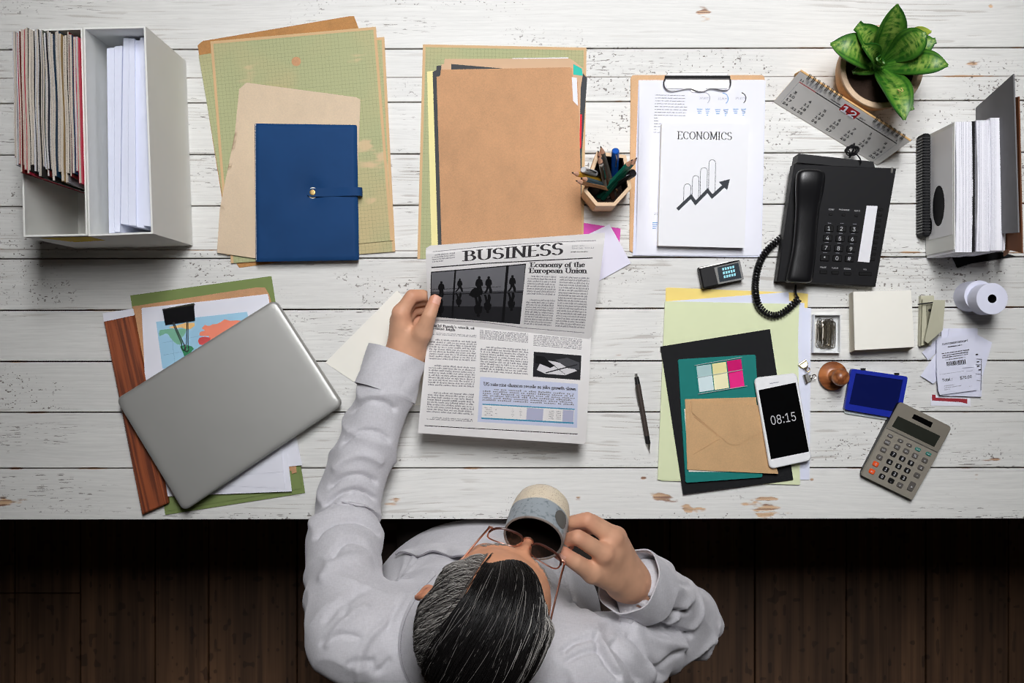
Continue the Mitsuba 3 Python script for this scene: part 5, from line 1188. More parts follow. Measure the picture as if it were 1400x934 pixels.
KI = np.linalg.inv(KM)
def kp(x, y, off=0.0):
    e = np.array([0, 0, ZT + DIST]); d = W(*zk(x, y), 0) - e; o = KM[:3, 3] + kn * off
    return e + d * (((o - e) @ kn) / (d @ kn))
def kpoly(pts, off=0.0): return Polygon([(KI @ [*kp(*q, off), 1])[:2] for q in pts])
O = kpoly([(410, 52), (828, 258), (508, 842), (93, 640)]); O = O.buffer(-.006, join_style=2).buffer(.006, quad_segs=6)
part(ca, 'face', moved(plate(O, -.004, .0, .0012), KM), 'm_calc_body')
pts = [(KM @ [x, y, -.004, 1])[:3] for x, y in O.exterior.coords]; oc_ = np.mean(pts, axis=0)
Kb = [oc_ + (np.array(q) - oc_) * .975 for q in pts]
part(ca, 'case', hull([*pts, *((q[0], q[1], ZT + .0006) for q in Kb)]), 'm_calc_side', label='black underside')
def kpanel(nm, pts, m, t=.0003, label=None): return part(ca, nm, moved(extrude(kpoly(pts), -.002, t), KM), m, label=label)
kpanel('display', [(395, 168), (734, 328), (684, 416), (346, 252)], 'm_calc_lcd')
kpanel('solar_cell', [(525, 152), (674, 222), (655, 262), (505, 186)], 'm_screen_black')
kpanel('keypad_frame', [(300, 262), (708, 458), (716, 470), (512, 834), (505, 838), (104, 642), (108, 632)], 'm_calc_frame', .0002)
kpanel('display_ridge', [(300, 258), (710, 456), (708, 462), (298, 265)], 'm_steel', .0008)
U = np.array([69.5, 34.5]); V = np.array([-29.5, 53.5])   # one key to the right, one key down, zoomed pixels
KW_, KH_ = .0103, .0086
def key(c, m, txt, w=KW_, h_=KH_, ts=.0046, tm_='m_phone_print'):
    o = kp(*c); M = KM.copy(); M[:3, 3] = o
    q = rounded(sbox(-w / 2, -h_ / 2, w / 2, h_ / 2), .0022)
    k = part(ca, 'key', moved(plate(q, -.001, .0026, .0008), M), m)
    if txt: M2 = M.copy(); M2[:3, 3] = o + kn * .0026; part(k, 'symbol', moved(sans(txt, ts, .0002, len(txt) == 1, True, .9), M2), tm_)
for c, m, tx in (((332, 327), 'calc_grey', 'OFF'), ((414, 366), 'calc_grey', '>'), ((484, 400), 'calc_grey', '>'), ((553, 434), 'calc_green', 'TAX-'), ((637, 471), 'calc_green', 'TAX+')): key(c, 'm_' + m, tx, .0098, .0056, .0026 if len(tx) > 1 else .004)
for r, row in enumerate(((('calc_grey', 'MRC'), ('calc_grey', 'M-'), ('calc_grey', 'M+'), ('calc_grey', '%'), ('calc_grey', '÷')), (('calc_grey', 'MU'), ('calc_black', '7'), ('calc_black', '8'), ('calc_black', '9'), ('calc_grey', '×')), (('calc_grey', '√'), ('calc_black', '4'), ('calc_black', '5'), ('calc_black', '6'), ('calc_grey', '-')), (('calc_orange', 'C'), ('calc_black', '1'), ('calc_black', '2'), ('calc_black', '3'), None), (('calc_orange', 'AC'), ('calc_black', '0'), ('calc_black', '.'), ('calc_grey', '='), None))):
    for c_, it in enumerate(row):
        if it is None: continue
        base = np.array((((308, 378), (387, 415), (460, 449), (530, 485), (608, 522)), ((278, 437), (357, 472), (428, 508), (497, 543), (577, 580)), ((247, 497), (327, 534), (398, 569), (468, 602), (546, 641)), ((216, 551), (297, 593), (367, 630), (438, 662), (0, 0)), ((186, 610), (267, 650), (339, 684), (409, 719), (0, 0)))[r][c_], float)
        key(base, 'm_' + it[0], it[1], ts=.0052 if it[0] == 'calc_black' else (.0042 if len(it[1]) == 1 else .003))
key((502, 730), 'm_calc_grey', '+', KW_, .0165, .005)
# ------------------------------------------------------------------ newspaper
mat('newsprint', (214, 212, 210), .85, spec=.25)
flat('news_ink', (52, 50, 52), .9); flat('news_grey', (120, 118, 122), .9)
nw = thing('newspaper', 'folded newspaper headed BUSINESS held open by the left hand over the table', 'newspaper')
def zn(x, y): return (560 + x / 3.0143, 310 + y / 3.0129)
NC = {k: W(*zn(*q), h) for k, q, h in (('tl', (66, 84), .165), ('tr', (802, 30), .135), ('cl', (82, 392), .088), ('cr', (742, 464), .074), ('bl', (34, 850), .088), ('br', (720, 896), .085))}
def news(u, v, off=0.0):
    """The sheet's point at u, v (0..1, the fold at v = .5)."""
    u, v = np.broadcast_arrays(np.asarray(u, float), np.asarray(v, float)); U = u[..., None]
    t, c, b = (NC[a + 'l'] * (1 - U) + NC[a + 'r'] * U for a in 'tcb')
    V = np.clip(v * 2, 0, 1)[..., None]; V2 = np.clip(v * 2 - 1, 0, 1)[..., None]
    P = np.where(v[..., None] < .5, t * (1 - V) + c * V, c * (1 - V2) + b * V2)
    up = np.zeros_like(P); bulge = .012 * np.sin(np.pi * np.clip(v * 2, 0, 1)) * (v < .5) + .010 * np.sin(np.pi * np.clip(v * 2 - 1, 0, 1)) * (v >= .5) - .0
    curlz = -.014 * np.clip((.05 - v) / .05, 0, 1) ** 2
    wave = .004 * np.sin(2.2 * np.pi * u + .6) * np.sin(np.pi * v) + .003 * np.sin(np.pi * u)
    up[..., 2] = bulge + curlz + wave + off
    return P + up
def news_uv(zx, zy):
    """u, v of a zoomed pixel."""
    u, v = .5, .5; tgt = np.array(zn(zx, zy))
    def proj(u, v):
        p = news(u, v); s = (DIST - (p[2] - ZT)) / FPX; return np.array([CX + p[0] / s, CY - p[1] / s])
    for _ in range(6):
        f = proj(u, v) - tgt; e = 1e-4
        J = np.c_[(proj(u + e, v) - proj(u, v)) / e, (proj(u, v + e) - proj(u, v)) / e]
        d = np.linalg.solve(J, f); u, v = np.clip(u - d[0], -.1, 1.1), np.clip(v - d[1], -.1, 1.1)
    return np.array([u, v])
ug, vg = np.meshgrid(np.linspace(0, 1, 41), np.r_[np.linspace(0, .06, 10), np.linspace(.08, .49, 22), [.497, .5, .503], np.linspace(.51, 1, 24)])
mesh, uv = solid_grid(news(ug, vg), ug, vg, .0012)
part(nw, 'front_page', mesh, 'm_newsprint', 45)
for k in (1, 2):
    mesh, uv = solid_grid(news(ug * (1 - .004 * k) + .004 * k, vg) + np.array([.0012 * k, .0018 * k, -.0022 * k]), ug, vg, .001)
    part(nw, 'inner_page', mesh, 'm_newsprint', 45)
def n_patch(quad, m, nm, off, n=(16, 16), label=None):
    q = [news_uv(*p) for p in quad]; u, v = np.meshgrid(np.linspace(0, 1, n[0] + 1), np.linspace(0, 1, n[1] + 1))
    U = [(1 - v) * ((1 - u) * q[0][i] + u * q[1][i]) + v * ((1 - u) * q[3][i] + u * q[2][i]) for i in (0, 1)]
    mesh, uv = solid_grid(news(U[0], U[1], off), u, v, .0001); return part(nw, nm, mesh, m, 45, label)
def n_poly(pts, m, nm, off, label=None):
    q = np.array([news_uv(*p) for p in pts]); p = Polygon(q).buffer(0); e = extrude(p, 0, .00001)
    V, F = trimesh.remesh.subdivide_to_size(e.vertices, e.faces, .03); return part(nw, nm, trimesh.Trimesh(news(V[:, 0], V[:, 1], off + V[:, 2] * 10), F, process=False), m, 45, label)
def n_text(txt, p0, p1, cap, nm, stem=.16, hair=.05, m='m_news_ink', label=None, use=None):
    """Letters from p0 to p1 (zoomed pixels of the base line), capitals cap zoomed pixels tall."""
    a, b = news_uv(*p0), news_uv(*p1); up = news_uv(p0[0], p0[1] - cap) - a
    if use is None:
        p, w = serif_poly(txt, 1.0, stem, hair); e = extrude(p.simplify(.008), 0, .1)
    else:
        e = sans(txt, 1.0, .1, use == 'bold'); w = e.bounds[1, 0]
    V, F = trimesh.remesh.subdivide_to_size(e.vertices, e.faces, .22 if cap > 30 else .7)
    uv = a + (b - a) * (V[:, :1] / w) + up * V[:, 1:2]
    return part(nw, nm, trimesh.Trimesh(news(uv[:, 0], uv[:, 1], .00025 + V[:, 2] * .001), F, process=False), m, 45, label)
rng = np.random.default_rng(21)
def n_lines(quad, n, nm, ink='m_news_grey', first=0, dense=.5, last=1.0):
    """n lines of small print filling the quad, letter by letter."""
    q = [news_uv(*p) for p in quad]; qs = []
    for i in range(n):
        v0 = (i + .25) / n; v1 = v0 + dense / n; x = .12 if i == first else 0.0; end = last if i == n - 1 else 1.0
        while x < end:
            for _ in range(rng.integers(2, 9)):
                w = rng.uniform(.011, .018)
                if x + w > end: x = 2; break
                lo = v0 - (.2 / n if rng.random() < .25 else 0); qs.append((x, x + w, lo, v1)); x += w + .006
            x += .02
    qs = np.array(qs); u = qs[:, [0, 1, 1, 0]]; v = qs[:, [2, 2, 3, 3]]
    uu = (1 - v) * ((1 - u) * q[0][0] + u * q[1][0]) + v * ((1 - u) * q[3][0] + u * q[2][0]); vv = (1 - v) * ((1 - u) * q[0][1] + u * q[1][1]) + v * ((1 - u) * q[3][1] + u * q[2][1])
    P = news(uu.ravel(), vv.ravel(), .0004); k = np.arange(len(qs)) * 4
    part(nw, nm, trimesh.Trimesh(P, np.vstack([np.c_[k, k + 2, k + 1], np.c_[k, k + 3, k + 2]]), process=False), ink, kind='stuff')
n_text('BUSINESS', (222, 141), (632, 114), 40, 'masthead', .17, .06, label='masthead BUSINESS in serif capitals')
n_poly([(90, 166), (300, 150), (520, 138), (754, 127), (754, 131), (520, 142), (300, 154), (90, 171)], 'm_news_ink', 'rule', .0003)
n_poly([(96, 102), (300, 82), (560, 64), (768, 56), (768, 58), (560, 66), (300, 84), (96, 104)], 'm_news_grey', 'rule', .0003)
n_lines([(93, 114), (188, 104), (188, 140), (93, 150)], 4, 'small_print', last=.5)
n_text('Monday, Oct 12', (668, 92), (760, 90), 6, 'dateline', use='r', m='m_news_grey'); n_text('Issue : 240', (668, 82), (718, 81), 6, 'dateline', use='r', m='m_news_grey'); n_lines([(664, 101), (736, 100), (736, 107), (664, 108)], 1, 'small_print', 'm_news_ink', first=-1)
n_text('Economy of the', (497, 166), (722, 166), 18, 'headline', .2, .1, label='headline Economy of the European Union')
n_text('European Union', (493, 190), (730, 191), 18, 'headline', .2, .1)
n_lines([(488, 199), (606, 203), (600, 285), (482, 281)], 8, 'article_text', first=0); n_lines([(482, 297), (600, 301), (586, 412), (470, 404)], 11, 'article_text')
n_lines([(620, 203), (742, 208), (722, 422), (600, 414)], 20, 'article_text', first=-1)
# printed photograph of silhouettes in a hall
flat('print_grey', (104, 104, 108), .8); flat('print_mid', (66, 66, 70), .8); flat('print_dark', (34, 34, 37), .8); flat('print_black', (15, 15, 17), .8); flat('print_light', (196, 194, 196), .8)
n_patch([(88, 186), (480, 152), (455, 402), (86, 370)], 'm_print_dark', 'printed_photo', .0003, (20, 16), 'dark printed photograph of walking silhouettes')
n_patch([(91, 190), (476, 157), (468, 262), (90, 268)], 'm_print_grey', 'printed_wall', .0005, (20, 10))
n_patch([(90, 268), (468, 262), (462, 330), (89, 325)], 'm_print_mid', 'printed_floor', .0005, (20, 8))
n_patch([(88, 278), (468, 268), (468, 271), (88, 281)], 'm_print_black', 'printed_rail', .0006, (20, 1)); n_patch([(88, 258), (376, 246), (376, 248), (88, 260)], 'm_print_dark', 'printed_rail', .0006, (20, 1))
for x0, x1, w in ((189, 176, 7), (404, 384, 11)): n_patch([(x0 - w / 2, 178 if x0 < 300 else 160), (x0 + w / 2, 177 if x0 < 300 else 159), (x1 + w / 2, 378 if x0 < 300 else 396), (x1 - w / 2, 377 if x0 < 300 else 395)], 'm_print_black', 'printed_post', .0007, (2, 16))
def figure_pts(x, y, s, flip=1, stride=.6):
    base = [(-.04, -1), (.05, -1), (.08, -.93), (.05, -.86), (.15, -.8), (.2, -.6), (.18, -.45), (.13, -.52), (.12, -.4), (.14 + .1 * stride, -.2), (.2 * stride + .06, 0), (.2 * stride - .06, 0), (.0, -.3), (-.14 * stride, -.12), (-.28 * stride, -.0), (-.28 * stride - .1, -.02), (-.14, -.25), (-.12, -.42), (-.2, -.5), (-.2, -.65), (-.14, -.82), (-.05, -.87), (-.08, -.94)]
    return [(x + a * s, y + b * s * flip) for a, b in base]
for x, y, s, st in ((131, 291, 66, .2), (207, 268, 54, .9), (287, 282, 78, .5), (326, 275, 70, .6), (424, 268, 68, .7)):
    n_poly(figure_pts(x, y, s, 1, st), 'm_print_black', 'printed_figure', .0008); n_poly(figure_pts(x - 4, y + 4, s * 1.1, -1, st * .6), 'm_print_black', 'printed_reflection', .0008)
n_poly([(244, 282), (255, 262), (266, 252), (282, 254), (292, 266), (290, 290), (262, 292)], 'm_print_black', 'printed_figure', .0008)
n_poly([(100, 384), (300, 392), (470, 416), (720, 436), (720, 438), (470, 418), (300, 394), (100, 386)], 'm_news_grey', 'rule', .0003)
# lower half
n_text("World Bank's stock at", (78, 410), (268, 424), 10, 'headline', .2, .1); n_text('all-time high', (78, 421), (188, 430), 10, 'headline', .2, .1)
n_lines([(88, 434), (276, 446), (276, 458), (86, 446)], 2, 'small_print')
n_lines([(84, 460), (276, 472), (274, 556), (80, 548)], 9, 'article_text'); n_lines([(80, 566), (272, 578), (270, 664), (76, 656)], 9, 'article_text'); n_lines([(76, 678), (268, 688), (264, 778), (70, 766)], 9, 'article_text'); n_lines([(72, 782), (262, 792), (260, 806), (70, 796)], 2, 'article_text')
n_lines([(290, 424), (490, 440), (490, 480), (290, 464)], 7, 'small_print', first=-1); n_lines([(292, 490), (490, 504), (488, 612), (290, 600)], 11, 'article_text'); n_lines([(512, 444), (712, 462), (710, 508), (510, 492)], 7, 'small_print', first=-1)
n_patch([(512, 515), (708, 531), (703, 632), (508, 618)], 'm_print_dark', 'printed_photo', .0003, (12, 8), 'small dark printed photograph of hands at work')
n_poly([(545, 548), (600, 556), (660, 572), (690, 594), (640, 612), (560, 606), (524, 590)], 'm_print_light', 'printed_shape', .0005); n_poly([(520, 530), (556, 536), (580, 562), (600, 572), (580, 582), (540, 566), (516, 560)], 'm_print_black', 'printed_shape', .0007); n_poly([(600, 548), (650, 540), (700, 560), (700, 590), (650, 582)], 'm_print_mid', 'printed_shape', .0007)
for a, b in (((560, 600), (690, 566)), ((575, 556), (640, 606))): n_poly([a, b, (b[0] + 2, b[1] + 4), (a[0] + 2, a[1] + 4)], 'm_print_dark', 'printed_shape', .0008)
flat('news_blue_panel', (186, 192, 212), .85); flat('news_blue', (72, 134, 164), .85); flat('news_lilac', (166, 168, 190), .85)
n_patch([(291, 618), (694, 648), (690, 829), (280, 804)], 'm_news_blue_panel', 'blue_panel', .0002, (16, 12), 'pale blue panel')
n_text('US rate rise chances recede as jobs growth slows', (305, 654), (686, 675), 13, 'headline', .2, .1, label='headline US rate rise chances recede as jobs growth slows')
n_lines([(303, 664), (682, 686), (678, 738), (300, 718)], 6, 'article_text')
n_patch([(300, 732), (680, 752), (676, 812), (296, 792)], 'm_newsprint', 'table_ground', .0004, (12, 4))
n_patch([(484, 746), (552, 750), (548, 800), (480, 796)], 'm_news_lilac', 'table_column', .0005, (4, 4)); n_patch([(632, 754), (677, 757), (674, 806), (629, 803)], 'm_news_lilac', 'table_column', .0005, (4, 4))
n_patch([(300, 729), (680, 750), (680, 755), (300, 734)], 'm_news_blue', 'blue_rule', .0006, (12, 1)); n_patch([(296, 786), (677, 806), (676, 812), (296, 792)], 'm_news_blue', 'blue_rule', .0006, (12, 1))
for x in (310, 415, 455, 505, 530, 575, 605, 650): n_lines([(x, 742 + (x - 300) * .052), (x + (50 if x == 310 else 20), 744 + (x - 300) * .052), (x + (50 if x == 310 else 18), 782 + (x - 300) * .052), (x - 2, 780 + (x - 300) * .052)], 5, 'table_figures', first=-1, dense=.35)
n_poly([(62, 818), (692, 853), (692, 856), (62, 821)], 'm_news_ink', 'rule', .0003)
# ------------------------------------------------------------------ the seated man
from scipy.spatial import cKDTree
def surface_nets(F, origin, h):
    """The zero surface of the grid F (negative inside) as (vertices, triangles)."""
    S = F < 0; nx, ny, nz = F.shape
    c = np.zeros((nx - 1, ny - 1, nz - 1), np.uint8)
    for i, j, k in np.ndindex(2, 2, 2): c += S[i:nx - 1 + i, j:ny - 1 + j, k:nz - 1 + k]
    act = np.argwhere((c > 0) & (c < 8)); idx = -np.ones(c.shape, np.int64); idx[tuple(act.T)] = np.arange(len(act))
    P, n = np.zeros((len(act), 3)), np.zeros(len(act))
    corners = list(np.ndindex(2, 2, 2))
    for a in corners:
        for ax in range(3):
            if a[ax]: continue
            b = list(a); b[ax] = 1
            fa, fb = F[tuple((act + a).T)], F[tuple((act + b).T)]
            m = (fa < 0) != (fb < 0); t = np.where(m, fa / np.where(m, fa - fb, 1), 0)
            q = act + np.array(a, float); q[:, ax] += t; P += np.where(m[:, None], q, 0); n += m
    P = P / n[:, None] * h + origin
    f = []
    for ax in range(3):
        o = [k for k in range(3) if k != ax]
        A = S; sl = [slice(None)] * 3; sl2 = [slice(None)] * 3; sl[ax], sl2[ax] = slice(0, -1), slice(1, None)
        e = np.argwhere(A[tuple(sl)] != A[tuple(sl2)])
        e = e[(e[:, o[0]] > 0) & (e[:, o[1]] > 0) & (e[:, o[0]] < F.shape[o[0]] - 1) & (e[:, o[1]] < F.shape[o[1]] - 1)]
        ins = A[tuple(e.T)]
        def at(d0, d1):
            q = e.copy(); q[:, o[0]] -= d0; q[:, o[1]] -= d1; return idx[tuple(q.T)]
        a, b, c_, d = at(1, 1), at(0, 1), at(0, 0), at(1, 0)
        flip = ins ^ (ax == 1)
        f.append(np.where(flip[:, None], np.c_[a, b, c_], np.c_[a, c_, b])); f.append(np.where(flip[:, None], np.c_[a, c_, d], np.c_[a, d, c_]))
    return P, np.vstack(f)
def sdf_cone(p, a, b, ra, rb):
    a, b = np.asarray(a, float), np.asarray(b, float); d = b - a; t = np.clip(((p - a) @ d) / (d @ d), 0, 1)
    return np.linalg.norm(p - a - t[..., None] * d, axis=-1) - (ra + (rb - ra) * t)
def sdf_ell(p, c, r, R=None):
    q = p - np.asarray(c); q = q if R is None else q @ R
    r = np.asarray(r, float); k = np.linalg.norm(q / r, axis=-1); return (k - 1) * r.min() * np.clip(.55 + .45 * k, .6, 3)
def smin(a, b, k): h = np.clip(.5 + .5 * (b - a) / k, 0, 1); return b * (1 - h) + a * h - k * h * (1 - h)
def marching_tets(F, origin, h):
    """As surface_nets, by tetrahedra: more triangles, always a closed manifold."""
    F = np.where(F == 0, 1e-6, F); nx, ny, nz = F.shape; S = F < 0
    c = np.zeros((nx - 1, ny - 1, nz - 1), np.uint8)
    for i, j, k in np.ndindex(2, 2, 2): c += S[i:nx - 1 + i, j:ny - 1 + j, k:nz - 1 + k]
    cell = np.argwhere((c > 0) & (c < 8)); tri = []
    lin_ = lambda q: (q[:, 0] * ny + q[:, 1]) * nz + q[:, 2]
    f = F.ravel()
    for path in ((0, 1, 2), (1, 2, 0), (2, 0, 1), (0, 2, 1), (2, 1, 0), (1, 0, 2)):
        q = [cell]; odd = path in ((0, 2, 1), (2, 1, 0), (1, 0, 2))
        for ax in path: n = q[-1].copy(); n[:, ax] += 1; q.append(n)
        if odd: q[1], q[2] = q[2], q[1]
        I = np.stack([lin_(x) for x in q], 1); s = f[I] < 0
        code = s @ np.array([1, 2, 4, 8])
        def emit(m, es):
            if m.any(): tri.append(np.stack([np.sort(I[m][:, list(e)], 1) for e in es], 1))
        for a in range(4):
            o = [(1, 2, 3), (0, 3, 2), (0, 1, 3), (0, 2, 1)][a]
            emit(code == 1 << a, [(a, o[0]), (a, o[1]), (a, o[2])]); emit(code == 15 - (1 << a), [(a, o[0]), (a, o[2]), (a, o[1])])
        for a, b, c_, d in ((0, 1, 2, 3), (0, 2, 3, 1), (0, 3, 1, 2)):
            for m, (w, x, y, z) in ((code == (1 << a) + (1 << b), (a, b, c_, d)), (code == (1 << c_) + (1 << d), (c_, d, a, b))):
                emit(m, [(w, y), (w, z), (x, y)]); emit(m, [(x, y), (w, z), (x, z)])
    t = np.vstack(tri); key = t[..., 0].astype(np.int64) * f.size + t[..., 1]
    u, inv = np.unique(key, return_inverse=True); a, b = u // f.size, u % f.size
    P = lambda k: np.stack(np.unravel_index(k, F.shape), 1).astype(float)
    w = (f[a] / (f[a] - f[b]))[:, None]; w = np.clip(w, .04, .96)
    return (P(a) * (1 - w) + P(b) * w) * h + origin, inv.reshape(-1, 3)
def field_mesh(fn, lo, hi, h, iters=4, mesher=None):
    lo, hi = np.asarray(lo, float), np.asarray(hi, float); n = np.ceil((hi - lo) / h).astype(int) + 1
    g = np.stack(np.meshgrid(*[lo[k] + h * np.arange(n[k]) for k in range(3)], indexing='ij'), -1)
    F = np.empty(tuple(n), np.float32)
    for i in range(n[0]): F[i] = fn(g[i])
    v, f = (mesher or surface_nets)(F, lo, h); m = trimesh.Trimesh(v, f, process=False)
    if iters: m = smooth_mesh(m, iters)
    return m
def smooth_mesh(m, iters=4, lam=.5, mu=-.53):
    from scipy.sparse import coo_matrix
    e = m.edges_unique; n = len(m.vertices); A = coo_matrix((np.ones(2 * len(e)), (np.r_[e[:, 0], e[:, 1]], np.r_[e[:, 1], e[:, 0]])), shape=(n, n)).tocsr()
    d = np.asarray(A.sum(1)); v = np.array(m.vertices)
    for k in range(iters * 2): v = v + (lam if k % 2 == 0 else mu) * (A @ v / d - v)
    return trimesh.Trimesh(v, m.faces, process=False)
def J(px, py, h): return W(px, py, h)
person = thing('person', 'seated grey-haired man in a pale grey shirt reading the newspaper and drinking from a mug', 'person')
scene['m_skin'] = {'type': 'twosided', 'b': {'type': 'principled', 'base_color': {'type': 'mesh_attribute', 'name': 'vertex_color'}, 'roughness': .5, 'specular': .3}}
# ---- hands
def hand_field(chains, palm, k=.006):
    def fn(p):
        d = None
        for pts, rs, kk in palm + chains:
            c = None
            for a, b, ra, rb in zip(pts[:-1], pts[1:], rs[:-1], rs[1:]):
                q = sdf_cone(p, a, b, ra, rb); c = q if c is None else np.minimum(c, q)
            d = c if d is None else smin(d, c, kk)
        return d
    return fn
# left hand: pinches the newspaper's left edge, thumb in front
lw = J(553, 490, .082)
L = {'i': [J(548, 428, .117), J(563, 405, .122), J(578, 404, .108), J(588, 408, .090)], 'm': [J(546, 438, .096), J(562, 412, .098), J(580, 410, .086), J(592, 414, .074)],
     'r': [J(548, 447, .076), J(564, 424, .074), J(582, 421, .064), J(594, 424, .056)], 'p': [J(553, 455, .060), J(569, 437, .056), J(584, 434, .050), J(593, 436, .045)]}
LT = [J(566, 478, .098), J(578, 455, .122), J(587, 431, .137), J(594.5, 411, .134)]
lf = J(531, 540, .095)
lpalm = [([lf, lw], [.0330, .029], .01), ([lw, L['i'][0]], [.025, .0145], .02), ([lw, L['m'][0]], [.025, .0145], .015), ([lw, L['r'][0]], [.023, .0135], .015), ([lw, L['p'][0]], [.021, .0125], .015), ([lw, LT[0], LT[1]], [.023, .0185, .0145], .02)]
lch = [(L[k], r, .006) for k, r in (('i', [.0125, .0112, .0098, .0085]), ('m', [.0125, .0112, .0098, .0085]), ('r', [.012, .0105, .0092, .008]), ('p', [.0105, .0092, .008, .007]))] + [(LT[1:], [.0145, .0118, .0102], .007)]
hl = field_mesh(hand_field(lch, lpalm), np.min([lf, *L['p'], *L['i'], *LT, lw], 0) - .045, np.max([lf, *L['p'], *L['i'], *LT], 0) + .045, .0022, 3)
# right hand: closed round the mug's handle
rw = J(857, 793, .270)
R = {'i': [J(825, 757, .352), J(790, 735, .376), J(776, 738, .358), J(777, 746, .342)], 'm': [J(838, 736, .336), J(803, 711, .352), J(783, 714, .340), J(780, 723, .325)],
     'r': [J(843, 733, .310), J(810, 713, .318), J(790, 717, .308), J(787, 726, .296)], 'p': [J(846, 740, .285), J(816, 722, .288), J(799, 724, .280), J(794, 731, .272)]}
RT = [J(838, 793, .308), J(810, 784, .342), J(786, 768, .366), J(767, 756, .374)]
rf = J(893, 817, .205)
rpalm = [([rf, rw], [.0335, .0285], .01), ([rw, R['i'][0]], [.026, .0155], .02), ([rw, R['m'][0]], [.026, .0155], .015), ([rw, R['r'][0]], [.024, .0145], .015), ([rw, R['p'][0]], [.022, .013], .015), ([rw, RT[0], RT[1]], [.024, .0185, .0145], .02), ([R['i'][0] + [.012, -.004, -.02], RT[1] + [.012, .002, -.02]], [.012, .011], .015)]
rch = [(R[k], r, .006) for k, r in (('i', [.0135, .0118, .0100, .0088]), ('m', [.0135, .0118, .0100, .0088]), ('r', [.0125, .011, .0095, .0082]), ('p', [.0112, .0098, .0085, .0072]))] + [(RT[1:], [.0145, .0122, .0106], .007)]
hr = field_mesh(hand_field(rch, rpalm), np.min([rf, *R['p'], *R['i'], *RT, rw], 0) - .045, np.max([rf, *R['p'], *R['i'], *RT, rw], 0) + .045, .0022, 3)
# ---- head: a sculpted radial surface in its own frame (x to the man's right in the picture, y forward, z up)
HC = J(666, 841, .50)
yaw, pitch = math.radians(31), math.radians(-8)
fy = np.array([math.sin(yaw) * math.cos(pitch), math.cos(yaw) * math.cos(pitch), math.sin(pitch)])
fx = np.array([math.cos(yaw), -math.sin(yaw), 0.0]); fz = np.cross(fx, fy)
HM = np.stack([fx, fy, fz], 1)
def head_r(d):
    x, y, z = d[..., 0], d[..., 1], d[..., 2]
    ry = np.where(y > 0, .094, .104); rz = np.where(z > 0, .122, .125)
    rx = .0765 + .004 * np.exp(-((y + .35) / .4) ** 2)
    r = (np.abs(x / rx) ** 2.4 + np.abs(y / ry) ** 2.4 + np.abs(z / rz) ** 2.3) ** (-1 / 2.36)
    az, el = np.arctan2(x, y), np.arcsin(np.clip(z, -1, 1))
    def g(a0, e0, sa, se, sym=True):
        q = np.exp(-((az - a0) / sa) ** 2 - ((el - e0) / se) ** 2); return q + np.exp(-((az + a0) / sa) ** 2 - ((el - e0) / se) ** 2) if sym and a0 else q
    r = r * (1 - .10 * np.clip(-el / .9, 0, 1) ** 1.2 * np.clip(np.abs(np.sin(az)), 0, 1))
    r = r - .022 * np.clip(-(y + .15) / .6, 0, 1) * np.clip((-el - .25) / .6, 0, 1)
    r = r + .021 * g(0, -.20, .10, .13) + .012 * g(0, -.04, .085, .16) + .004 * g(.13, -.24, .08, .06) + .0045 * g(.3, .12, .26, .08) - .011 * g(.36, -.01, .15, .085) + .005 * g(.62, -.22, .22, .16)
    r = r + .006 * g(0, -.45, .2, .05) + .005 * g(0, -.55, .18, .045) + .012 * g(0, -.80, .25, .13) - .003 * g(0, -.5, .2, .02) - .002 * g(0, .32, .5, .1)
    return r * 1.035
ico = trimesh.creation.icosphere(6); D = np.array(ico.vertices); D /= np.linalg.norm(D, axis=1, keepdims=True)
hv = D * head_r(D)[:, None]
head = trimesh.Trimesh(HC + hv @ HM.T, ico.faces, process=False)
def hp(x, y, z): return HC + HM @ np.array([x, y, z], float)
def ear(s):
    c = hp(s * .082, -.012, -.004); a = HM @ np.array([s * .55, -.8, .1]); a /= np.linalg.norm(a); u = fz; w = np.cross(a, u)
    RR = np.stack([np.cross(u, a), a, u], 1)
    def fn(p):
        o = sdf_ell(p, c + a * .007 - u * .0, (.0075, .0165, .030), RR); i = sdf_ell(p, c + a * .008 + fx * s * .009, (.0065, .010, .019), RR)
        lobe = np.linalg.norm(p - (c - u * .027 + a * .003), axis=-1) - .0085
        return smin(np.maximum(o, -i), lobe, .008)
    return field_mesh(fn, c - .05, c + .05, .0022, 2)
neck_a, neck_b = hp(0, -.035, -.06), np.array([-.062, -.470, ZT + .318])
# ---- body core under the clothes (rounded, one surface with head, neck and arms)
SL, EL = np.array([-.250, -.452, ZT + .285]), J(474, 692, .085)
SR, ER = np.array([.118, -.505, ZT + .275]), J(934, 852, .055)
CHEST, BELLY, PELV = np.array([-.062, -.490, ZT + .17]), np.array([-.045, -.500, ZT - .07]), np.array([-.045, -.560, ZT - .20])
HL, HR_ = np.array([-.135, -.55, ZT - .21]), np.array([.055, -.55, ZT - .21])
KL, KR = np.array([-.150, -.10, ZT - .215]), np.array([.215, -.13, ZT - .215])
AL, AR = np.array([-.155, -.04, .09]), np.array([.235, -.10, .09])
def core(p):
    d = sdf_ell(p, CHEST, (.150, .095, .17)); d = smin(d, sdf_ell(p, BELLY, (.155, .130, .16)), .05)
    d = smin(d, sdf_cone(p, SL + [.03, 0, 0], SR - [.03, 0, 0], .05, .05), .04); d = smin(d, sdf_cone(p, neck_a, neck_b, .055, .060), .03)
    for a, b, c, r in ((SL, EL, lf, (.045, .038, .031)), (SR, ER, rf, (.045, .038, .031))): d = smin(d, np.minimum(sdf_cone(p, a, b, r[0], r[1]), sdf_cone(p, b, c, r[1], r[2])), .02)
    return d
bodym = field_mesh(core, (-.36, -.68, ZT - .26), (.40, .02, ZT + .53), .0085, 3, marching_tets)
full = man(bodym)
for q in (head, ear(-1), ear(1), hl, hr): full = full + man(q)
full = tm(full)
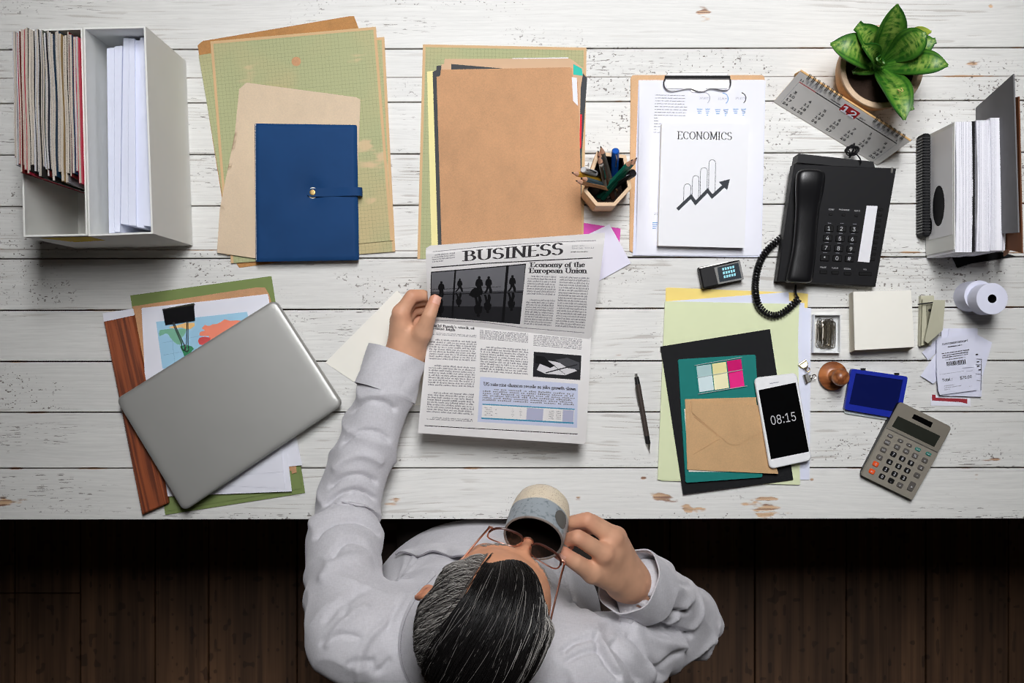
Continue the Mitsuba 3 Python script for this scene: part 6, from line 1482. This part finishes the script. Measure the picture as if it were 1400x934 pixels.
# colours of the skin: warm tone, redder knuckles, lips, ears and nose
v = np.array(full.vertices); col = np.tile(lin((206, 158, 128)), (len(v), 1)); n1 = meshkit.fbm(v * 55, 3, 5)[:, None]
col = col * (.86 + .28 * n1)
loc = (v - HC) @ HM; onhead = (np.linalg.norm(loc, axis=1) < .16) & (loc[:, 2] > -.13)
col[onhead] = col[onhead] * np.array([1.1, .93, .83])
def tint(points, r, rgb, w):
    t = cKDTree(np.atleast_2d(points)); d, _ = t.query(v); k = (w * np.exp(-(d / r) ** 2))[:, None]; col[:] = col * (1 - k) + np.array(lin(rgb)) * k
tint([L[k][j] for k in 'imrp' for j in (0, 1)] + [R[k][j] for k in 'imrp' for j in (0, 1)], .014, (206, 128, 104), .4)
tint([LT[3], RT[3], R['i'][3], R['m'][3]], .014, (210, 116, 98), .55)
tint([hp(-.09, -.02, 0), hp(.09, -.02, 0), hp(0, .118, -.03)], .024, (196, 104, 78), .5)
tint([hp(-.018, .098, -.062), hp(0, .1, -.062), hp(.018, .098, -.062)], .009, (172, 84, 80), .7)
part(person, 'body', full, 'm_skin', True, color=np.clip(col, 0, 1))
# nails
mat('nail', (222, 168, 148), .45, spec=.3)
def nail(c, a, r, up, lw_=.0062):
    d = (c - a) / np.linalg.norm(c - a); u = up - d * (up @ d); u /= np.linalg.norm(u); s = np.cross(d, u); x, y = np.meshgrid(np.linspace(-1, 1, 9), np.linspace(-1, 1, 9))
    o = c + d * .001; P = o + s * (x * lw_)[..., None] + d * (y * .0066)[..., None] + u * (np.sqrt(np.maximum(r ** 2 - (x * lw_) ** 2, 0)) + .0004 - .0012 * np.clip(y, 0, 1) ** 2)[..., None]
    m, _ = solid_grid(P, x, y, .0006); part(person, 'nail', m, 'm_nail', True)
nail(LT[3], LT[2], .0102, np.array([.35, -.1, .9])); nail(RT[3], RT[2], .0106, np.array([-.2, -.5, .8]))
# ---- shirt
def along(p, a, b):
    d = b - a; Lg = np.linalg.norm(d); return ((p - a) @ d) / Lg
def ridge(x): return np.abs(2 * (x - .5))
def arm_folds(p, a, b, seed, f, amp):
    """Creases that run round a sleeve, sharper and closer together towards b."""
    d = (b - a) / np.linalg.norm(b - a); s = (p - a) @ d; q = p - a - s[..., None] * d
    w = meshkit.noise(p * 16 + seed, seed); k = s * f + w * 2.6 + (q @ np.array([.6, .5, .4])) * 22
    tri = np.abs((k / 2) % 1 * 2 - 1); return amp * (np.clip(tri, 0, 1) ** 2.2 - .3) * meshkit.noise(p * 22 + 7 * seed, seed + 3)
EB, EB2 = J(467, 742, .135), J(484, 738, .135)
cuffL, cuffR = J(534, 517, .096), J(884, 806, .228)
def shirt(p):
    d = sdf_ell(p, CHEST + [0, .0, .0], (.185, .130, .200)); d = smin(d, sdf_ell(p, BELLY + [-.008, 0, 0], (.213, .180, .21)), .07)
    d = smin(d, sdf_ell(p, PELV + [0, .01, -.02], (.185, .15, .12)), .05)
    d = smin(d, sdf_cone(p, SL + [.035, 0, -.02], SR + [-.035, 0, -.02], .060, .060), .06); d = smin(d, sdf_cone(p, neck_b + [0, -.0, -.02], neck_b + [.004, .012, .012], .074, .060), .03)
    l = smin(np.minimum(sdf_cone(p, SL, EB, .066, .060), sdf_cone(p, EB, EB2, .058, .050)), sdf_cone(p, EL, cuffL, .0555, .044), .002)
    r = smin(sdf_cone(p, SR, ER, .070, .062), sdf_cone(p, ER, cuffR, .0625, .050), .012)
    d = smin(d, l, .045); d = smin(d, r, .045)
    return d
sm = field_mesh(shirt, (-.38, -.74, ZT - .34), (.42, .01, ZT + .42), .0041, 2)
v, nrm = np.array(sm.vertices), np.array(sm.vertex_normals)
fold = np.zeros(len(v))
dl1, dl2, dr1, dr2 = (np.abs(sdf_cone(v, *q)) for q in ((SL, EB, .066, .060), (EL, cuffL, .0555, .044), (SR, ER, .070, .062), (ER, cuffR, .0625, .050)))
for dd, a, b, sd, f, amp in ((dl1, SL, EB, 1, 24, .008), (dl2, EL, cuffL, 2, 22, .014), (dr1, SR, ER, 3, 24, .015), (dr2, ER, cuffR, 4, 24, .014)):
    w = np.exp(-(dd / .02) ** 2); fold += w * arm_folds(v, a, b, sd, f, amp)
# soft drapes on the chest, radiating from the armpits
for c, sd in ((np.array([-.19, -.42, ZT + .14]), 6), (np.array([.10, -.44, ZT + .14]), 7)):
    q = v - c; ang = np.arctan2(q[:, 2] * .6 + q[:, 1], q[:, 0]); rr = np.linalg.norm(q, axis=1)
    fold += .0045 * np.exp(-(rr / .13) ** 2) * np.sin(ang * 9 + 3 * meshkit.noise(v * 9, sd))
fold += .0035 * (meshkit.fbm(v * np.array([14, 20, 9.]), 3, 9) - .5)
def crease(pts, amp, wid):
    """A crease along pixels given with heights, pressed into (amp < 0) or raised from the cloth."""
    P = np.array([W(*q) for q in pts]); P = spline(P, 40); d, _ = cKDTree(P).query(v * 1.0)
    return amp * np.exp(-(d / wid) ** 2)
def cr_px(pts, amp, wid):
    s = (DIST - (v[:, 2] - ZT)) / FPX; pv = np.c_[CX + v[:, 0] / s, CY - v[:, 1] / s]; P = spline(np.array(pts, float), 60); d, _ = cKDTree(P).query(pv)
    t = amp * np.exp(-(d / wid) ** 2) * np.clip(nrm[:, 2] * 1.5, 0, 1); return t
for pts, amp, wid in (
    (((432, 735), (455, 716), (490, 712), (520, 730)), -.009, 3), (((425, 716), (450, 700), (485, 695), (522, 706)), .008, 7), (((455, 760), (490, 740), (512, 756), (520, 780)), -.008, 4), (((440, 790), (470, 765), (505, 762)), .006, 7),
    (((447, 690), (480, 672), (512, 683)), -.008, 4), (((452, 664), (480, 650), (515, 660)), -.006, 3.5), (((460, 640), (490, 622), (520, 632)), .005, 6), (((470, 605), (495, 590), (530, 600)), -.005, 3.5), (((480, 560), (505, 548), (540, 560)), -.006, 4),
    (((440, 880), (465, 868), (490, 872)), -.004, 4), (((478, 908), (492, 904), (505, 908)), -.003, 5), (((500, 830), (470, 850), (448, 880)), .004, 6), (((520, 800), (480, 815), (445, 850)), -.004, 5), (((530, 850), (500, 880), (490, 930)), .004, 6), (((508, 905), (515, 918), (530, 905)), -.003, 5), (((470, 840), (490, 800), (520, 775)), -.004, 6), (((530, 860), (540, 835), (552, 815)), -.005, 4),
    (((870, 835), (905, 858), (945, 868)), -.012, 5), (((860, 850), (890, 872), (930, 885)), .008, 7), (((885, 820), (915, 838), (940, 836)), -.010, 4), (((880, 845), (900, 815), (925, 790)), -.006, 4), (((905, 780), (920, 795), (945, 800)), -.007, 4), (((840, 880), (860, 905), (875, 930)), -.008, 5), (((860, 870), (885, 895), (905, 925)), -.009, 5),
    (((815, 868), (822, 890), (845, 925)), -.008, 4), (((770, 890), (785, 878), (815, 872)), -.006, 4), (((775, 905), (800, 892), (820, 888)), -.005, 4), (((895, 935), (912, 905), (930, 890)), -.006, 5), (((838, 868), (850, 852), (866, 846)), .006, 7)):
    fold += cr_px(pts, amp * 1.35, wid * .9)
sm = trimesh.Trimesh(v + nrm * fold[:, None], sm.faces, process=False); 
def cloth_fn(p, n, uv):
    w = noise(p.x * 1400, p.y * 260, p.z * 260) * .5 + noise(p.x * 260, p.y * 1400, p.z * 300) * .5
    return mi.Color3f(lin((203, 202, 206))) * (.88 + .2 * w + .08 * (fbm(p.x * 12, p.y * 12, p.z * 12, 2) - .5))
mat('shirt', mikit.proc(cloth_fn), .85, spec=.1, sheen=.3)
mat('shirt_seam', (150, 147, 153), .9); mat('shirt_button', (206, 204, 206), .35)
sh = part(person, 'shirt', sm, 'm_shirt', True, label='pale grey cotton shirt')
SV = np.array(sm.vertices); SN = np.array(sm.vertex_normals); ss = (DIST - (SV[:, 2] - ZT)) / FPX; SPX = np.c_[CX + SV[:, 0] / ss, CY - SV[:, 1] / ss]; ST = cKDTree(SPX)
def on_shirt(px_, py_, off=0.0):
    ids = np.array(ST.query_ball_point([px_, py_], 5)); ids = ids if len(ids) else np.atleast_1d(ST.query([px_, py_])[1])
    t = SV[ids, 2].max(); ids = ids[SV[ids, 2] > t - .02]; p = SV[ids].mean(0); n_ = SN[ids].mean(0); return W(px_, py_, p[2] - ZT) + n_ / np.linalg.norm(n_) * off
# cuffs
def cuff(c0, c1, r0, r1, nm, squash=(1, 1), flare=None, seed=0):
    d = (c1 - c0) / np.linalg.norm(c1 - c0); x = np.cross(d, [0, 0, 1.0]); x /= np.linalg.norm(x); y = np.cross(x, d); n, k = 49, 12
    th, s = np.meshgrid(np.linspace(0, 2 * np.pi, n), np.linspace(0, 1, k)); r = r0 + (r1 - r0) * s
    r = r + .0018 * np.sin(3 * th + seed) + .0012 * np.sin(7 * th + 2 * s * 3 + seed)
    if flare: r = r + flare(th, s)
    L_ = np.linalg.norm(c1 - c0)
    P = c0 + d * (L_ * s)[..., None] + x * (r * np.cos(th) * squash[0])[..., None] + y * (r * np.sin(th) * squash[1])[..., None]
    P = P - d * (.004 * np.cos(th + seed))[..., None]
    m, _ = solid_grid(P[::-1], th, s, .0022); m.fix_normals(); q = part(person, nm, m, 'm_shirt', True)
    for t in (.09, .92):
        i = int(round(t * (k - 1))); part(q, 'stitching', tube(P[i] + (P[i] - (c0 + d * L_ * s[i][:, None])) * .022, .0005, 5), 'm_shirt_seam')
    return q
cuff(J(525, 538, .094), J(542, 484, .088), .0505, .0475, 'cuff', (1.0, .95), seed=1)
cuff(J(889, 810, .222), J(861, 792, .264), .052, .050, 'cuff', (1.0, 1.0), flare=lambda th, s: .007 * s * np.clip(np.cos(th - 2.6), 0, 1) + .004 * s * np.sin(2 * th), seed=2)
# collar: a band that stands round the neck and folds outwards
nb_, nd = np.array([-.062, -.450, ZT + .352]), np.array([.05, .12, 1.0]); nd /= np.linalg.norm(nd)
cx1 = np.cross([0, 1.0, 0], nd); cx1 /= np.linalg.norm(cx1); cy1 = np.cross(nd, cx1)
th = np.linspace(math.radians(115), math.radians(115 + 310), 64)
prof = [(.066, 0), (.066, .018), (.067, .032), (.070, .038), (.075, .037), (.082, .024), (.090, .010), (.097, -.002), (.101, -.010)]
rows = []
for r, z in prof:
    e = np.abs(np.linspace(-1, 1, 64)) ** 6
    rr = r + (.02 * e * (r - .07) / .03 if r > .07 else 0)
    rows.append(nb_ + cx1 * (rr * np.cos(th))[:, None] * 1.04 + cy1 * (rr * np.sin(th))[:, None] + nd * (z + .002 * np.sin(5 * th) - (.018 * e if r > .085 else .004 * e))[:, None])
P = np.array(rows); U_, V_ = np.meshgrid(th, np.linspace(0, 1, len(prof)))
m, _ = solid_grid(P, U_, V_, .002); m.fix_normals(); cl_ = part(person, 'collar', m, 'm_shirt', 60, label='folded shirt collar')
part(cl_, 'stitching', tube(P[-2] + nd * .0012, .0005, 5), 'm_shirt_seam')
# chest pocket whose mouth gapes
tp = [(546, 762), (554, 760), (566, 760), (578, 762.5), (592, 760), (606, 759.5), (622, 764), (640, 769), (655, 771)]
bt = [(562, 753), (570, 749), (580, 746), (592, 745), (604, 744), (614, 744), (628, 747), (642, 750), (655, 752)]
A = np.array([on_shirt(*q, .0065 + .004 * math.sin(i * 1.9 + .5)) for i, q in enumerate(tp)]); B = np.array([on_shirt(*q, .0016) for q in bt])
A, B = spline(A, 30), spline(B, 30); V_ = np.linspace(0, 1, 8); P = np.stack([A * (1 - q) + B * q + np.array([0, .3, .7]) * .0035 * math.sin(np.pi * q) for q in V_])
m, _ = solid_grid(P, *np.meshgrid(np.linspace(0, 1, 30), V_), .0014); m.fix_normals(); pk = part(person, 'pocket', m, 'm_shirt', 60, label='chest pocket with gaping mouth')
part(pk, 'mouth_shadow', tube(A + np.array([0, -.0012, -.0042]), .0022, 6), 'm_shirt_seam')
# ---- trousers and shoes
mat('trousers', (50, 45, 42), .9, spec=.1); mat('shoe_leather', (30, 22, 18), .4); mat('sock', (24, 24, 28), .9)
def legs(p):
    d = sdf_ell(p, PELV + [0, 0, -.012], (.178, .135, .088))
    for h, k, a in ((HL, KL, AL), (HR_, KR, AR)): d = smin(d, np.minimum(sdf_cone(p, h, k, .088, .066), sdf_cone(p, k, a, .066, .052)), .03)
    return d
tmz = field_mesh(legs, (-.28, -.74, .045), (.34, .08, ZT - .08), .009, 3)
v = np.array(tmz.vertices); tmz = trimesh.Trimesh(v + np.array(tmz.vertex_normals) * (.006 * (meshkit.fbm(v * [20, 9, 14], 3, 4) - .5))[:, None], tmz.faces, process=False)
part(person, 'trousers', tmz, 'm_trousers', True, label='dark trousers')
for a in (AL, AR):
    q = hull([a + [x, y, z - .09] for x, y, z in ((-.035, -.07, .002), (.035, -.07, .002), (-.042, .08, .002), (.042, .08, .002), (0, .17, .002), (-.028, .15, .002), (.028, .15, .002), (-.03, -.065, .08), (.03, -.065, .08), (-.03, .03, .085), (.03, .03, .085), (-.02, .14, .04), (.02, .14, .04))])
    part(person, 'shoe', q, 'm_shoe_leather', 50)
# ---- hair: a cap on the scalp and combed strands
def hairline(d):
    """Positive where hair grows (direction in the head's frame)."""
    az, el = np.arctan2(d[..., 0], d[..., 1]), np.arcsin(np.clip(d[..., 2], -1, 1)); a = np.abs(az)
    front = .80 - .12 * np.exp(-((az - .05) / .25) ** 2) + .10 * np.exp(-((a - .55) / .25) ** 2)
    side = np.where(a < .95, front, np.where(a < 1.35, front + (-.02 - front) * np.clip((a - .95) / .35, 0, 1), np.where(a < 1.85, -.05 + .25 * np.exp(-((a - 1.62) / .16) ** 2), -.42)))
    part_line = np.exp(-((d[..., 0] + .36 + .05 * d[..., 1]) / .013) ** 2) * (d[..., 1] > .12) * (d[..., 2] > .2)
    return el - side + .22 * (az < -.35) * (a < 1.3) * (d[..., 0] < -.36) - 2.0 * (part_line > .5)
HD = D[hairline(D) > -.02]
lift = lambda d: .004 + .010 * np.clip(hairline(d) / .5, 0, 1) * np.clip(.4 + d[..., 2], 0, 1)
keep = hairline(D) > 0
fm = keep[ico.faces].all(1); capv = HC + (D * (head_r(D) + .0012 + lift(D) * .30)[:, None]) @ HM.T
side = (D[:, 0] <= -.36 - .05 * D[:, 1]) | (D[:, 0] > .6)
mat('hair_base', (96, 90, 86), .7); mat('hair_dark', (34, 31, 30), .5, spec=.35); mat('hair_black', (20, 18, 18), .42, spec=.4); mat('hair_grey', (128, 124, 120), .55, spec=.3); mat('hair_silver', (186, 182, 176), .55, spec=.3)
for nm_, sel, m_, lab in (('hair', ~side, 'm_hair_dark', 'dark greying hair combed back from a side part'), ('side_hair', side, 'm_hair_base', 'short grey hair at the sides')):
    cap = trimesh.Trimesh(capv, ico.faces[fm & (sel[ico.faces].sum(1) > 1)], process=False); cap.remove_unreferenced_vertices(); part(person, nm_, cap, m_, True, label=lab)
rng = np.random.default_rng(31)
def tubes(P, r, sides=4):
    """Many tubes of k points each (n, k, 3), their radii r (k)."""
    n, k = P.shape[:2]; t = np.gradient(P, axis=1); t /= np.linalg.norm(t, axis=-1, keepdims=True) + 1e-12
    a = np.cross(t, [.31, .22, .93]); a /= np.linalg.norm(a, axis=-1, keepdims=True) + 1e-12; b = np.cross(t, a); g = np.arange(sides) * 2 * np.pi / sides
    V = P[:, :, None] + r[None, :, None, None] * (np.cos(g)[:, None] * a[:, :, None] + np.sin(g)[:, None] * b[:, :, None])
    i, j = np.meshgrid(np.arange(k - 1), np.arange(sides), indexing='ij'); q = np.stack([i * sides + j, i * sides + (j + 1) % sides, (i + 1) * sides + (j + 1) % sides, (i + 1) * sides + j], -1).reshape(-1, 4)
    f = np.vstack([q[:, [0, 1, 2]], q[:, [0, 2, 3]]]); f = (f[None] + (np.arange(n) * k * sides)[:, None, None]).reshape(-1, 3)
    return trimesh.Trimesh(V.reshape(-1, 3), f, process=False)
def strands(n, choose, flow, length, nm, m, lft=1.0, r=.00055, wander=.25, label=None):
    d = rng.normal(size=(n * 40, 3)); d /= np.linalg.norm(d, axis=1, keepdims=True)
    q = d[(hairline(d) > .01) & choose(d)][:n]; k = rng.normal(size=q.shape) * wander; st = length * rng.uniform(.6, 1.2, len(q))[:, None] / 9; l0 = rng.random(len(q)); pts = []
    alive = np.ones(len(q), bool)
    for i in range(10):
        pts.append(q * (head_r(q) + .001 + lift(q) * (.75 + .45 * l0) * lft * min(1, .35 + .25 * i))[:, None])
        t = flow(q) + k * .35; t = t - q * (t * q).sum(1, keepdims=True); t /= np.linalg.norm(t, axis=1, keepdims=True) + 1e-9
        n2 = q + t * st / .1; n2 /= np.linalg.norm(n2, axis=1, keepdims=True); alive &= (hairline(n2) > -.03) | (i < 3); q = np.where(alive[:, None], n2, q + t * 1e-4)
    P = HC + np.stack(pts, 1) @ HM.T
    part(person, nm, tubes(P, np.linspace(1, .45, 10) * r), m, True, label=label, kind='stuff')
PARTX = -.36    # the parting lies on the man's left side of the picture
def top_flow(q): x, y = q[:, 0], q[:, 1]; return np.stack([.10 + .35 * np.maximum(0, y) + .3 * (x - .1) * (y < .1), -1.0 + 0 * x, -.15 - .8 * np.maximum(0, -y)], 1)
def side_flow(q): return np.stack([.35 * np.sign(q[:, 0]), -.75 + 0 * q[:, 0], -.8 + 0 * q[:, 0]], 1)
is_top = lambda d: (d[:, 0] > PARTX - .05 * d[:, 1]) & (d[:, 2] > .25) & (d[:, 0] < .62)
is_left = lambda d: d[:, 0] <= PARTX - .05 * d[:, 1]
is_right = lambda d: d[:, 0] >= .55
strands(2200, is_top, top_flow, .12, 'combed_hair', 'm_hair_black', 1.0, .0006, .16, label='dark combed strands'); strands(170, is_top, top_flow, .10, 'combed_hair', 'm_hair_grey', 1.05, .00038)
strands(80, lambda d: is_top(d) & (d[:, 1] > .1) & (d[:, 0] > .2), top_flow, .05, 'combed_hair', 'm_hair_silver', 1.08, .0004)
strands(1500, is_left, side_flow, .020, 'side_hair', 'm_hair_grey', .8, .00042, label='short grey hairs'); strands(1300, is_left, side_flow, .016, 'side_hair', 'm_hair_silver', .85, .00038); strands(1100, lambda d: is_left(d) & (d[:, 1] < .35), side_flow, .03, 'side_hair', 'm_hair_dark', .85, .00045)
strands(700, is_right, side_flow, .035, 'side_hair', 'm_hair_grey', .8); strands(600, is_right, side_flow, .03, 'side_hair', 'm_hair_silver', .9)
# eyes, brows
mat('eye_white', (226, 222, 216), .2); mat('iris', (70, 50, 36), .15)
for s in (-1, 1):
    e = part(person, 'eye', trimesh.creation.icosphere(3, .0118, ), 'm_eye_white', True); scene[e]['to_world'] = T().translate((hp(s * .031, .0745, -.002)).tolist())
    a, b = hp(s * .031, .0855, -.003), hp(s * .031, .0868, -.0032); part(e, 'iris', tube([a, b], [.0056, .005], 16), 'm_iris')
    bs = []
    for k in range(40):
        u = rng.random(); az = s * (.14 + .45 * u); el = .13 + .05 * math.sin(2.4 * u) + rng.normal() * .014; d = np.array([math.sin(az) * math.cos(el), math.cos(az) * math.cos(el), math.sin(el)])
        p0 = d * (head_r(d) - .0005); p1 = p0 + np.array([s * .006, -.0012, .0010]) + rng.normal(size=3) * .0004; bs.append(tube(HC + np.array([p0, (p0 + p1) / 2 + d * .0006, p1]) @ HM.T, [.0005, .00045, .0002], 4, caps=False))
    part(person, 'eyebrow', cat_(*bs), 'm_hair_grey', True, kind='stuff')
# ------------------------------------------------------------------ eyeglasses
gl = thing('eyeglasses', "pair of rose-gold wire eyeglasses low on the man's nose", 'eyeglasses')
mat('rose_gold', (214, 160, 140), .35, 1.0); mat('frame_brown', (70, 40, 34), .3)
scene['m_lens'] = {'type': 'thindielectric', 'int_ior': 1.15}
GH = .505
hg0, hg1 = W(670, 718, GH - .002), W(773.5, 766.5, GH - .004)
gx = (hg1 - hg0) / np.linalg.norm(hg1 - hg0); gz = fz - gx * (gx @ fz); gz /= np.linalg.norm(gz); gf = np.cross(gz, gx); gf *= np.sign(gf @ fy); gz = gz + gf * .55; gz /= np.linalg.norm(gz); gy = np.cross(gz, gx)
GW = np.linalg.norm(hg1 - hg0); gc = (hg0 + hg1) / 2
def gp(x, z, y=0.0): return gc + gx * x + gz * z + gy * y
for s in (-1, 1):
    t = np.linspace(0, 2 * np.pi, 49)[:-1]; c = s * GW * .265; rw_, rh_ = GW * .205, .0205
    ring = np.array([gp(c + rw_ * np.sign(math.cos(a)) * abs(math.cos(a)) ** .75, -.014 + rh_ * np.sign(math.sin(a)) * abs(math.sin(a)) ** .8, .004 - .010 * (abs(c + rw_ * math.cos(a)) / (GW / 2)) ** 2) for a in t])
    part(gl, 'rim', tube(ring, .0011, 8, closed=True), 'm_rose_gold', 40)
    up = ring[1:24]; part(gl, 'brow_bar', tube(up + gz * .0012, .0016, 8), 'm_frame_brown', 40, label='dark brown upper rim')
    cc = ring.mean(0); Vv = np.vstack([ring, cc]); part(gl, 'lens', trimesh.Trimesh(Vv, [[i, (i + 1) % 48, 48] for i in range(48)], process=False), 'm_lens', True, label='clear lens')
    h0 = gp(s * GW / 2, 0, -.006); part(gl, 'hinge', tube([gp(s * GW * .455, -.001, -.002), gp(s * GW / 2, 0, -.003), h0], .0018, 8), 'm_rose_gold', 40)
    e = W(593, 810, .520) if s < 0 else W(742, 890, .505); b = e + (e - h0) * .12 - [0, 0, .02]
    part(gl, 'temple', tube(spline([h0, h0 + (e - h0) * .5, e, b], 30), .0014, 8), 'm_rose_gold', 40)
br = [gp(-GW * .062, -.004, .004), gp(-GW * .03, .0015, .006), gp(GW * .03, .0015, .006), gp(GW * .062, -.004, .004)]
part(gl, 'bridge', tube(spline(br, 20), .0012, 8), 'm_rose_gold', 40)
# ------------------------------------------------------------------ mug
mg = thing('mug', 'stoneware mug with grey-blue glaze over speckled cream, lifted to the mouth', 'mug')
mo, mb = W(729, 737, .418), W(742, 692, .366)
ma = (mo - mb); mL = .082; ma /= np.linalg.norm(ma); mb = mo - ma * mL
def mug_fn(p, n, uv):
    h = (p.x - float(mb[0])) * float(ma[0]) + (p.y - float(mb[1])) * float(ma[1]) + (p.z - float(mb[2])) * float(ma[2])
    e = .040 + .004 * noise(p.x * 40, p.y * 40, p.z * 40)
    sp = smoothstep(.72, .8, noise(p.x * 900, p.y * 900, p.z * 900))
    cream = mix(lin((222, 208, 184)), lin((150, 120, 92)), sp * .6); blue = mix(lin((152, 160, 165)), lin((96, 104, 108)), smoothstep(.5, .8, fbm(p.x * 220, p.y * 220, p.z * 220, 2)) * .6)
    c = mix(cream, blue, smoothstep(-.0015, .0015, h - e)); return mix(c, lin((120, 96, 76)), smoothstep(.002, .0005, dr.abs(h - .0815)) * .7)
mat('mug_glaze', mikit.proc(mug_fn), .35, spec=.5); mat('mug_inside', (26, 20, 17), .3, spec=.5); mat('coffee', (22, 12, 8), .08, spec=.5); mat('mug_stamp', (96, 94, 90), .5)
RM = .0435
part(mg, 'body', lathe([[0, .0], [.026, .0], [.032, .0025], [.038, .010], [.0415, .022], [RM, .040], [RM, mL - .001], [RM - .001, mL], [RM - .0028, mL], [RM - .0036, mL - .002]], 64, mb, ma), 'm_mug_glaze', 40)
part(mg, 'inner_wall', lathe([[RM - .0034, mL - .0012], [RM - .0042, .040], [.037, .016], [.030, .008], [0, .007]], 64, mb, ma), 'm_mug_inside', 40, label='dark inside')
hd = W(792, 720, .31) - (mb + ma * .045); hd = hd - ma * (hd @ ma); hd /= np.linalg.norm(hd)
hpth = spline([mb + ma * .056 + hd * (RM - .001), mb + ma * .057 + hd * (RM + .012), mb + ma * .045 + hd * (RM + .020), mb + ma * .028 + hd * (RM + .020), mb + ma * .014 + hd * (RM + .008), mb + ma * .012 + hd * (RM - .006)], 40)
mat('mug_handle', (112, 104, 96), .4)
part(mg, 'handle', tube(hpth, .0058, 14), 'm_mug_handle', 40, label='dark grey loop handle')
rt_ = np.array([1.0, 0, 0]) - ma * ma[0]; rt_ /= np.linalg.norm(rt_); ut_ = np.cross(ma, rt_); ut_ *= np.sign(ut_[2]); sd_ = rt_ * math.cos(.62) + ut_ * math.sin(.62); tt_ = np.cross(ma, sd_)
x, y = np.meshgrid(np.linspace(-1, 1, 25), np.linspace(-1, 1, 25)); q = np.sqrt(np.maximum(1 - y ** 2, 0)); a_ = x * q * .0125 / RM
P = mb + ma * (.060 + y * .0145)[..., None] + sd_ * ((RM + .0006) * np.cos(a_))[..., None] + tt_ * ((RM + .0006) * np.sin(a_))[..., None]
m, _ = solid_grid(P, x, y, .0005); part(mg, 'maker_mark', m, 'm_mug_stamp', True, label='dark oval mark')
# ------------------------------------------------------------------ chair
chr_ = thing('chair', 'dark chair the man sits on, tucked at the table', 'chair')
mat('chair_wood', (46, 32, 24), .5)
sx0, sx1, sy0, sy1 = -.29, .21, -.80, -.36
part(chr_, 'seat', box([sx0, sy0, .415], [sx1, sy1, .4525], .012), 'm_chair_wood')
for x in (sx0 + .03, sx1 - .03):
    for y in (sy0 + .03, sy1 - .03): part(chr_, 'leg', box([x - .018, y - .018, .002], [x + .018, y + .018, .417], .003), 'm_chair_wood')
    part(chr_, 'back_post', box([x - .016, sy0 - .03, .43], [x + .016, sy0 + .004, .93], .003), 'm_chair_wood')
for z in (.62, .84): part(chr_, 'back_rail', box([sx0 + .046, sy0 - .022, z], [sx1 - .046, sy0 - .004, z + .075], .004), 'm_chair_wood')
